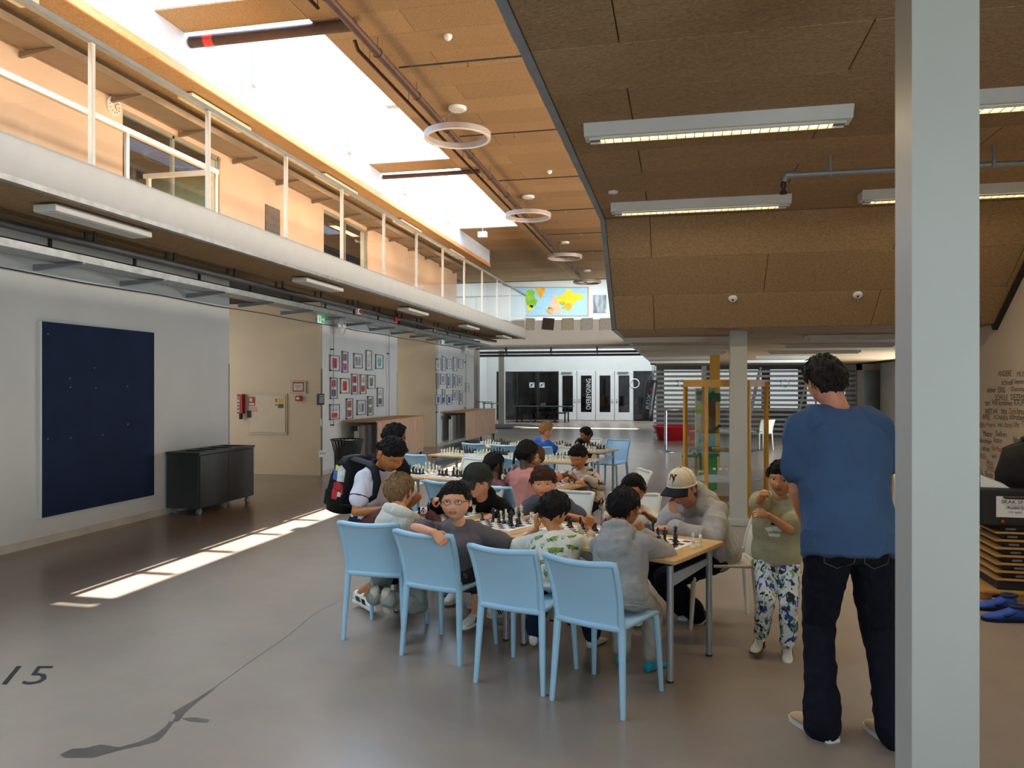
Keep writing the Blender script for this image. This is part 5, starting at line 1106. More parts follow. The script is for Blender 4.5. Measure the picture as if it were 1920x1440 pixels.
b.add(rr, [(i*n+k, i*n+(k+1) % n, (i+1)*n+(k+1) % n, (i+1)*n+k) for i in range(6) for k in range(n)], 0, True); b.build('body', mat('soft_black_fabric', '121213', .9, bump=.2), t)
MB().tube([(cx+.22, cy+.1, zc+.68), (cx+.3, cy+.05, zc+.74), (cx+.42, cy+.0, zc+.80)], [.02, .02, .008], 8).build('strap', black, t)
MB().prism([(cx-.1, cy+.02, zc+.303), (cx+.1, cy+.0, zc+.303), (cx+.05, cy+.0, zc+.34), (cx-.1, cy+.02, zc+.4)], (0, .01, 0)).build('card_sheet', trimw, label='white sheets of paper sticking up from the black case', cat='paper')
MB().tube([(cx-.35, cy+.3, zc+.64), (cx-.22, cy+.3, zc+.64), (cx-.13, cy+.3, zc+.58), (cx-.02, cy+.3, zc+.42), (cx+.03, cy+.3, zc+.3)], .016, 10).build('grey_handle_tube', steel2, label='bent grey steel tube handle rising from the trolley case', cat='handle')
# ================================================================== PEOPLE
def nrm(v): return Vector(v).normalized()
def loft(mb, rings, seg=20, e=.9, mi=0):
    """rings: (centre, right, forward, half width, half depth)"""
    vs = []
    for c, r, f, rw, rd in rings:
        for k in range(seg):
            a = 2*PI*k/seg; ca, sa = math.cos(a), math.sin(a)
            vs.append(Vector(c)+r*(rw*abs(ca)**e*(1 if ca > 0 else -1))+f*(rd*abs(sa)**e*(1 if sa > 0 else -1)))
    n = len(rings)
    mb.add(vs, [(i*seg+k, i*seg+(k+1) % seg, (i+1)*seg+(k+1) % seg, (i+1)*seg+k) for i in range(n-1) for k in range(seg)]+[tuple(reversed(range(seg))), tuple(range((n-1)*seg, n*seg))], mi, True)
def limb(mb, pts, rad, seg=14):
    pts = [Vector(p) for p in pts]; P_, R_ = [], []
    for (a, b), (ra, rb) in zip(zip(pts, pts[1:]), zip(rad, rad[1:])):
        for k in range(4): f = k/4; P_.append(a.lerp(b, f)); R_.append(ra+(rb-ra)*f)
    P_.append(pts[-1]); R_.append(rad[-1]); mb.tube(P_, R_, seg)
    for p, r in zip(pts, rad): mb.ell(p, (r, r, r), seg=12, rings=8)
def ik(a, t, l1, l2, pole):
    a, t = Vector(a), Vector(t); d = t-a; L = d.length; mx = (l1+l2)*.995
    if L > mx: t = a+d*(mx/L); d = t-a; L = mx
    if L < abs(l1-l2)+.01: L = abs(l1-l2)+.01
    u = d.normalized(); x = (l1*l1-l2*l2+L*L)/(2*L); h = math.sqrt(max(0, l1*l1-x*x))
    p = Vector(pole); p = (p-u*p.dot(u)); p = p.normalized() if p.length > 1e-4 else Vector((0, 0, -1))
    return a+u*x+p*h, t
QUEUE = []
def remesh(mb, voxel, smooth, done):
    o = bpy.data.objects.new('tmp', mb.mesh('tmp', [])); COL.objects.link(o)
    m = o.modifiers.new('r', 'REMESH'); m.mode = 'VOXEL'; m.voxel_size = voxel; m.use_smooth_shade = True
    if smooth: s = o.modifiers.new('s', 'SMOOTH'); s.factor = .6; s.iterations = smooth
    QUEUE.append((o, done))
def run_queue():
    dg = bpy.context.evaluated_depsgraph_get()
    out = [(bpy.data.meshes.new_from_object(o.evaluated_get(dg)), f, o) for o, f in QUEUE]
    for me, f, o in out:
        old = o.data; bpy.data.objects.remove(o); bpy.data.meshes.remove(old)
    for me, f, o in out: f(me)
    QUEUE.clear()
def arrays(me):
    v = np.empty(len(me.vertices)*3); me.vertices.foreach_get('co', v); v = v.reshape(-1, 3)
    return v, [tuple(p.vertices) for p in me.polygons]
def wrinkle(me, amp, freq, seed=0):
    v, _ = arrays(me); n = np.empty(len(v)*3); me.vertices.foreach_get('normal', n); n = n.reshape(-1, 3)
    o = Vector((seed*3.1, seed*1.7, seed))
    d = np.array([noise.noise(Vector((p[0]*freq, p[1]*freq, p[2]*freq*.75))+o)+.5*noise.noise(Vector((p[0]*freq*2.3, p[1]*freq*2.3, p[2]*freq*1.4))-o) for p in v])
    d = 1-2*np.abs(d)        # ridged folds
    v = v+n*(d*amp)[:, None]; me.vertices.foreach_set('co', v.ravel()); me.update()
# ---- head
NI_F, NI_B, NJ = 44, 26, 60
PHI = [math.radians(-62+124*i/NI_F) for i in range(NI_F)]+[math.radians(62+236*i/NI_B) for i in range(NI_B)]
NI = len(PHI); HA, HB = .345, .435
def gs(x, z, x0, z0, sx, sz): return math.exp(-((x-x0)/sx)**2-((z-z0)/sz)**2)
FACE = {'w': 1., 'n': 1.}
def head_base(th, ph):
    x, y, z = FACE['w']*HA*math.sin(th)*math.sin(ph), HB*math.sin(th)*math.cos(ph), .5*math.cos(th)
    k = max(0., min(1., (-.05-z)/.45))
    if z > 0: x *= 1.0+.04*math.sin(min(z/.4, 1)*PI)
    x *= 1-.25*k**1.5+.10*k*(1-k); y = y*(1-.5*k) if y < 0 else y*(1-.02*k)+.03*k*(1-k)*2
    if y > 0 and z < .25: y = y*.97+.0
    return x, y, z
def head_pt(th, ph, mouth=0.):
    x, y, z = head_base(th, ph)
    if y > 0:
        ax = abs(x); d = FACE['n']*(.03*gs(x, z, 0, .02, .04, .1)+.085*gs(x, z, 0, -.115, .042, .05))+.026*gs(ax, z, .05, -.135, .028, .03)
        d += -.055*gs(ax, z, .15, .025, .085, .05)+.02*gs(ax, z, .13, .115, .11, .035)+.02*gs(ax, z, .19, -.12, .09, .09)
        d += .026*gs(x, z, 0, -.225, .085, .022)+.03*gs(x, z, 0, -.272, .07, .022)-.022*gs(x, z, 0, -.249, .085, .009)-.02*gs(x, z, 0, -.32, .09, .022)+.035*gs(x, z, 0, -.405, .10, .055)
        y += d*min(1, y/.12)
    return x, y, z
TH = [PI*(1-j/NJ) for j in range(NJ+1)]
def skin_mat(key, c): return mat('skin_'+key+c, c, .5, var=.05, scale=30, bump=.06, bscale=300)
lipm = {}
eyew = mat('eye_white', 'e9e6e2', .25, var=.01); pupil = mat('eye_pupil', '0b0908', .2)
def build_head(mb, M, c, hh):
    vs = [Vector(c)+M@(Vector(head_pt(th, ph))*hh) for th in TH for ph in PHI]
    fs, ml = [], []
    for j in range(NJ):
        for i in range(NI):
            i2 = (i+1) % NI; fs.append((j*NI+i, j*NI+i2, (j+1)*NI+i2, (j+1)*NI+i))
            x, y, z = head_pt((TH[j]+TH[j+1])/2, PHI[i]); ml.append(1 if (y > .2 and -.292 < z < -.208 and abs(x) < .118-1.0*abs(z+.25)) else 0)
    for f, m in zip(fs, ml): pass
    o = len(mb.v); mb.add(vs, fs, 0, True); mb.mi[-len(fs):] = ml
    for s in (-1, 1):       # ears
        R = M@Matrix.Rotation(s*.35, 3, 'Z')@Matrix.Rotation(-.15, 3, 'X')
        ec = Vector(c)+M@(V(s*.352*FACE['w'], -.045, -.03)*hh)
        mb.ell(ec, (.028*hh, .07*hh, .115*hh), R, 12, 10); mb.torus(ec+M@(V(s*.02, 0, .0)*hh), .055*hh, .016*hh, R@Matrix.Rotation(PI/2, 3, 'Y')@Matrix.Scale(1.55, 3, (1, 0, 0)), 18, 6)
def hair_mesh(mb, M, c, hh, front=.29, temple=.10, side=-.08, back=-.27, t=.05, rough=.022, top=1.1, freq=20., bang=0., seed=0, strands=420, slen=1.):
    keys = [(0, front), (42, front-.02), (58, temple), (72, temple-.02), (82, side), (98, side+.04), (112, side-.02), (140, back), (180, back)]
    def line(ph):
        d = abs(math.degrees(math.atan2(math.sin(ph), math.cos(ph))))
        for (a, za), (b, zb) in zip(keys, keys[1:]):
            if d <= b: f = (d-a)/(b-a); f = f*f*(3-2*f); return za+(zb-za)*f
        return back
    vs, keep = [], []
    for th in TH:
        for ph in PHI:
            x, y, z = head_base(th, ph); zl = line(ph)+.02*noise.noise(V(x*14, y*14, seed)); q = max(-.25, min(1., (z-zl)/.13)); sm = q*q*(3-2*q) if q > 0 else q*.6
            n = V(x/HA**2, y/HB**2, z/.25).normalized()
            off = t*sm*(1+(top-1)*max(0, z)/.5)+(rough*noise.noise(V(x*freq, y*freq, z*freq*.5+seed*5))+rough*.6*noise.noise(V(x*freq*2.5, y*freq*2.5, z*freq+seed)))*max(0, q)+bang*gs(x, z, 0, zl+.07, .3, .09)*(y > 0)
            vs.append(Vector(c)+M@((V(x, y, z)+n*off)*hh)); keep.append(q > -.24)
    fs = []
    for j in range(NJ):
        for i in range(NI):
            f = (j*NI+i, j*NI+(i+1) % NI, (j+1)*NI+(i+1) % NI, (j+1)*NI+i)
            if all(keep[k] for k in f): fs.append(f)
    rs = random.Random(seed+int(t*1000))
    cand = [k for k in range(len(vs)) if keep[k] and NI < k < len(vs)-2*NI]
    nst = strands
    for _ in range(nst):
        k = rs.choice(cand); j, i = divmod(k, NI)
        hb_ = head_base(TH[j], PHI[i])
        if j < 3 or (hb_[1] > .05 and hb_[2] < line(PHI[i])+.15): continue
        p = vs[k]; q = vs[(j-1)*NI+(i+rs.choice((-1, 0, 0, 1))) % NI]; q2 = vs[max(0, j-3)*NI+i]; dn = (q2-p)
        if dn.length < 1e-6: continue
        dn.normalize(); side = (vs[j*NI+(i+1) % NI]-vs[j*NI+i-1]).normalized(); n = (p-Vector(c)).normalized()
        d = (dn+side*rs.uniform(-.45, .45)+n*rs.uniform(.0, .22)).normalized(); ln = rs.uniform(.08, .19)*hh*slen; r0 = rs.uniform(.016, .03)*hh
        mb.tube([p-n*.012*hh, p+d*ln*.5+n*.012*hh, p+d*ln-n*.012*hh], [(r0*.5, r0), (r0*.45, r0*.8), (r0*.1, r0*.15)], 5, cap=False, ref=n)
    used = sorted({k for f in fs for k in f}); mp_ = {k: i for i, k in enumerate(used)}
    mb.add([vs[k] for k in used], [tuple(mp_[k] for k in f) for f in fs], 0, True)
def hand(mb, W_, D, Np, side, curl, s, spread=.06, thumb=.7):
    D = nrm(D); Np = Vector(Np); Np = (Np-D*Np.dot(D)).normalized(); T = D.cross(Np)*side
    loft(mb, [(W_-D*.02*s, T, Np, .027*s, .020*s), (W_+D*.015*s, T, Np, .031*s, .019*s), (W_+D*.05*s, T, Np, .041*s, .0165*s), (W_+D*.085*s, T, Np, .042*s, .0145*s), (W_+D*.098*s, T, Np, .036*s, .011*s)], 14)
    for k, (off, ln) in enumerate(((.030, .072), (.010, .080), (-.011, .074), (-.030, .057))):
        p = W_+D*(.092*s)+T*(off*s)-Np*.001*s; d = (D+T*(spread*(1.5-k))).normalized(); ang = 0; pts = [p-d*.02*s]; rr = [.0095*s]
        pts.append(p); rr.append(.0092*s)
        for q, f in enumerate((.44, .31, .25)):
            ang += math.radians(curl[k] if hasattr(curl, '__len__') else curl)*(.9, 1.15, .8)[q]
            dd = d*math.cos(ang)+Np*math.sin(ang); p = p+dd*(ln*f*s); pts.append(p); rr.append((.0086, .0078, .0066)[q]*s)
        limb(mb, pts, rr, 8)
    b = W_+D*.022*s+T*.024*s; d1 = (D*.62+T*.72+Np*.25).normalized(); d2 = (D*.85+T*(.45-.5*thumb)+Np*(.2+.5*thumb)).normalized()
    limb(mb, [b, b+d1*.038*s, b+d1*.038*s+d2*.03*s, b+d1*.038*s+d2*.054*s], [.0135*s, .0115*s, .010*s, .0078*s], 8)
def shoe(parent, A, toe, ln, up, m, solem, name='shoe', sole=True, stripes=None, wid=1.):
    """A: ankle joint; builds the upper and its sole"""
    f = nrm(toe); u = Vector(up); u = (u-f*u.dot(f)).normalized(); r = f.cross(u); k = ln/.28
    base = A-u*(.082*k); b = MB()
    st = [(-.075, .028, .075), (-.06, .036, .10), (-.02, .040, .105), (.02, .040, .092), (.07, .044, .070), (.12, .047, .055), (.165, .043, .045), (.195, .028, .034), (.203, .012, .026)]
    vs = []; seg = 16
    for y, w, h in st:
        for q in range(seg):
            a = 2*PI*q/seg; ca, sa = math.cos(a), math.sin(a)
            zz = .012+(h-.012)*(.5+.5*sa) if True else 0
            vs.append(base+f*(y*k)+r*(w*k*wid*abs(ca)**.6*(1 if ca > 0 else -1))+u*(zz*k))
    b.add(vs, [(i*seg+q, i*seg+(q+1) % seg, (i+1)*seg+(q+1) % seg, (i+1)*seg+q) for i in range(len(st)-1) for q in range(seg)]+[tuple(reversed(range(seg))), tuple(range((len(st)-1)*seg, len(st)*seg))], 0, True)
    o = b.build(name, m, parent)
    if sole:
        out = [(-.08, .026), (-.066, .040), (-.02, .044), (.03, .044), (.08, .049), (.13, .051), (.17, .046), (.2, .03), (.208, .012)]
        poly = [base+f*(y*k)+r*(w*k*wid) for y, w in out]+[base+f*(y*k)-r*(w*k*wid) for y, w in out[::-1]]
        MB().prism(poly, u*(.02*k)).build('sole', solem, o)
        lc = MB()
        for y in (.045, .065, .085): h = .012+.085*(1-(y-.02)/.19)*.9; lc.tube([base+f*(y*k)+r*(x*k)+u*((h-.01*abs(x)/.02+.003)*k) for x in (-.022, -.01, .01, .022)], .0035*k, 6)
        lc.build('laces', solem, o)
        if stripes:
            s_ = MB()
            for sgn in (-1, 1):
                for y in (.0, .022, .044): s_.obox(base+f*(y*k)+r*(sgn*.0435*k*wid)+u*.045*k, (.004, .008*k, .045*k), Matrix((r, f, u)).transposed()@Matrix.Rotation(.5*1, 3, 'X'))
            s_.build('side_stripes', stripes, o)
    return o
def decal(parent, bvh, o, right, up, shapes, m, name='print', label=None, off=.0025, step=.012):
    """2D polygons (metres) wrapped on a garment: projected along right x up"""
    r = nrm(right); n = nrm(Vector(r).cross(Vector(up))); u = n.cross(r); mbs = MB()
    for poly in shapes:
        bm = bmesh.new()
        if isinstance(poly, tuple) and len(poly) == 2 and isinstance(poly[1], list):
            vv = [bm.verts.new((x, y, 0)) for x, y in poly[0]]
            for f in poly[1]:
                try: bm.faces.new([vv[i] for i in f])
                except ValueError: pass
        else:
            bm.faces.new([bm.verts.new((x, y, 0)) for x, y in poly])
        bmesh.ops.triangulate(bm, faces=bm.faces[:])
        for _ in range(3):
            es = [e for e in bm.edges if e.calc_length() > step]
            if not es: break
            bmesh.ops.subdivide_edges(bm, edges=es, cuts=1); bmesh.ops.triangulate(bm, faces=[f for f in bm.faces if len(f.verts) > 3])
        bm.verts.index_update(); vs, ok = [], []
        for v in bm.verts:
            p = Vector(o)+r*v.co.x+u*v.co.y+n*.25; h = bvh.ray_cast(p, -n, .6)
            if h[0] is None: vs.append(Vector(o)); ok.append(False)
            else: vs.append(h[0]+h[1]*off*(1 if h[1].dot(n) > 0 else -1)); ok.append(True)
        mbs.add(vs, [[v.index for v in f.verts] for f in bm.faces if all(ok[v.index] for v in f.verts)], 0, True); bm.free()
    return mbs.build(name, m, parent, label=label)
def txt_shape(key, w, h, x=0., y=0.):
    vs, fs, tw, th = _txt[key]; return ([(x+a/tw*w, y+b/th*h) for a, b in vs], [list(f) for f in fs])
BODIES = {}
def person(label, P, N, S, head, hf, armL, armR, legL, legR, s=.75, hh=.225, skin=('a', 'c99a7c'), hair=None, top=None, bottom=None, feet=None, HR=None, tilt=None, eyes=None, vox=.009, after=None, lid=.25, handL=None, handR=None, cap=None, glasses=None, brow='1c1512', gaze=None, name='person', fat=1.):
    P, N, head = Vector(P), Vector(N), Vector(head); N = head+(N-head).normalized()*(.66*hh); S = nrm(S); HR = nrm(HR or S); hf = nrm(hf)
    t = thing('person', label, 'person', (P.x, P.y, 0)); kid = s < .9
    up = (N-P); L = up.length; up.normalize(); S = (S-up*S.dot(up)).normalized(); HR = (HR-up*HR.dot(up)).normalized()
    w = s*1.04*fat
    def ring(f, rw, rd, fw=0.):
        r = HR.lerp(S, max(0, min(1, f*1.3))).normalized(); fd = up.cross(r).normalized()
        return (P+up*(L*f)+fd*(fw*w), r, fd, rw*w, rd*w)
    prof = [(-.16, .10, .085, 0), (-.08, .155, .115, -.005), (.05, .165, .118, -.005), (.28, .148, .105, .0), (.5, .158, .118, .01), (.68, .168, .116, .008), (.8, .155, .1, 0), (.9, .105, .08, -.005), (1.0, .06, .06, 0)]
    shL = N-up*(.085*s)-S*(.162*w); shR = N-up*(.085*s)+S*(.162*w); fd = up.cross(S).normalized()
    hipL = P-HR*(.085*w)-V(0, 0, .01); hipR = P+HR*(.085*w)-V(0, 0, .01)
    UA, FA, TG, SHN = .305*s, .265*s, .44*s, .43*s
    eL, wL = ik(shL, armL[0], UA, FA, armL[1]); eR, wR = ik(shR, armR[0], UA, FA, armR[1])
    kL, aL = ik(hipL, legL[0], TG, SHN, legL[1]); kR, aR = ik(hipR, legR[0], TG, SHN, legR[1])
    hu = Vector(tilt) if tilt else (V(0, 0, 1)+(head-N).normalized()*.3); hx = hf.cross(hu).normalized(); hz = hx.cross(hf).normalized()
    M = Matrix((hx, hf, hz)).transposed()
    sk = skin_mat(*skin); lp = mat('lips_'+skin[0], {'a': 'b06050', 'b': '9a5a48', 'c': '7d4a3a', 'd': '4e2c26', 'e': 'bc6a56'}[skin[0]], .45)
    # body
    b = MB(); loft(b, [ring(f, rw*.93, rd*.93, fw) for f, rw, rd, fw in prof], 20)
    skull = head+M@(V(0, -.09, -.26)*hh); limb(b, [N-up*.03*s, N.lerp(skull, .5), skull], [.06*w, .052*w, .056*w])
    for a_, e_, w_ in ((shL, eL, wL), (shR, eR, wR)): limb(b, [a_, a_.lerp(e_, .45), e_, e_.lerp(w_, .3), w_], [.048*w, .045*w, .037*w, .039*w, .0265*w])
    for a_ in (shL, shR): limb(b, [N-up*.03*s, N.lerp(a_, .55)-up*.005*s, a_], [.05*w, .048*w, .046*w])
    for h_, k_, a_ in ((hipL, kL, aL), (hipR, kR, aR)): limb(b, [h_, h_.lerp(k_, .5), k_, k_.lerp(a_, .3), a_], [.085*w, .073*w, .054*w, .054*w, .035*w])
    hb = MB()
    for W_, E_, hd, side in ((wL, eL, handL, -1), (wR, eR, handR, 1)):
        hd = hd or {}
        hand(hb, W_, hd.get('d', (W_-E_)), hd.get('n', (0, 0, -1)), hd.get('side', side), hd.get('curl', 28), s*.98, thumb=hd.get('thumb', .6))
    res = {}
    def fin_body(me): res['b'] = arrays(me)
    def fin_hand(me):
        full = MB(); v, f = res['b']; full.add([tuple(p) for p in v], f, 0, True); v, f = arrays(me); full.add([tuple(p) for p in v], f, 0, True)
        FACE.update(w=1.075 if kid else 1., n=.62 if kid else 1.); build_head(full, M, head, hh); o = full.build('body', [sk, lp], t)
    remesh(b, vox, 3, fin_body); remesh(hb, max(.0028, vox*.36), 2, fin_hand)
    FACE.update(w=1.075 if kid else 1., n=.62 if kid else 1.)
    # eyes, brows
    irc = eyes or '3a2416'; im = mat('iris_'+irc, irc, .2)
    gz = nrm(gaze) if gaze else hf; gl = M.inverted()@gz
    for sx in (-1, 1):
        ec = head+M@(V(sx*.15, .302, .025)*hh); r = .06*hh; e = MB(); seg, rg = 14, 10
        q = V(0, 0, 1).rotation_difference(gz).to_matrix()
        for i in range(rg):
            a0, a1 = PI*i/rg*.62, PI*(i+1)/rg*.62
            vs = [ec+q@V(r*math.sin(a)*math.cos(2*PI*k/seg), r*math.sin(a)*math.sin(2*PI*k/seg), r*math.cos(a)) for a in (a0, a1) for k in range(seg)]
            e.add(vs, [(k, seg+k, seg+(k+1) % seg, (k+1) % seg) for k in range(seg)], 2 if i < 1 else (1 if i < 3 else 0), True)
        eo = e.build('eye', [eyew, im, pupil], t)
        l_ = MB(); r2 = r*1.07                                   # lids
        for lo, hi in ((lid, 1.5), (-1.35, -.62)):
            n = 6; vs = []
            for i in range(n+1):
                el = lo+(hi-lo)*i/n
                for k in range(13):
                    az = (-1+2*k/12)*1.35; vs.append(ec+M@V(r2*math.cos(el)*math.sin(az), r2*math.cos(el)*math.cos(az), r2*math.sin(el)))
            l_.add(vs, [(i*13+k, i*13+k+1, (i+1)*13+k+1, (i+1)*13+k) for i in range(n) for k in range(12)], 0, True)
        l_.build('eyelids', sk, t)
        bw = MB(); pts = []
        for k in range(7):
            x = .075+.155*k/6; z = .108+.028*math.sin(k/6*2.4); y = HB*math.sqrt(max(0, 1-(x/HA)**2-(z/.5)**2))*.97+.012
            pts.append(head+M@(V(sx*x, y, z)*hh))
        bw.tube(pts, [(.006*hh, .004*hh), (.013*hh, .006*hh), (.015*hh, .006*hh), (.014*hh, .006*hh), (.012*hh, .006*hh), (.009*hh, .005*hh), (.004*hh, .003*hh)], 6, ref=hz); bw.build('eyebrow', mat('brow_'+brow, brow, .8), t)
    # hair
    if hair:
        hd = dict(hair); col = hd.pop('col'); hm = mat('hair_'+col, col, hd.pop('gloss', .62), var=.35, scale=60, stretch=(3, 3, .4), bump=.8, bscale=110, spec=.25); h = MB(); hair_mesh(h, M, head, hh, **hd); h.build('hair', hm, t)
    if glasses:
        gm = mat('glasses_'+glasses, glasses, .3, .4); g = MB()
        for sx in (-1, 1):
            c_ = V(sx*.15, .405, .012); ringp = [head+M@((c_+V(.092*math.cos(a)*1.0, -.0-.04*abs(math.cos(a))*(1 if sx*math.cos(a) > 0 else 0),   .062*math.sin(a)))*hh) for a in [2*PI*k/20 for k in range(21)]]
            g.tube(ringp, .0075*hh, 6); g.tube([head+M@(V(sx*.26, .37, .03)*hh), head+M@(V(sx*.355, .2, .035)*hh), head+M@(V(sx*.375, -.05, .03)*hh)], .009*hh, 6)
        g.tube([head+M@(V(-.05, .41, .03)*hh), head+M@(V(0, .425, .04)*hh), head+M@(V(.05, .41, .03)*hh)], .009*hh, 6); go = g.build('glasses', gm, t)
        for sx in (-1, 1):
            l_ = MB(); c_ = V(sx*.155, .403, .015); l_.add([head+M@((c_+V(.09*math.cos(a), -.035*abs(math.cos(a))*(1 if sx*math.cos(a) > 0 else 0), .06*math.sin(a)))*hh) for a in [2*PI*k/16 for k in range(16)]], [tuple(range(16))]); l_.build('lens', clearglass, go)
    if cap: build_cap(t, M, head, hh, **cap)
    # clothes
    if top:
        lo, sl = top.get('loose', .02), top.get('sleeve', .5); c = MB(); hem = top.get('hem', -.13)
        pr = [(hem, .162, .125, 0)]+[q for q in prof if q[0] > hem+.03 and q[0] < .93]+[(.985, .07, .068, 0)]
        loft(c, [(q[0], q[1], q[2], q[3]+lo*(1 if f < .9 else .4), q[4]+lo*(1 if f < .9 else .4)) for (f, *_), q in ((p_, ring(*p_)) for p_ in pr)], 22)
        for a_, e_, w_ in ((shL, eL, wL), (shR, eR, wR)):
            lo2 = lo*.62; limb(c, [N-up*.045*s, N.lerp(a_, .5)-up*.008*s, a_], [.052*w+lo*.3, .052*w+lo2, .050*w+lo2])
            if sl <= 1:
                f = sl; limb(c, [a_, a_.lerp(e_, f*.5), a_.lerp(e_, f)], [.050*w+lo2, .050*w+lo2, .048*w+lo2*1.35])
            else: f = sl-1; limb(c, [a_, a_.lerp(e_, .5), e_, e_.lerp(w_, f*.5), e_.lerp(w_, f)], [.050*w+lo2, .047*w+lo2, .042*w+lo2, .041*w+lo2, .030*w+lo2*.8])
        if top.get('hood'):
            bc = N-up*.02*s-fd*(.085*s); c.ell(bc-up*.05*s, (.105*s, .075*s, .10*s), Matrix((S, fd, up)).transposed()); c.torus(N+up*.005*s-fd*.02*s, .085*s, .036*s, Matrix((S, fd, up)).transposed()@Matrix.Rotation(-.35, 3, 'X'), 24, 10)
        if top.get('collar'): c.torus(N+up*.0*s, .066*s, .02*s, Matrix((S, fd, up)).transposed()@Matrix.Rotation(-.3, 3, 'X'), 24, 8)
        def fin_top(me):
            wrinkle(me, top.get('fold', .009)*1.25*s, top.get('ff', 9), len(BODIES)); me.materials.append(top['m']); me.name = top.get('name', 'shirt'); inv = PMI[t.name]
            bvh = BVHTree.FromPolygons([Vector(q) for q in arrays(me)[0]], arrays(me)[1])
            me.transform(inv); o = link(top.get('name', 'shirt'), me, t)
            me.polygons.foreach_set('use_smooth', [True]*len(me.polygons))
            if after: after(t, o, bvh, dict(P=P, N=N, S=S, up=up, fd=fd, L=L, shL=shL, shR=shR, eL=eL, eR=eR, wL=wL, wR=wR, s=s, head=head, M=M, hh=hh))
        remesh(c, vox*1.05, 2, fin_top)
    if bottom:
        lo, ln = bottom.get('loose', .014), bottom.get('len', 1.93); c = MB()
        loft(c, [(q[0], q[1], q[2], q[3]+lo, q[4]+lo) for q in (ring(*p_) for p_ in prof[:3])]+[(lambda q: (q[0], q[1], q[2], q[3]+lo, q[4]+lo))(ring(.16, .155, .11, 0))], 20)
        for h_, k_, a_ in ((hipL, kL, aL), (hipR, kR, aR)):
            if ln <= 1: limb(c, [h_, h_.lerp(k_, ln*.5), h_.lerp(k_, ln)], [.088*w+lo, .08*w+lo, .07*w+lo*1.2])
            else: f = ln-1; limb(c, [h_, h_.lerp(k_, .5), k_, k_.lerp(a_, f*.5), k_.lerp(a_, f)], [.088*w+lo, .076*w+lo, .058*w+lo, .054*w+lo, .042*w+lo*bottom.get('cuff', 1.2)])
        def fin_bot(me):
            wrinkle(me, bottom.get('fold', .008)*1.3*s, 11, len(BODIES)+5); me.materials.append(bottom['m']); me.name = bottom.get('name', 'trousers'); bvh = BVHTree.FromPolygons([Vector(q) for q in arrays(me)[0]], arrays(me)[1])
            me.transform(PMI[t.name]); me.polygons.foreach_set('use_smooth', [True]*len(me.polygons)); o = link(bottom.get('name', 'trousers'), me, t)
            if bottom.get('after'): bottom['after'](t, o, bvh, dict(P=P, up=up, HR=HR, fd=fd, kL=kL, kR=kR, aL=aL, aR=aR, hipL=hipL, hipR=hipR, s=s))
        remesh(c, vox*1.05, 2, fin_bot)
    if feet:
        for A, k_, sp in ((aL, kL, legL), (aR, kR, legR)):
            u = sp[3] if len(sp) > 3 else (0, 0, 1)
            shoe(t, A, sp[2], feet.get('ln', .27*s+.02), u, feet['m'], feet.get('sole', feet['m']), feet.get('name', 'shoe'), feet.get('name', 'shoe') == 'shoe', feet.get('stripes'))
    BODIES[label] = t
    return t
def build_cap(t, M, c, hh, m=None, brim=None, back=None, lift=0., name='cap', logo=None, logom=None, pitch=0.):
    Mc = M@Matrix.Rotation(pitch, 3, 'X')
    b = MB(); n = 40; rows = 16; vs = []
    for j in range(rows+1):
        a = (PI/2*1.04)*j/rows
        for k in range(n):
            ph = 2*PI*k/n; fr = max(0, math.cos(ph))
            x, y, z = (FACE['w']*HA*1.13)*math.sin(a)**.85*math.sin(ph), (HB*1.10)*math.sin(a)**.85*math.cos(ph), .13+lift+.46*math.cos(a)+.03*fr*math.sin(2*a)
            vs.append(Vector(c)+Mc@(V(x, y, z)*hh))
    fs = [(j*n+k, (j+1)*n+k, (j+1)*n+(k+1) % n, j*n+(k+1) % n) for j in range(rows) for k in range(n)]
    b.add(vs, fs, 0, True)
    for k in range(0, n, n//6): b.tube([vs[j*n+k]+(vs[j*n+k]-Vector(c)).normalized()*.002 for j in range(rows+1)], .0016, 5)
    b.tube([vs[rows*n+k] for k in range(n)]+[vs[rows*n]], .006*hh/.22, 6)
    co = b.build(name, m, t)
    br = MB(); top = []; w = 15; d = 8
    for i in range(d+1):
        for k in range(w):
            u = -1+2*k/(w-1); a = u*1.12; e = i/d; ext = .40*e*math.sqrt(max(0, 1-(u*.98)**4))
            x = FACE['w']*HA*1.12*math.sin(a)*(1+.10*e); y = HB*1.09*math.cos(a)+ext; z = .125+lift-.13*e-.12*(u*u)*e-.005
            top.append(V(x, y, z))
    vs = [Vector(c)+Mc@(p*hh) for p in top]+[Vector(c)+Mc@((p-V(0, 0, .018))*hh) for p in top]; o = len(top)
    fs = []
    for i in range(d):
        for k in range(w-1): q = i*w+k; fs += [(q, q+1, q+w+1, q+w), (o+q+w, o+q+w+1, o+q+1, o+q)]
    for k in range(w-1): fs.append((d*w+k, d*w+k+1, o+d*w+k+1, o+d*w+k))
    br.add(vs, fs, 0, True); br.build('brim', brim or m, co)
    MB().ell(Vector(c)+Mc@(V(0, 0, .60+lift)*hh), (.03*hh, .03*hh, .015*hh), Mc, 10, 6).build('top_button', brim or m, co)
    if logo:
        bv = BVHTree.FromPolygons([Vector(p) for p in b.v], b.f); z = Mc@V(0, 0, 1)
        decal(co, bv, Vector(c)+Mc@(V(0, .2, .34+lift)*hh), Mc@V(-1, 0, 0)*-1 if False else -(Mc@V(1, 0, 0))*-1, Mc@V(0, 0, 1), logo, logom, 'emblem', off=.002) if False else decal(co, bv, Vector(c)+Mc@(V(0, .2, .33+lift)*hh), Mc@V(-1, 0, 0), Mc@V(0, -.35, 1), logo, logom, 'emblem', off=.0025)
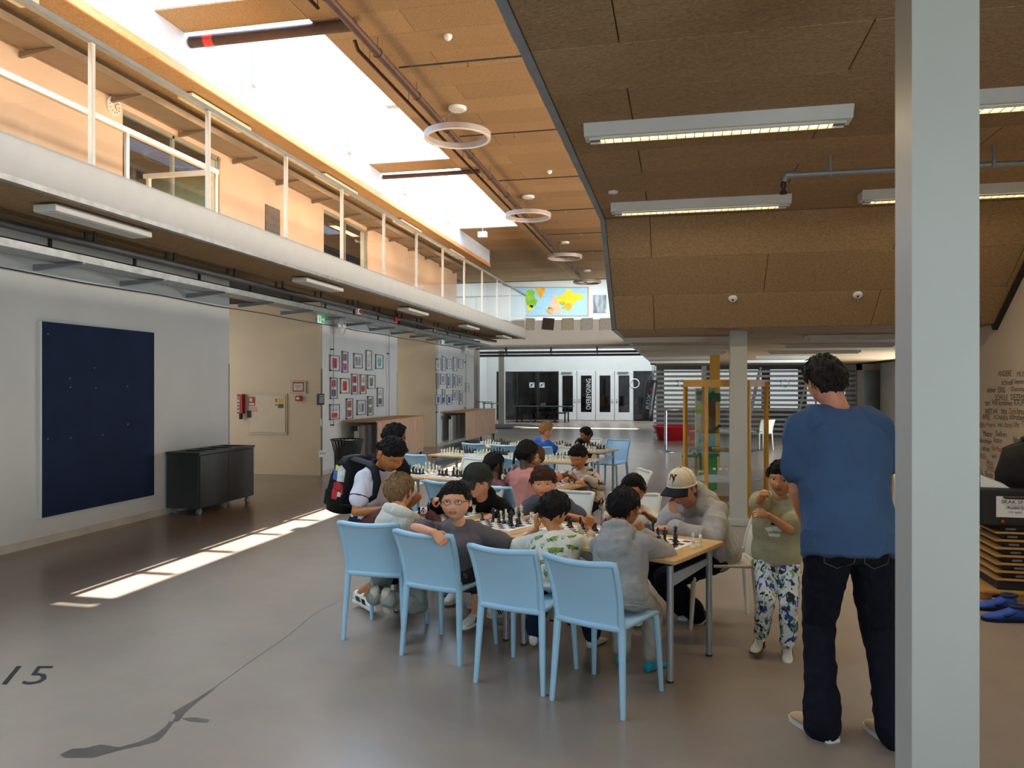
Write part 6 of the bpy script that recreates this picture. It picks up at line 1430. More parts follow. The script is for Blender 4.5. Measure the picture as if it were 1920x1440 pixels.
# ------------------------------------------------------------------ who sits and stands where
def fab(name, c, **k): return mat(name, c, k.pop('rough', .9), var=k.pop('var', .05), scale=k.pop('scale', 5), bump=k.pop('bump', .55), bscale=k.pop('bscale', 28), spec=.2, **k)
def right_of(f): f = nrm(f); return V(f.y, -f.x, 0)
def pattern(name, base, spots, scale=14., thr=.42):
    """cloth print of scattered coloured motifs"""
    m = fab(name, base); nt = m.node_tree; b = nt.nodes['Principled BSDF']; tc = nt.nodes.new('ShaderNodeTexCoord'); prev = [l for l in nt.links if l.to_socket == b.inputs['Base Color']][0].from_socket
    for i, c in enumerate(spots):
        mp_ = nt.nodes.new('ShaderNodeMapping'); mp_.inputs['Location'].default_value = (i*3.7, i*1.9, i*2.3); mp_.inputs['Scale'].default_value = (1, 1, .8); nt.links.new(tc.outputs['Object'], mp_.inputs[0])
        nz = nt.nodes.new('ShaderNodeTexNoise'); nz.inputs['Scale'].default_value = scale*(1+.15*i); nz.inputs['Detail'].default_value = 3; nz.inputs['Distortion'].default_value = .7; nt.links.new(mp_.outputs[0], nz.inputs['Vector'])
        r = nt.nodes.new('ShaderNodeMath'); r.operation = 'GREATER_THAN'; r.inputs[1].default_value = 1-thr; nt.links.new(nz.outputs[0], r.inputs[0])
        mx = nt.nodes.new('ShaderNodeMix'); mx.data_type = 'RGBA'; nt.links.new(r.outputs[0], mx.inputs[0]); nt.links.new(prev, mx.inputs[6]); mx.inputs[7].default_value = (*lin(c), 1); prev = mx.outputs[2]
    nt.links.new(prev, b.inputs['Base Color']); return m
D_ = V(0, 0, -1)
A, B_, C_, E_, DK = ('a', 'd8966c'), ('b', 'bb7a50'), ('c', '9a6038'), ('e', 'e4a482'), ('d', '5e3d2e')
navy = fab('navy_cloth', '1a2138'); jeans = fab('dark_indigo_denim', '12151f', var=.12, scale=20); dkgrey = fab('charcoal_cloth', '34343a'); blackc = fab('black_cotton', '17181b', var=.1); white_s = mat('white_shoe', 'd6d5cc', .55, var=.08, scale=18)
solew = mat('white_sole', 'd9d7cd', .6); soleb = mat('gum_sole', '6b5038', .7); navyprint = fab('navy_print', '16203f')
# ---- man in the blue T-shirt, standing with his back to us
h1 = onZ(1550, 1388, 0); t1 = onZ(1484, 1347, 0); td = t1-h1
def man_jeans(t, o, bvh, k):
    st = mat('jeans_stitching', '5b5348', .8); fdn = -k['fd']
    c = k['P']+k['up']*.02
    for sx in (-1, 1):
        q = c+k['HR']*(sx*.085)-k['up']*.03
        def line(pts, w=.0018): return [[(x0, y0-w), (x1, y1-w), (x1, y1+w), (x0, y0+w)] if abs(x1-x0) > abs(y1-y0) else [(x0-w, y0), (x0+w, y0), (x1+w, y1), (x1-w, y1)] for (x0, y0), (x1, y1) in zip(pts, pts[1:])]
        decal(o, bvh, q, k['HR'], k['up'], line([(-.065, .03), (.065, .03), (.06, -.09), (0, -.115), (-.06, -.09), (-.065, .03)]), st, 'pocket_stitching', off=.003)
    decal(o, bvh, c+k['HR']*.03, k['HR'], k['up'], [[(0, .0), (.012, .0), (.012, .02), (0, .02)]], red, 'red_tab', off=.004)
mwr = dict(d=(.35, .9, -.1), n=(0, 0, -1), curl=35)
person('standing man seen from behind in a blue T-shirt and dark jeans beside the white column', (.81, 4.03, .94), atd(1573, 772, 3.9), (.985, .12, 0), atd(1547, 716, 3.95), (-.28, .93, -.22),
       (atd(1520, 1000, 4.02), (-.6, -.7, -.1)), (atd(1650, 1000, 4.1), (.9, -.45, -.1)), (V(h1.x-.01, h1.y+.05, .085), (0, 1, 0), td), (V(h1.x+.31, h1.y+.02, .085), (.1, 1, 0), (td.x*.6, td.y, 0)),
       s=1.06, hh=.24, skin=('a', 'cc8a68'), hair=dict(col='231a15', front=.25, side=-.06, back=-.33, t=.085, rough=.05, freq=12, temple=.08), top=dict(m=fab('faded_blue_cotton', '435c7c', var=.08, scale=3), sleeve=.62, loose=.032, fold=.012, ff=6, hem=-.10, name='t_shirt'),
       bottom=dict(m=jeans, len=2.05, loose=.012, cuff=3.6, fold=.006, name='jeans', after=man_jeans), feet=dict(m=mat('tan_canvas', 'c9ac82', .8, var=.05), sole=solew, ln=.30), handL=mwr, handR=mwr, vox=.010, fat=1.04)
# ---- boy in khaki facing us
cam0 = V(0, 0, H)
def khaki_print(t, o, bvh, k):
    c = k['N']-k['up']*.17+k['fd']*.1; r = -k['S']
    decal(o, bvh, c, r, k['up'], [[(-.05, 0), (-.01, .012), (.02, .02), (.055, .015), (.05, -.012), (.01, -.008), (-.03, -.022)], [(-.03, -.03), (.045, -.025), (.04, -.045), (-.02, -.05)]], mat('shirt_print_white', 'd8d8cc', .8), 'chest_print')
    decal(o, bvh, c+k['up']*.045, r, k['up'], [[(-.015, -.02), (.0, .02), (.02, .022), (.012, -.02)]], blackc, 'chest_print')
hp = atd(1467, 898, 4.92)
person('small boy in a khaki T-shirt and dinosaur print trousers facing us beside the tall man', atd(1456, 1040, 4.98), atd(1460, 940, 4.97), right_of((-.35, -1, 0)), hp, (-.38, -.92, -.05),
       (atd(1440, 966, 4.70), (.5, -.1, -.8)), (atd(1433, 922, 4.66), (-.7, .2, -.7)), (atd(1476, 1216, 4.86), (0, -1, 0), (-.12, -1, 0)), (atd(1424, 1198, 4.92), (0, -1, 0), (-.35, -1, 0)),
       s=.70, hh=.218, skin=('b', 'c4885c'), hair=dict(col='16110f', front=.2, temple=.06, side=-.06, t=.07, rough=.012, bang=.02), top=dict(m=fab('khaki_cotton', 'a39c78'), sleeve=.65, loose=.04, hem=-.26, name='t_shirt'), bottom=dict(m=pattern('dinosaur_print_cloth', 'dadcd6', ['7fa870', '3a4f9a', '2f3a34'], 22, .42), len=1.8, loose=.014, name='trousers'),
       feet=dict(m=white_s, sole=soleb, stripes=blackc, ln=.2), vox=.008, handR=dict(d=(-.1, -.9, .1), n=(.1, 0, -1), curl=62), handL=dict(d=(-1, -.1, .15), n=(0, .8, -.5), curl=38), after=khaki_print, lid=.35)
HOODQ = []
def hood_print(t, o, bvh, k, wh=None, q=1.):
    wh = wh or fab('ecru_hood_jersey', 'd6d0c2'); u = k['up']; S = k['S']; fd = k['fd']; s = k['s']*q; N = k['N']
    hb = MB(); Mh = Matrix((S, fd, u)).transposed()
    hb.torus(N+u*.0*s-fd*.03*s, .12*s, .05*s, Mh@Matrix.Rotation(-.5, 3, 'X'), 28, 10)
    loft(hb, [(N+u*.01*s-fd*.10*s, S, fd, .15*s, .08*s), (N-u*.09*s-fd*.135*s, S, fd, .175*s, .09*s), (N-u*.2*s-fd*.15*s, S, fd, .15*s, .08*s), (N-u*.30*s-fd*.14*s, S, fd, .07*s, .05*s)], 18)
    def fin(me): wrinkle(me, .008, 12, 3); me.materials.append(wh); me.polygons.foreach_set('use_smooth', [True]*len(me.polygons)); me.transform(PMI[t.name]); link('hood', me, t)
    HOODQ.append((hb, fin))
# ---- man in the cream cap
def ny(): return [txt_shape('N', .042, .044, -.026, -.02), txt_shape('Y', .042, .052, -.014, -.03)]
jn = dict(m=fab('dark_jeans_sitting', '10131f', var=.1), len=1.9, loose=.02, name='jeans')
hm3 = atd(1279, 914, 5.36)
person('young man in a cream baseball cap and grey hoodie resting his cheek on his hand', (.24, 5.76, .53), atd(1308, 972, 5.52), right_of((-.5, -.87, 0)), hm3, (-.52, -.78, -.22),
       (atd(1262, 990, 5.13), (.7, -.2, -.4)), (atd(1265, 966, 5.24), (-.5, -.4, -.8)), (atd(1312, 1158, 5.55), (-.8, -.5, .6), (-.35, -.75, -.25)), (atd(1286, 1146, 5.66), (-1, -.2, .6), (-.3, -.8, -.2)),
       s=1.0, hh=.24, skin=('e', 'dc9a7c'), hair=dict(col='5b4630', front=.32, side=-.05, back=-.2, t=.02, rough=.004), cap=dict(m=fab('cream_cap_cloth', 'ded2b8'), brim=fab('navy_cap_brim', '20222c'), logo=ny(), logom=mat('cap_logo_black', '1a1c22', .8), pitch=.06),
       top=dict(m=fab('grey_marl_jersey', 'a9a8a6', var=.04, scale=40), sleeve=1.93, loose=.036, fold=.014, ff=6, name='hoodie'), after=lambda t, o, b, k: hood_print(t, o, b, k, MATS['grey_marl_jersey'], .85), bottom=jn, HR=right_of((-.9, -.35, 0)), feet=dict(m=white_s, sole=solew, stripes=blackc, ln=.29), vox=.010, fat=1.02,
       handR=dict(d=(-.2, .1, .95), n=(.75, .55, .2), curl=58, thumb=.2), handL=dict(d=(-.9, -.1, .0), n=(0, 0, -1), curl=30), lid=-.25, brow='4a3626')
# ---- boy in the grey hoodie, back to us
lg = fab('light_grey_jersey', '9e9c98', var=.05, scale=30)
person('boy in a pale grey hoodie seen from behind with his fists under his chin', (-.33, 4.36, .53), atd(1163, 1003, 4.44), right_of((.36, .93, 0)), atd(1169, 953, 4.52), (.32, .87, -.32),
       (atd(1180, 1005, 4.66), (-.8, .1, -.6)), (atd(1208, 1000, 4.64), (.9, -.2, -.6)), (atd(1165, 1228, 4.72), (.2, 1, .3), (.1, 1, -.25)), (atd(1222, 1240, 4.60), (.4, 1, .3), (.6, .8, 0)),
       s=.77, hh=.235, skin=('c', 'a8683e'), hair=dict(col='141112', front=.26, side=-.03, back=-.27, t=.05, rough=.006), top=dict(m=lg, sleeve=1.9, loose=.03, fold=.009, hem=-.2, name='hoodie'), after=lambda t, o, b, k: hood_print(t, o, b, k, lg, .82), bottom=dict(m=fab('grey_sweat_cloth', 'a6a198'), len=1.85, loose=.012, cuff=1.6, name='sweatpants'),
       feet=dict(m=fab('teal_sock_knit', '2f9aa8'), name='sock', ln=.21), vox=.0085, handR=dict(d=(-.45, .1, .6), n=(-.5, .6, 0), curl=65), handL=dict(d=(.4, .1, .6), n=(.3, .7, 0), curl=65))
# ---- boy with glasses behind him
person('boy with dark-rimmed glasses and a white T-shirt looking down beside the man in the cap', (-.38, 6.1, .50), atd(1190, 962, 5.98), right_of((-.1, -1, 0)), atd(1188, 918, 5.88), (-.2, -.93, -.3),
       (atd(1214, 966, 5.62), (.8, 0, -.6)), (atd(1158, 966, 5.64), (-.8, 0, -.6)), (V(-.3, 5.6, .09), (0, -1, .6), (0, -1, 0)), (V(-.48, 5.62, .09), (0, -1, .6), (0, -1, 0)),
       s=.75, hh=.226, skin=B_, hair=dict(col='17110f', front=.26, t=.05), glasses='2a2624', top=dict(m=fab('white_cotton', 'd9d3c8'), sleeve=.6, loose=.024, name='t_shirt'), bottom=dict(m=navy, name='trousers'), feet=dict(m=white_s, sole=solew), lid=-.1, vox=.010)
# ---- boy in the dinosaur shirt, back to us
REX = [(-.062, .012), (-.045, .004), (-.03, .006), (-.018, .0), (-.02, -.012), (-.028, -.02), (-.022, -.034), (-.03, -.037), (-.014, -.037), (-.012, -.022), (-.004, -.012), (.004, -.02), (.0, -.034), (.012, -.036), (.010, -.02), (.016, -.008), (.022, -.004), (.026, -.012), (.03, -.004), (.034, .004), (.042, .004), (.052, .0), (.06, .004), (.05, .008), (.06, .012), (.056, .02), (.042, .022), (.034, .016), (.02, .018), (.0, .02), (-.02, .016), (-.04, .012)]
def dino_print(t, o, bvh, k):
    r = k['S']; u = k['up']; n = -k['fd']; c = k['P']+u*(k['L']*.52)-k['fd']*.1; dg_ = mat('print_dino_green', '7c9440', .85, var=.35, scale=60); dk = mat('print_dino_dark', '39402c', .85)
    for x, y, sc, fl, rt in ((-.085, .085, .75, 1, 0), (.02, .07, .85, -1, -.5), (.04, -.005, 1.15, 1, 0), (-.12, .01, .7, 1, .3), (-.06, -.08, 1.0, 1, 0), (.1, -.10, .8, -1, -.9), (.02, -.15, .9, 1, 0), (.13, .03, .7, 1, 0), (-.12, -.13, .8, -1, .2), (.12, .1, .6, 1, .4)):
        ca, sa = math.cos(rt), math.sin(rt); pts = [((px*ca-py*sa)*sc*fl*.8+x, (px*sa+py*ca)*sc*.8+y) for px, py in REX]
        if fl < 0: pts = pts[::-1]
        decal(o, bvh, c, r, u, [pts], dg_, 'dinosaur_print')
        low = [((px*ca-(py*.45-.012)*sa)*sc*fl*.74+x, (px*sa+(py*.45-.012)*ca)*sc*.74+y) for px, py in REX]
        if fl < 0: low = low[::-1]
        decal(o, bvh, c, r, u, [low], dk, 'dinosaur_print', off=.0015)
    for x, y in ((.075, .09), (-.045, .03), (.1, -.04), (-.01, -.115), (-.13, .075)):
        decal(o, bvh, c, r, u, [txt_shape('xx', .03, .007, x-.015, y), txt_shape('RAWR', .03, .007, x-.015, y-.011), [(x-.004, y-.022), (x+.004, y-.022), (x+.005, y-.015), (x-.005, y-.015)]], blackc, 'lettering_print')
person('boy seen from behind in a white T-shirt printed with green dinosaurs', (-.76, 4.62, .52), atd(1044, 1000, 4.82), right_of((.2, .98, 0)), atd(1037, 957, 4.90), (.32, .82, -.42),
       (atd(1006, 992, 5.0), (-.7, -.3, -.7)), (atd(1103, 990, 5.0), (.6, -.3, -.8)), (atd(1000, 1190, 5.02), (0, 1, .4), (-.2, 1, 0)), (atd(1112, 1196, 5.02), (.3, 1, .4), (.5, 1, 0)),
       s=.76, hh=.232, skin=('b', 'bd7a4c'), hair=dict(col='17100e', front=.27, side=-.06, back=-.30, t=.06, rough=.014), top=dict(m=fab('white_print_cotton', 'd8d8c8'), sleeve=.72, loose=.03, fold=.008, hem=-.24, name='t_shirt'), bottom=dict(m=navy, len=1.9, loose=.018, name='trousers'),
       feet=dict(m=fab('white_sock_knit', 'd8d5cc'), name='sock', ln=.21), vox=.0085, after=dino_print, tilt=(.25, .1, 1), handL=dict(d=(-.05, .1, .9), n=(.7, .4, 0), curl=20), handR=dict(d=(.15, .35, .8), n=(-.1, .9, -.3), curl=52))
# ---- boy in the slate T-shirt facing us
person('smiling boy with a brown fringe and slate T-shirt facing us across the table', (-1.02, 6.22, .50), atd(1028, 948, 5.9), right_of((.1, -1, 0)), atd(1019, 905, 5.80), (.13, -.98, -.10),
       (atd(1064, 966, 5.65), (.8, .1, -.5)), (atd(1003, 968, 5.62), (-.8, 0, -.6)), (V(-1.0, 5.75, .09), (0, -1, .6), (0, -1, 0)), (V(-1.15, 5.75, .09), (0, -1, .6), (0, -1, 0)),
       s=.76, hh=.235, skin=('e', 'df9f78'), hair=dict(col='4a3022', front=.15, temple=.02, side=-.08, t=.062, rough=.010, bang=.02), top=dict(m=fab('slate_cotton', '55565e'), sleeve=.7, loose=.024, name='t_shirt'), bottom=dict(m=dkgrey, name='trousers'), feet=dict(m=white_s, sole=solew), vox=.0095, eyes='4a3a24', gaze=(.2, -.97, 0), brow='3a2618')
# ---- boy with glasses in the grey T-shirt, twisted round to us
hd8 = atd(854, 941, 4.86)
person('boy with wire glasses in a grey T-shirt twisted round, arm over the chair back', (-1.40, 4.82, .52), atd(864, 994, 4.93), right_of((.22, -.97, 0)), hd8, (.10, -.98, .06),
       (atd(908, 990, 5.02), (.8, .1, -.55)), (atd(814, 998, 4.60), (-.9, .15, .12)), (atd(930, 1138, 5.5), (.7, .8, .5), (.6, .6, 0)), (atd(890, 1150, 5.38), (.7, .5, .5), (-.2, -.6, 0)),
       s=.77, hh=.236, skin=('e', 'de9a74'), hair=dict(col='1f1714', front=.245, temple=.08, side=-.07, t=.06, rough=.012, bang=.012), glasses='4a423c', top=dict(m=fab('warm_grey_cotton', '6b6468'), sleeve=.72, loose=.026, fold=.008, hem=-.18, name='t_shirt'), bottom=dict(m=dkgrey, len=.98, loose=.03, name='shorts'), HR=right_of((.95, .0, 0)),
       feet=dict(m=white_s, sole=solew, stripes=blackc, ln=.23), vox=.0085, eyes='5a4634', gaze=(-.10, -.95, .22), lid=.5, handL=dict(d=(.45, -.55, -.55), n=(-.2, -.3, -.8), curl=26), handR=dict(d=(.72, -.2, -.62), n=(.0, .75, -.4), curl=40))
# ---- boy with the white hood
person('sandy-haired boy seen from behind in a maroon top with a big off-white hood', (-1.97, 5.13, .52), atd(757, 976, 5.36), right_of((.12, .99, 0)), atd(749, 922, 5.46), (.18, .92, -.28),
       (atd(722, 964, 5.75), (-.9, -.2, -.5)), (atd(806, 966, 5.72), (.9, -.2, -.6)), (atd(702, 1118, 5.22), (-.2, 1, .3), (.05, .35, -.9), (0, -.9, -.3)), (atd(722, 1122, 5.18), (.3, 1, .3), (-.1, .3, -.9), (0, -.9, -.3)),
       s=.80, hh=.245, skin=('e', 'df9d7a'), hair=dict(col='8a6a48', front=.2, side=-.1, back=-.33, t=.065, rough=.014), top=dict(m=fab('maroon_jersey', '5f3f3e'), sleeve=1.9, loose=.032, fold=.008, name='hoodie'), bottom=dict(m=fab('washed_grey_denim', '8b9490', var=.15, scale=12), len=1.9, loose=.018, name='jeans'), feet=dict(m=fab('cream_sock_knit', 'd3c8b4'), name='sock', ln=.22), vox=.0085, after=hood_print)
# ---- boy in the black cap
def tech_print(t, o, bvh, k):
    r = -k['S']; u = k['up']; c = k['N']-u*.15+k['fd']*.1; w = mat('hoodie_print_white', 'd6d8da', .8)
    decal(o, bvh, c+r*.0, r, u, [[(-.07, -.035), (-.045, .03), (-.035, .03), (-.055, -.025), (-.03, -.025), (-.03, -.035)], [(-.025, .008), (.01, .008), (.01, .016), (-.025, .016)], [(-.025, -.008), (.01, -.008), (.01, .0), (-.025, .0)], [(-.03, -.026), (-.018, -.026), (-.018, -.02), (-.03, -.02)]], w, 'chest_print')
    pts = [(.035, -.02), (.05, .01), (.055, .035), (.075, .042), (.085, .03), (.07, .012), (.05, .01)]
    decal(o, bvh, c, r, u, [[(x0, y0), (x1, y1), (x1+.003, y1-.002), (x0+.003, y0-.002)] for (x0, y0), (x1, y1) in zip(pts, pts[1:])], w, 'drawstring_print')
person('boy in a dark baseball cap and black hoodie reaching over the board', (-1.62, 6.28, .53), atd(907, 950, 6.0), right_of((-.25, -.97, 0)), atd(896, 903, 5.88), (-.74, -.60, -.22),
       (atd(925, 964, 5.75), (.8, .1, -.6)), (atd(832, 930, 5.78), (-.5, .6, -.6)), (V(-1.55, 5.8, .09), (0, -1, .6), (0, -1, 0)), (V(-1.75, 5.85, .09), (0, -1, .6), (0, -1, 0)),
       s=.84, hh=.25, skin=('e', 'e29f80'), hair=dict(col='7a6040', front=.3, side=-.02, back=-.2, t=.02, rough=.004), cap=dict(m=fab('charcoal_cap_cloth', '33342f', var=.12, scale=10), pitch=.16), top=dict(m=blackc, sleeve=1.92, loose=.034, fold=.009, hood=True, name='hoodie'), bottom=dict(m=navy, name='trousers'), feet=dict(m=white_s, sole=solew), vox=.0095, after=tech_print, lid=-.15, eyes='4a5a60', brow='7a5a3c',
       handR=dict(d=(-.75, -.35, -.35), n=(-.1, .2, -1), curl=48), handL=dict(d=(-.4, -.8, -.2), n=(0, 0, -1), curl=30))
# ---- boy with the backpack
def football(t, o, bvh, k):
    u, S, fd, N, P = k['up'], k['S'], k['fd'], k['N'], k['P']
    side = nrm(S); fw = nrm(fd)
    decal(o, bvh, P+u*.02+side*.1, fw, u, [[(-.035, -.1), (.028, -.1), (.03, .0), (.012, .12), (-.02, .12), (-.03, 0)]], navyprint, 'side_stripe')
    q = k['shR'].lerp(k['eR'], .56); d = (k['eR']-k['shR']).normalized(); Mq = V(0, 0, 1).rotation_difference(d).to_matrix()
    MB().torus(q, .0505*k['s']+.026, .006, Mq, 26, 6).build('cuff_trim', mat('cuff_trim_navy_red', '4a2a48', .8), o); MB().torus(q+d*.008, .0505*k['s']+.025, .004, Mq, 26, 6).build('cuff_trim', navyprint, o)
    cb = MB(); cb.torus(N+u*.012-fd*.004, .062, .021, Matrix((S, fd, u)).transposed()@Matrix.Rotation(-.4, 3, 'X'), 26, 8); cb.build('collar', navyprint, o)
bpP, bpN = atd(696, 985, 5.78), atd(713, 876, 5.74)
person('boy in a white football shirt bending over the table with a backpack on', bpP, bpN, right_of((.88, -.42, 0)), atd(732, 853, 5.66), (.74, -.36, -.52),
       (atd(745, 965, 5.95), (.2, .3, -.9)), (atd(722, 955, 5.50), (-.6, -.3, -.6)), (atd(676, 1112, 5.9), (.9, -.3, 0), (.8, -.5, 0)), (atd(688, 1118, 5.8), (.9, -.3, 0), (.7, -.6, 0)),
       s=.84, hh=.25, skin=('c', 'b8743e'), hair=dict(col='120f10', front=.22, temple=.12, side=.10, back=-.05, t=.07, rough=.012, bang=.03), top=dict(m=fab('white_football_cloth', 'd9d6e0'), sleeve=.62, loose=.03, fold=.007, hem=-.22, name='football_shirt'), bottom=dict(m=navy, len=.95, loose=.035, name='shorts'), feet=dict(m=white_s, sole=solew, stripes=blackc, ln=.25), vox=.0085, after=football, lid=-.25,
       handR=dict(d=(.7, -.1, -.6), n=(0, .3, -.9), curl=30))
# his backpack
f11 = nrm((.88, -.42, 0)); r11 = right_of(f11); uB = (bpN-bpP).normalized(); cB = atd(657, 903, 5.86)
t = thing('backpack', 'black school backpack with a red cartoon-coloured print on the bending boy', 'backpack', (cB.x, cB.y, cB.z-.2))
bpm = fab('black_backpack_nylon', '121214', rough=.6); bb = MB(); bk_ = -(f11-uB*f11.dot(uB)).normalized(); rB = uB.cross(f11).normalized()*-1
Rt = nrm(r11)
loft(bb, [(cB+uB*z+bk_*o_, Rt, bk_, w_, d_) for z, o_, w_, d_ in ((-.225, .0, .12, .075), (-.215, 0, .155, .105), (-.1, .01, .165, .12), (.05, .0, .16, .105), (.15, -.01, .14, .08), (.20, -.02, .11, .05), (.215, -.02, .06, .02))], 24, .7); bb.build('main_bag', bpm, t)
bvB = BVHTree.FromPolygons([Vector(q) for q in bb.v], bb.f)
pk_ = MB(); loft(pk_, [(cB+uB*z+bk_*(.10+o_), Rt, bk_, w_, d_) for z, o_, w_, d_ in ((-.20, 0, .10, .03), (-.19, .01, .125, .045), (-.08, .01, .125, .045), (-.07, 0, .10, .03))], 20, .7); pk_.build('front_pocket', bpm, t)
for sd, dirn in ((Rt, V(.9, .3, 0)),):
    for x, y, c_, w_, h_ in ((-.05, .08, 'c9c9c4', .05, .09), (-.06, .0, 'b3262c', .06, .05), (-.045, -.05, 'd8d8d2', .03, .03), (-.075, -.05, 'b3262c', .04, .06), (-.09, .07, '3f5fa0', .03, .06), (-.085, .11, 'c8c83c', .025, .03), (-.03, -.02, 'b3262c', .02, .06)):
        decal(t, bvB, cB+uB*y*1.2+V(.9, .3, 0)*(x-.015)*1.1, dirn, uB, [[(-w_*.65, -h_*.65), (w_*.4, -h_*.7), (w_*.65, h_*.26), (w_*.13, h_*.65), (-w_*.45, h_*.52)]], mat('backpack_print_'+c_, c_, .7, var=.2, scale=30), 'colour_print')
sN = bpN-uB*.04
for sg in (-1, 1):
    a0 = cB+uB*.19+Rt*(.07*sg)+f11*.06; pth = [a0, sN+Rt*(.105*sg)+uB*.075-f11*.02, sN+Rt*(.12*sg)+uB*.045+f11*.07, sN+Rt*(.125*sg)-uB*.05+f11*.125, sN+Rt*(.135*sg)-uB*.16+f11*.13, sN+Rt*(.16*sg)-uB*.24+f11*.03, cB-uB*.16+Rt*(.14*sg)+f11*.05]
    MB().tube(pth, [(.006, .03)]*4+[(.005, .02), (.004, .01), (.004, .01)], 8, ref=f11).build('strap', bpm, t)
# ---- boy standing behind him
person('dark-haired boy in black standing behind the boy with the backpack', atd(742, 945, 6.6), atd(742, 852, 6.55), right_of((.75, .5, 0)), atd(739, 821, 6.5), (.8, .45, -.2),
       (atd(760, 945, 6.7), (-.3, .3, -.5)), (atd(752, 945, 6.45), (-.5, -.3, -.5)), (atd(735, 1062, 6.7), (1, .5, 0), (1, .5, 0)), (atd(745, 1070, 6.5), (1, .5, 0), (1, .5, 0)),
       s=.80, hh=.225, skin=DK, hair=dict(col='191113', front=.28, side=0, back=-.15, t=.075, rough=.03, freq=16), top=dict(m=blackc, sleeve=1.9, name='sweatshirt'), bottom=dict(m=blackc, name='trousers'), feet=dict(m=white_s, sole=solew), vox=.011)
# ---- second row
def braids(t, M, c, hh, spots, col='15100f'):
    hm = mat('hair_'+col, col, .5, var=.3, scale=60)
    for sp in spots:
        pts = [Vector(c)+M@(V(*q)*hh) for q in sp]; P2 = []
        for a_, b_ in zip(pts, pts[1:]):
            for k in range(5): P2.append(a_.lerp(b_, k/5))
        P2.append(pts[-1]); MB().tube(P2, [(.045+.012*(k % 2))*hh for k in range(len(P2))], 8).build('braid', hm, t)
def with_braids(spots): return lambda t, o, bvh, k: braids(t, k['M'], k['head'], k['hh'], spots)
person('girl with braids in a mauve top leaning toward the girl in pink', (-1.93, 7.22, .50), atd(934, 898, 7.28), right_of((.45, .9, 0)), atd(926, 872, 7.35), (.6, .72, -.3),
       (atd(925, 905, 7.7), (-.8, 0, -.6)), (atd(962, 880, 7.62), (.6, -.4, -.6)), (V(-1.75, 7.6, .09), (0, 1, .5), (0, 1, 0)), (V(-1.6, 7.55, .09), (0, 1, .5), (0, 1, 0)),
       s=.74, hh=.225, skin=DK, hair=dict(col='15100f', front=.3, side=-.1, back=-.35, t=.06, rough=.03, freq=16), top=dict(m=fab('mauve_jersey', '8f6070'), sleeve=1.5, name='sweater'), bottom=dict(m=dkgrey, name='trousers'), feet=dict(m=white_s, sole=solew), vox=.012, after=with_braids([[(.3, .1, .1), (.42, .12, -.2), (.40, .1, -.6)], [(-.3, -.1, .1), (-.38, -.2, -.3), (-.36, -.2, -.7)]]))
person('girl with dark braided hair in a salmon pink top seen from behind', (-1.42, 7.08, .53), atd(984, 882, 7.26), right_of((.3, .95, 0)), atd(987, 851, 7.32), (.45, .84, -.3),
       (atd(955, 905, 7.6), (-.7, 0, -.7)), (atd(1066, 890, 7.55), (.3, -.3, -.9)), (V(-1.35, 7.6, .09), (0, 1, .5), (0, 1, 0)), (V(-1.15, 7.55, .09), (0, 1, .5), (0, 1, 0)),
       s=.80, hh=.235, skin=DK, hair=dict(col='150f0e', front=.3, side=-.1, back=-.33, t=.07, rough=.03, freq=16), top=dict(m=fab('salmon_jersey', 'd08a80'), sleeve=1.35, fold=.008, name='t_shirt'), bottom=dict(m=navy, name='trousers'), feet=dict(m=white_s, sole=solew), vox=.011, after=with_braids([[(-.25, -.25, .25), (-.36, -.3, -.1), (-.38, -.25, -.5)], [(.3, -.2, .2), (.4, -.2, -.1), (.4, -.2, -.4)]]), handR=dict(d=(.8, .2, -.4), n=(0, 0, -1), curl=35))
person('boy in a beige sweater patterned with dark motifs looking down at the board', (-.93, 8.14, .50), atd(1086, 885, 8.08), right_of((-.35, -.93, 0)), atd(1085, 856, 8.0), (-.32, -.84, -.45),
       (atd(1096, 895, 7.75), (.8, 0, -.6)), (atd(1066, 889, 7.72), (-.8, .1, -.6)), (V(-1.2, 7.75, .09), (-.5, -1, .5), (-.3, -1, 0)), (V(-1.35, 7.8, .09), (-.6, -1, .5), (-.3, -1, 0)),
       s=.76, hh=.235, skin=('b', 'c28056'), hair=dict(col='120e0d', front=.24, temple=.1, side=.05, back=-.15, t=.055, bang=.02), top=dict(m=pattern('motif_sweater_cloth', 'c4b4a8', ['3a3236'], 20, .40), sleeve=1.9, loose=.028, collar=True, name='sweater'), bottom=dict(m=navy, name='trousers'), feet=dict(m=white_s, sole=solew), lid=-.2, vox=.011, handR=dict(curl=45, d=(-.3, -.6, -.5)), handL=dict(curl=40, d=(-.4, -.6, -.4)))
person('child with long light brown hair mostly hidden behind the girl in pink', (-1.62, 8.72, .50), atd(1004, 882, 8.55), right_of((-.1, -1, 0)), atd(1004, 855, 8.5), (-.15, -.95, -.25),
       (atd(1020, 891, 8.2), (.8, 0, -.6)), (atd(985, 891, 8.2), (-.8, 0, -.6)), (V(-1.6, 8.3, .09), (0, -1, .5), (0, -1, 0)), (V(-1.8, 8.3, .09), (0, -1, .5), (0, -1, 0)),
       s=.74, hh=.23, skin=A, hair=dict(col='6f5236', front=.25, side=-.35, back=-.45, temple=-.1, t=.07), top=dict(m=fab('brown_jersey', '5a4638'), sleeve=1.9, name='sweater'), bottom=dict(m=navy, name='trousers'), feet=dict(m=white_s, sole=solew), vox=.013)
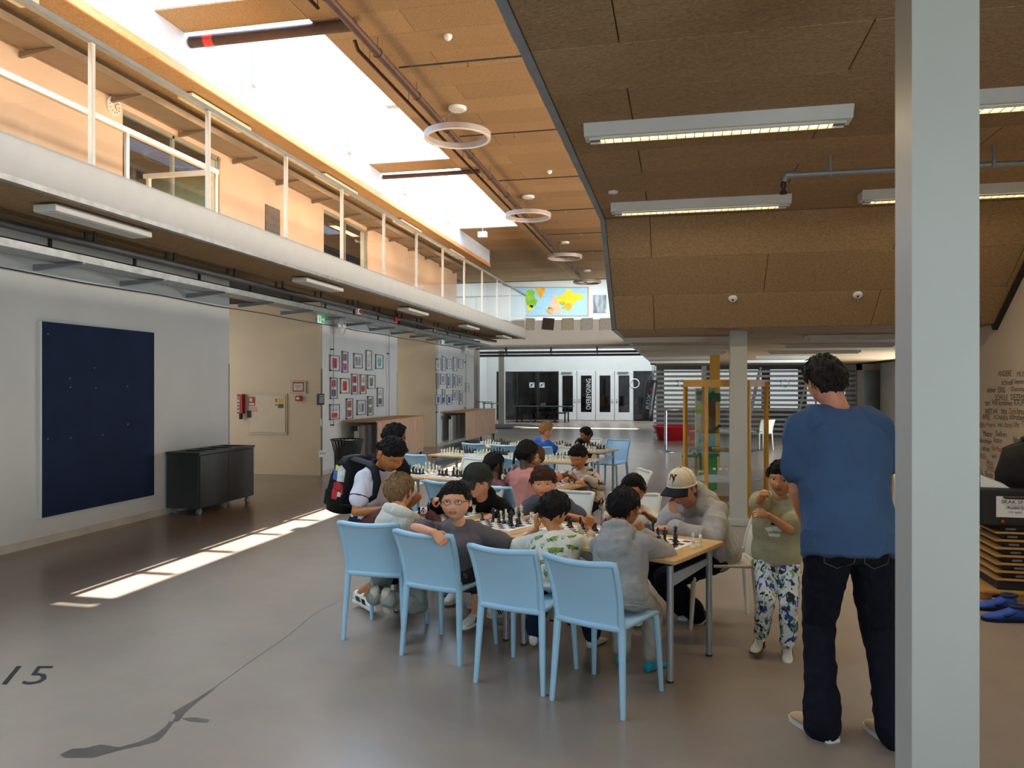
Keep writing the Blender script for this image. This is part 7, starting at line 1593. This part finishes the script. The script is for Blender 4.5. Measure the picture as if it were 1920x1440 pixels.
# ---- farthest row
def numbers(t, o, bvh, k):
    c = k['P']+k['up']*(k['L']*.62)-k['fd']*.1; w = mat('shirt_number_white', 'd6dce4', .7)
    for i, key in enumerate(('0001', '0004', '007', '0020')): decal(o, bvh, c, k['S'], k['up'], [txt_shape(key, .15 if key != '007' else .12, .042, -.075, .05-.058*i)], w, 'number_print')
person('ginger boy in a bright blue shirt with white numbers on its back', (-1.97, 11.52, .52), atd(1021, 832, 11.45), right_of((.62, .78, 0)), atd(1024, 807, 11.45), (.82, .5, -.18),
       (atd(1020, 839, 11.9), (-.4, .6, -.6)), (atd(1056, 837, 11.75), (.5, -.5, -.7)), (V(-1.8, 11.95, .09), (.4, 1, .5), (.3, 1, 0)), (V(-1.65, 11.85, .09), (.4, 1, .5), (.3, 1, 0)),
       s=.80, hh=.24, skin=('e', 'e09c78'), hair=dict(col='b07c48', front=.25, side=-.05, back=-.28, t=.055), glasses='3a3432', top=dict(m=fab('royal_blue_cloth', '2a62b8'), sleeve=.6, loose=.028, hem=-.25, name='football_shirt'), bottom=dict(m=navy, name='trousers'), feet=dict(m=white_s, sole=solew), vox=.012, after=numbers, handR=dict(curl=40))
person('dark-haired boy in a black shirt at the farthest table', (-1.62, 12.98, .52), atd(1103, 838, 12.85), right_of((-.4, -.9, 0)), atd(1099, 815, 12.72), (-.78, -.5, -.3),
       (atd(1112, 835, 12.45), (.8, 0, -.6)), (atd(1082, 834, 12.45), (-.7, .2, -.6)), (V(-1.6, 12.5, .09), (0, -1, .5), (0, -1, 0)), (V(-1.8, 12.5, .09), (0, -1, .5), (0, -1, 0)),
       s=.76, hh=.235, skin=('c', 'a0623a'), hair=dict(col='120e0e', front=.28, t=.06, top=1.3), top=dict(m=pattern('black_motif_cloth', '1b1b1e', ['c9c9c4'], 16, .30), sleeve=.6, loose=.026, name='t_shirt'), bottom=dict(m=blackc, name='trousers'), feet=dict(m=white_s, sole=solew), vox=.012, handR=dict(curl=40))
run_queue()
for mb_, fn in HOODQ: remesh(mb_, .008, 2, fn)
run_queue()
# ---- shoes left on the floor by the trays
bsh = mat('blue_suede', '2b4fa8', .75, var=.1, scale=20); dsole = mat('navy_sole', '1a2440', .7)
SW = [(-.045, .004), (-.035, -.012), (-.02, -.016), (.0, -.008), (.05, .02), (.0, .002), (-.022, -.004), (-.035, -.002)]
def loose_shoe(pt, toe, ln, m, sm, lab, sw=None):
    f = nrm(toe); k = ln/.28; t = thing('sneaker', lab, 'shoe', (pt.x, pt.y, 0), 0, 'shoes left by the word wall')
    Aj = V(pt.x, pt.y, .082*k)-f*(.19*k); shoe(t, Aj, f, ln, (0, 0, 1), m, sm, 'upper')
    o = shoe(t, Aj, f, ln, (0, 0, 1), m, sm, 'upper') if False else None
    r = f.cross(V(0, 0, 1)); base = Aj-V(0, 0, .082*k)
    out = [(-.08, .026), (-.066, .040), (-.02, .044), (.03, .044), (.08, .049), (.13, .051), (.17, .046), (.2, .03), (.208, .012)]
    MB().prism([base+f*(y*k)+r*(w*k) for y, w in out]+[base+f*(y*k)-r*(w*k) for y, w in out[::-1]], V(0, 0, .026*k)).build('sole', sm, t)
    MB().torus(base+f*(-.03*k)+V(0, 0, .102*k), .036*k, .012*k, Matrix.Rotation(math.atan2(f.y, f.x), 3, 'Z')@Matrix.Scale(1.3, 3, (1, 0, 0)), 22, 8).build('collar', sm, t)
    for y in (.045, .065, .085): MB().tube([base+f*(y*k)+r*(x*k)+V(0, 0, (.012+.085*(1-(y-.02)/.19)*.9-.01*abs(x)/.02+.003)*k) for x in (-.022, -.01, .01, .022)], .0035*k, 6).build('lace', sm, t)
    if sw:
        for sg in (-1, 1): MB().prism([base+f*((.05-x*1.0)*k)+r*(sg*.0475*k)+V(0, 0, (.05+y)*k) for x, y in SW], r*(.003*sg)).build('side_mark', sw, t)
p1 = onZ(1846, 1163, 0); p2 = onZ(1838, 1146, 0)
loose_shoe(p1, (-1, -.12, 0), .30, bsh, dsole, 'blue sneaker with a dark curved side mark, front one by the trays', MATS['navy_cloth'])
loose_shoe(p2+V(0, .05, 0), (-1, -.2, 0), .30, bsh, dsole, 'blue sneaker behind its twin by the plywood trays', MATS['navy_cloth'])
loose_shoe(onZ(1842, 1128, 0)+V(.12, .05, 0), (-.35, -1, 0), .27, mat('dark_brown_shoe', '2b211d', .6), solew, 'dark sneaker with a pale side mark beside the blue pair', solew)
loose_shoe(onZ(1896, 1110, 0)+V(.1, .08, 0), (-1, .1, 0), .28, mat('bright_blue_shoe', '2f78d0', .6), dsole, 'brighter blue sneaker behind the others at the picture edge')
